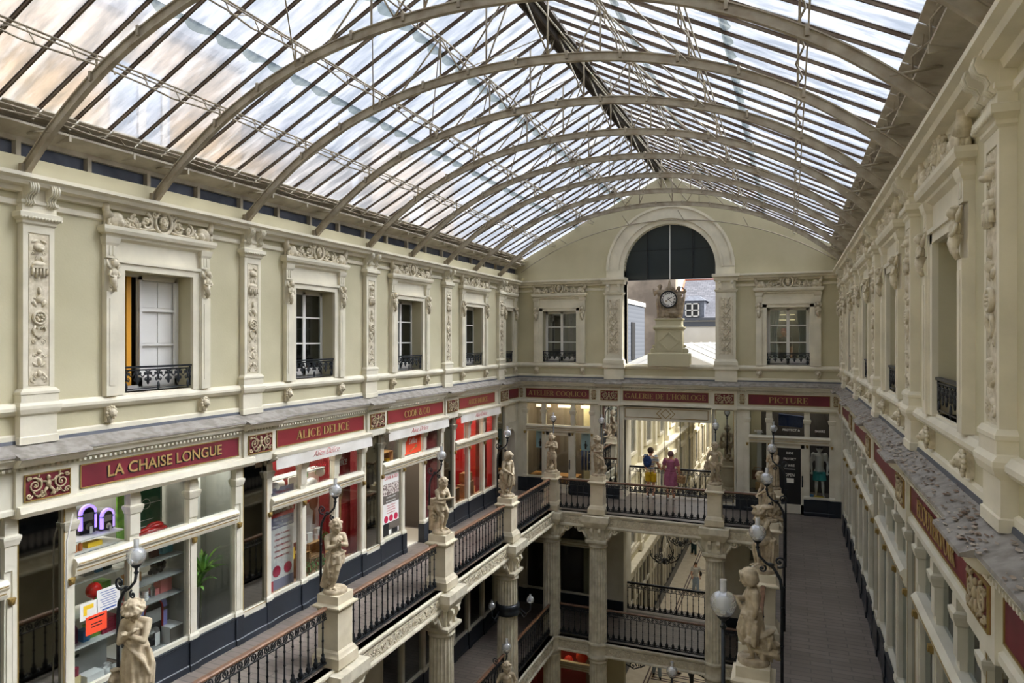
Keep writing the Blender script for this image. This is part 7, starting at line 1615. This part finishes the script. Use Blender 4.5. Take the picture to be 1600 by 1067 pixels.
# ================================================================ PEOPLE
def person(Mx, label, h, parts, pose, kind='adult', vox=.014, skin='skin'):
    t = root('person', label, 'person', Mx); mb = MB(); J, P = body(mb, kind, **pose); mb.v = [(x*h, y*h, z*h) for x, y, z in mb.v]; ob('body', remesh(mb, vox, 'body'), skin, t)
    for nm, f, m_ in parts:
        mb = MB(); f(mb, h, J)
        ob(nm, remesh(mb, vox*.9, nm), m_, t)
    return t
def hairshort(mb, h, J): m = MB(); r = J['hr']; c = V(J['head']); R = Matrix.Rotation(J.get('ha', (0,0,0))[0], 3, 'Z') @ Matrix.Rotation(J.get('ha', (0,0,0))[1], 3, 'X'); PP = lambda x, y, z: c+R @ V((x*r, y*r, z*r)); hairdo(m, PP, r*1.06, 'short'); mb.merge(m, Matrix.Scale(h, 4))
def hairlong(mb, h, J): m = MB(); r = J['hr']; c = V(J['head']); hairdo(m, lambda x, y, z: c+V((x*r, y*r, z*r)), r*1.05, 'bob'); mb.merge(m, Matrix.Scale(h, 4))
def tee(sl=.55, lo=.5, fl=1.0): return lambda mb, h, J: shirt(mb, 1, h, lo, fl, sl, J)
def legsleeves(z1, w=1.0):
    def f(mb, h, J):
        mb.tube([(0,0,.56*h), (0,0,.52*h), (0,0,.47*h)], [.09*h, .1*h, .09*h], 14, asp=.8)
        for s in 'LR':
            a, b, c = V(J['hi'+s])*h, V(J['kn'+s])*h, V(J['an'+s])*h; pts = [a, b, c] if z1 < .2 else [a, a.lerp(b, (J['hi'+s][2]-z1)/(J['hi'+s][2]-J['kn'+s][2]))]
            mb.tube(pts, [.062*h*w, .052*h*w, .042*h*w][:len(pts)], 12)
    return f
def shoes(mb, h, J):
    for s in 'LR': a = V(J['an'+s])*h; mb.ell(a+V((0, -.035*h, -.022*h)), (.028*h, .07*h, .025*h), 10); mb.ell(a+V((0, .01*h, -.01*h)), (.026*h, .03*h, .03*h), 8)
MAN = dict(elL=(.14,-.05,.66), wrL=(.13,-.13,.57), elR=(-.15,-.02,.65), wrR=(-.16,-.12,.58), ha=(-.5,.1,0), head=(0,-.01,.928))
person(T(-4.42, 23.38, .0, PI-.1), 'person in a striped T-shirt and yellow shorts at the far balustrade', 1.74, [('t_shirt', tee(.55, .53), 'stripe'), ('shorts', legsleeves(.33), 'yellow'), ('hair', hairshort, 'hair'), ('shoes', shoes, 'white')], MAN)
t = root('backpack', 'dark blue patterned backpack on the back of the person in yellow shorts', 'backpack', T(-4.5, 23.22, 1.12, -.1)); mb = MB(); mb.ell((0, 0, .16), (.15, .1, .21), 14); mb.ell((0, -.07, .08), (.11, .06, .1), 12); mb.tube([(0, 0, .36), (.02, .02, .42)], .02, 6); ob('bag_body', mb, 'blueback', t); mb = MB(); [mb.tube([(s*.1, .06, .3), (s*.12, .16, .34), (s*.13, .3, .25)], .018, 6) for s in (-1, 1)]; mb.tube([(.1, -.02, .0), (.12, -.02, -.25)], .008, 4); ob('strap', mb, 'black', t)
def dress(mb, h, J):
    m = MB(); shirt(m, 1, h, .56, 1.0, .6, J, 1.08); mb.merge(m); mm = MB(); drape(mm, [(0,0,.6*h,.1*h,.085*h), (0,0,.5*h,.13*h,.11*h), (0,0,.3*h,.135*h,.11*h)], 9, .05); mb.merge(mm)
def belt(mb, h, J): mb.tube([(.108*h*math.cos(a), .09*h*math.sin(a), .62*h) for a in [2*PI*i/20 for i in range(20)]], .014*h, 8, True); mb.ell((0, .1*h, .62*h), (.03*h, .015*h, .02*h), 8); [mb.tube([(0, .1*h, .62*h), (s*.02*h, .12*h, .52*h)], .01*h, 6) for s in (-1, 1)]
person(T(-3.74, 23.36, .0, PI+.05), 'person in a pink belted dress at the far balustrade', 1.66, [('dress', dress, 'pinkdress'), ('belt', belt, 'pinkdress'), ('hair', hairshort, 'mauvehair'), ('shoes', shoes, 'white')], dict(elL=(.15,-.02,.66), wrL=(.13,-.12,.58), elR=(-.16,.0,.64), wrR=(-.17,-.06,.5), ha=(0,.15,0), fat=.95))
t = root('straw_bag', 'straw handbag on the arm of the person in the pink dress', 'handbag', T(-3.4, 23.3, .62, -.5)); mb = MB(); mb.hexa([(-.13,-.07,0),(.13,-.07,0),(.13,.07,0),(-.13,.07,0)], [(-.17,-.05,.24),(.17,-.05,.24),(.17,.05,.24),(-.17,.05,.24)]); ob('bag_body', mb, 'straw', t); mb = MB(); mb.tube([(-.08, 0, .24), (-.04, 0, .38), (.04, 0, .38), (.08, 0, .24)], .012, 6); ob('handle', mb, 'straw', t)
WALK = dict(knL=(.05,-.08,.29), anL=(.06,-.1,.05), knR=(-.05,-.01,.28), anR=(-.06,.1,.06), elL=(.14,.04,.64), wrL=(.14,0,.5), elR=(-.14,-.02,.64), wrR=(-.13,-.12,.54))
person(T(-5.0, 40, Z2, .3), 'person in a light T-shirt and pale jeans walking on the ground mosaic', 1.74, [('t_shirt', tee(), 'shirt'), ('jeans', legsleeves(.05), 'jean'), ('hair', hairshort, 'hair'), ('shoes', shoes, 'black')], WALK, vox=.018)
t = root('shoulder_bag', 'dark shoulder bag of the person in pale jeans', 'bag', T(-4.72, 40.05, Z2+1.0)); mb = MB(); mb.ell((0, 0, .1), (.07, .1, .14), 10); ob('bag_body', mb, 'black', t); mb = MB(); mb.tube([(0, 0, .2), (-.12, -.02, .45), (-.3, .05, .3)], .015, 5); ob('strap', mb, 'black', t)
person(T(-6.0, 47, Z2, .2), 'person in dark green trousers carrying a bright bag far down the ground passage', 1.66, [('top', tee(.9), 'deepred'), ('trousers', legsleeves(.05, 1.1), 'dgreen'), ('hair', hairlong, 'hair'), ('shoes', shoes, 'crate')], WALK, vox=.02)
P1('hand_bag', 'bright turquoise bag held far down the ground passage', 'bag', MB().ell((0, 0, 0), (.16, .1, .13), 10), 'teal', 0, 0, 0, None, 0, T(-5.75, 46.8, Z2+1.1))
for i, (x, y, a, b, c, l) in enumerate(((-5.3, 29.4, 'red', 'jean', .4, 'light trousers and a red top, leftmost seen under the lower balustrade'), (-4.6, 29.8, 'pinkdress', 'skin', 2.0, 'bare legs, middle of three seen under the lower balustrade'), (-3.8, 29.2, 'black', 'black', -.5, 'black trousers, rightmost of three seen under the lower balustrade'))):
    person(T(x, y, Z2, c), 'person with '+l, 1.7, [('top', tee(.6), a), ('trousers', legsleeves(.05 if b != 'skin' else .34), b if b != 'skin' else 'dim'), ('hair', hairshort, 'hair'), ('shoes', shoes, 'black')], WALK, vox=.02)
person(T(-.2, 23.95, 4.1, 0), 'person in a grey shirt standing behind the curtained window right of the clock', 1.68, [('shirt', tee(.9), 'dim'), ('trousers', legsleeves(.05), 'black'), ('hair', hairshort, 'deepred')], dict(), vox=.018)

# dry leaves on the right ledge
rnd = random.Random(3); mb = MB()
for i in range(900):
    y = rnd.uniform(4.5, 22.5) if i % 3 else rnd.choice(RC)+rnd.uniform(-.6, .6); o = rnd.uniform(.05, .3)+(.1 if any(abs(y-c) < .45 for c in RC) else 0)*rnd.random(); z = 4.09-(o-.02)*.42+.008 if o > .02 else 4.1; x = XR-o; r = rnd.uniform(.006, .03); a0 = rnd.uniform(0, 6)
    mb.add([(x+r*math.cos(a0+k*1.257)*rnd.uniform(.5, 1), y+1.6*r*math.sin(a0+k*1.257), z+rnd.uniform(0, .012)) for k in range(5)], [(0, 1, 2, 3, 4)])
tag(ob('dry_leaves', mb, 'debris'), 'dry leaf litter and droppings scattered along the right zinc ledge', 'leaf litter', None, 'stuff')

# closures along the unseen near end and at the far end of the passage
room(W('left', 4.04), -1.7, 1.7, 1.6, 'dim', 'dim inner walls of the shop at the left edge'); room(W('right', 4.04), -1.7, 1.7, 1.0, 'dark', 'dark inner walls of the shop at the right edge')
for w_, sg, nm in (('left', 1, 'left'), ('right', -1, 'right')):
    mb = MB(); u0, u1 = sorted((sg*Y0, sg*2.42)); mb.box(u0, u1, -.02, .2, 0, 3.2); st('wall_near', mb, 'paint', 'plain painted shop level wall beside the viewer on the %s' % nm, 'wall', W(w_, 0))
mb = MB(); mb.box(PXL, PXR, 72, 72.3, Z2, 5.2); st('wall_far', mb, 'stucco', 'cream wall closing the far end of the passage', 'wall')
# ================================================================ LIGHT
def light(name, kind, loc, e, size=1, col=(1, .86, .65), rot=None, sy=None):
    l = bpy.data.lights.new(name, kind); l.energy = e; l.color = col
    if kind == 'AREA': l.size = size; l.shape = 'RECTANGLE'; l.size_y = sy or size
    elif kind == 'POINT': l.shadow_soft_size = size
    o = bpy.data.objects.new(name, l); COL.objects.link(o); o.location = loc
    if rot: o.rotation_euler = rot
    return o
for y, e in ((SC[0]-.5, 22), (SC[1], 46), (SC[2], 34), (SC[3], 36)): light('shop_ceiling_and_fill_lamp', 'AREA', (XL-1.0, y, 3.42), e*1.15, 1.0, (1, .93, .82), None, 2.2)
light('shop_ceiling_and_fill_lamp', 'AREA', (XL-.45, SC[0]+1.1, 3.4), 9, .3, (1, .98, .94), None, .8)  # unseen fill lamp added to brighten the palm in its niche
light('shop_ceiling_and_fill_lamp', 'AREA', (-7.6, YE+.7, 3.4), 30, 1.6, (1, .82, .55), None, .4); light('shop_ceiling_and_fill_lamp', 'AREA', (.2, YE+.7, 3.4), 5, 1.6, (1, .9, .8), None, .4)
light('shop_ceiling_and_fill_lamp', 'AREA', (-7.6, YE+.7, Z2+3.9), 6, 1.6, (1, .7, .35), None, .4)
light('shop_ceiling_and_fill_lamp', 'AREA', (-.1, 24.0, 7.2), 25, .8, (1, .9, .75), None, .4)
sun = bpy.data.lights.new('sun', 'SUN'); sun.energy = 6.5; sun.angle = math.radians(26); sun.color = (1, .96, .9)
so = bpy.data.objects.new('sun', sun); COL.objects.link(so); so.rotation_euler = Vector((-.62, -.36, -.8)).to_track_quat('-Z', 'Y').to_euler()
w = bpy.data.worlds.new('sky'); sc.world = w; w.use_nodes = True; nt = w.node_tree; bg = nt.nodes['Background']
tc = nt.nodes.new('ShaderNodeTexCoord'); n = nt.nodes.new('ShaderNodeTexNoise'); n.inputs['Scale'].default_value = 2.2; n.inputs['Detail'].default_value = 6
r = nt.nodes.new('ShaderNodeValToRGB'); r.color_ramp.elements[0].position = .35; r.color_ramp.elements[0].color = (.72, .80, .93, 1); r.color_ramp.elements[1].position = .6; r.color_ramp.elements[1].color = (1, 1, 1, 1)
nt.links.new(tc.outputs['Generated'], n.inputs['Vector']); nt.links.new(n.outputs['Fac'], r.inputs[0]); nt.links.new(r.outputs[0], bg.inputs['Color']); bg.inputs['Strength'].default_value = .72

# ================================================================ CAMERA
cam = bpy.data.cameras.new('camera'); co = bpy.data.objects.new('camera', cam); COL.objects.link(co); sc.camera = co
cam.sensor_width = 36; cam.lens = 1067/1600*36; cam.shift_y = -2/1600; cam.clip_start = .05; cam.clip_end = 300
co.location = (0, 0, 5.4); co.rotation_euler = (PI/2, 0, math.atan(435/1067))
sc.view_settings.view_transform = 'Standard'; sc.view_settings.look = 'None'; sc.view_settings.gamma = 1; sc.view_settings.exposure = 1.08
sc.view_settings.use_curve_mapping = False
sc.cycles.max_bounces = 12; sc.cycles.diffuse_bounces = 6; sc.cycles.glossy_bounces = 4; sc.cycles.transmission_bounces = 6; sc.cycles.transparent_max_bounces = 16; sc.cycles.sample_clamp_indirect = 6; sc.cycles.caustics_reflective = False
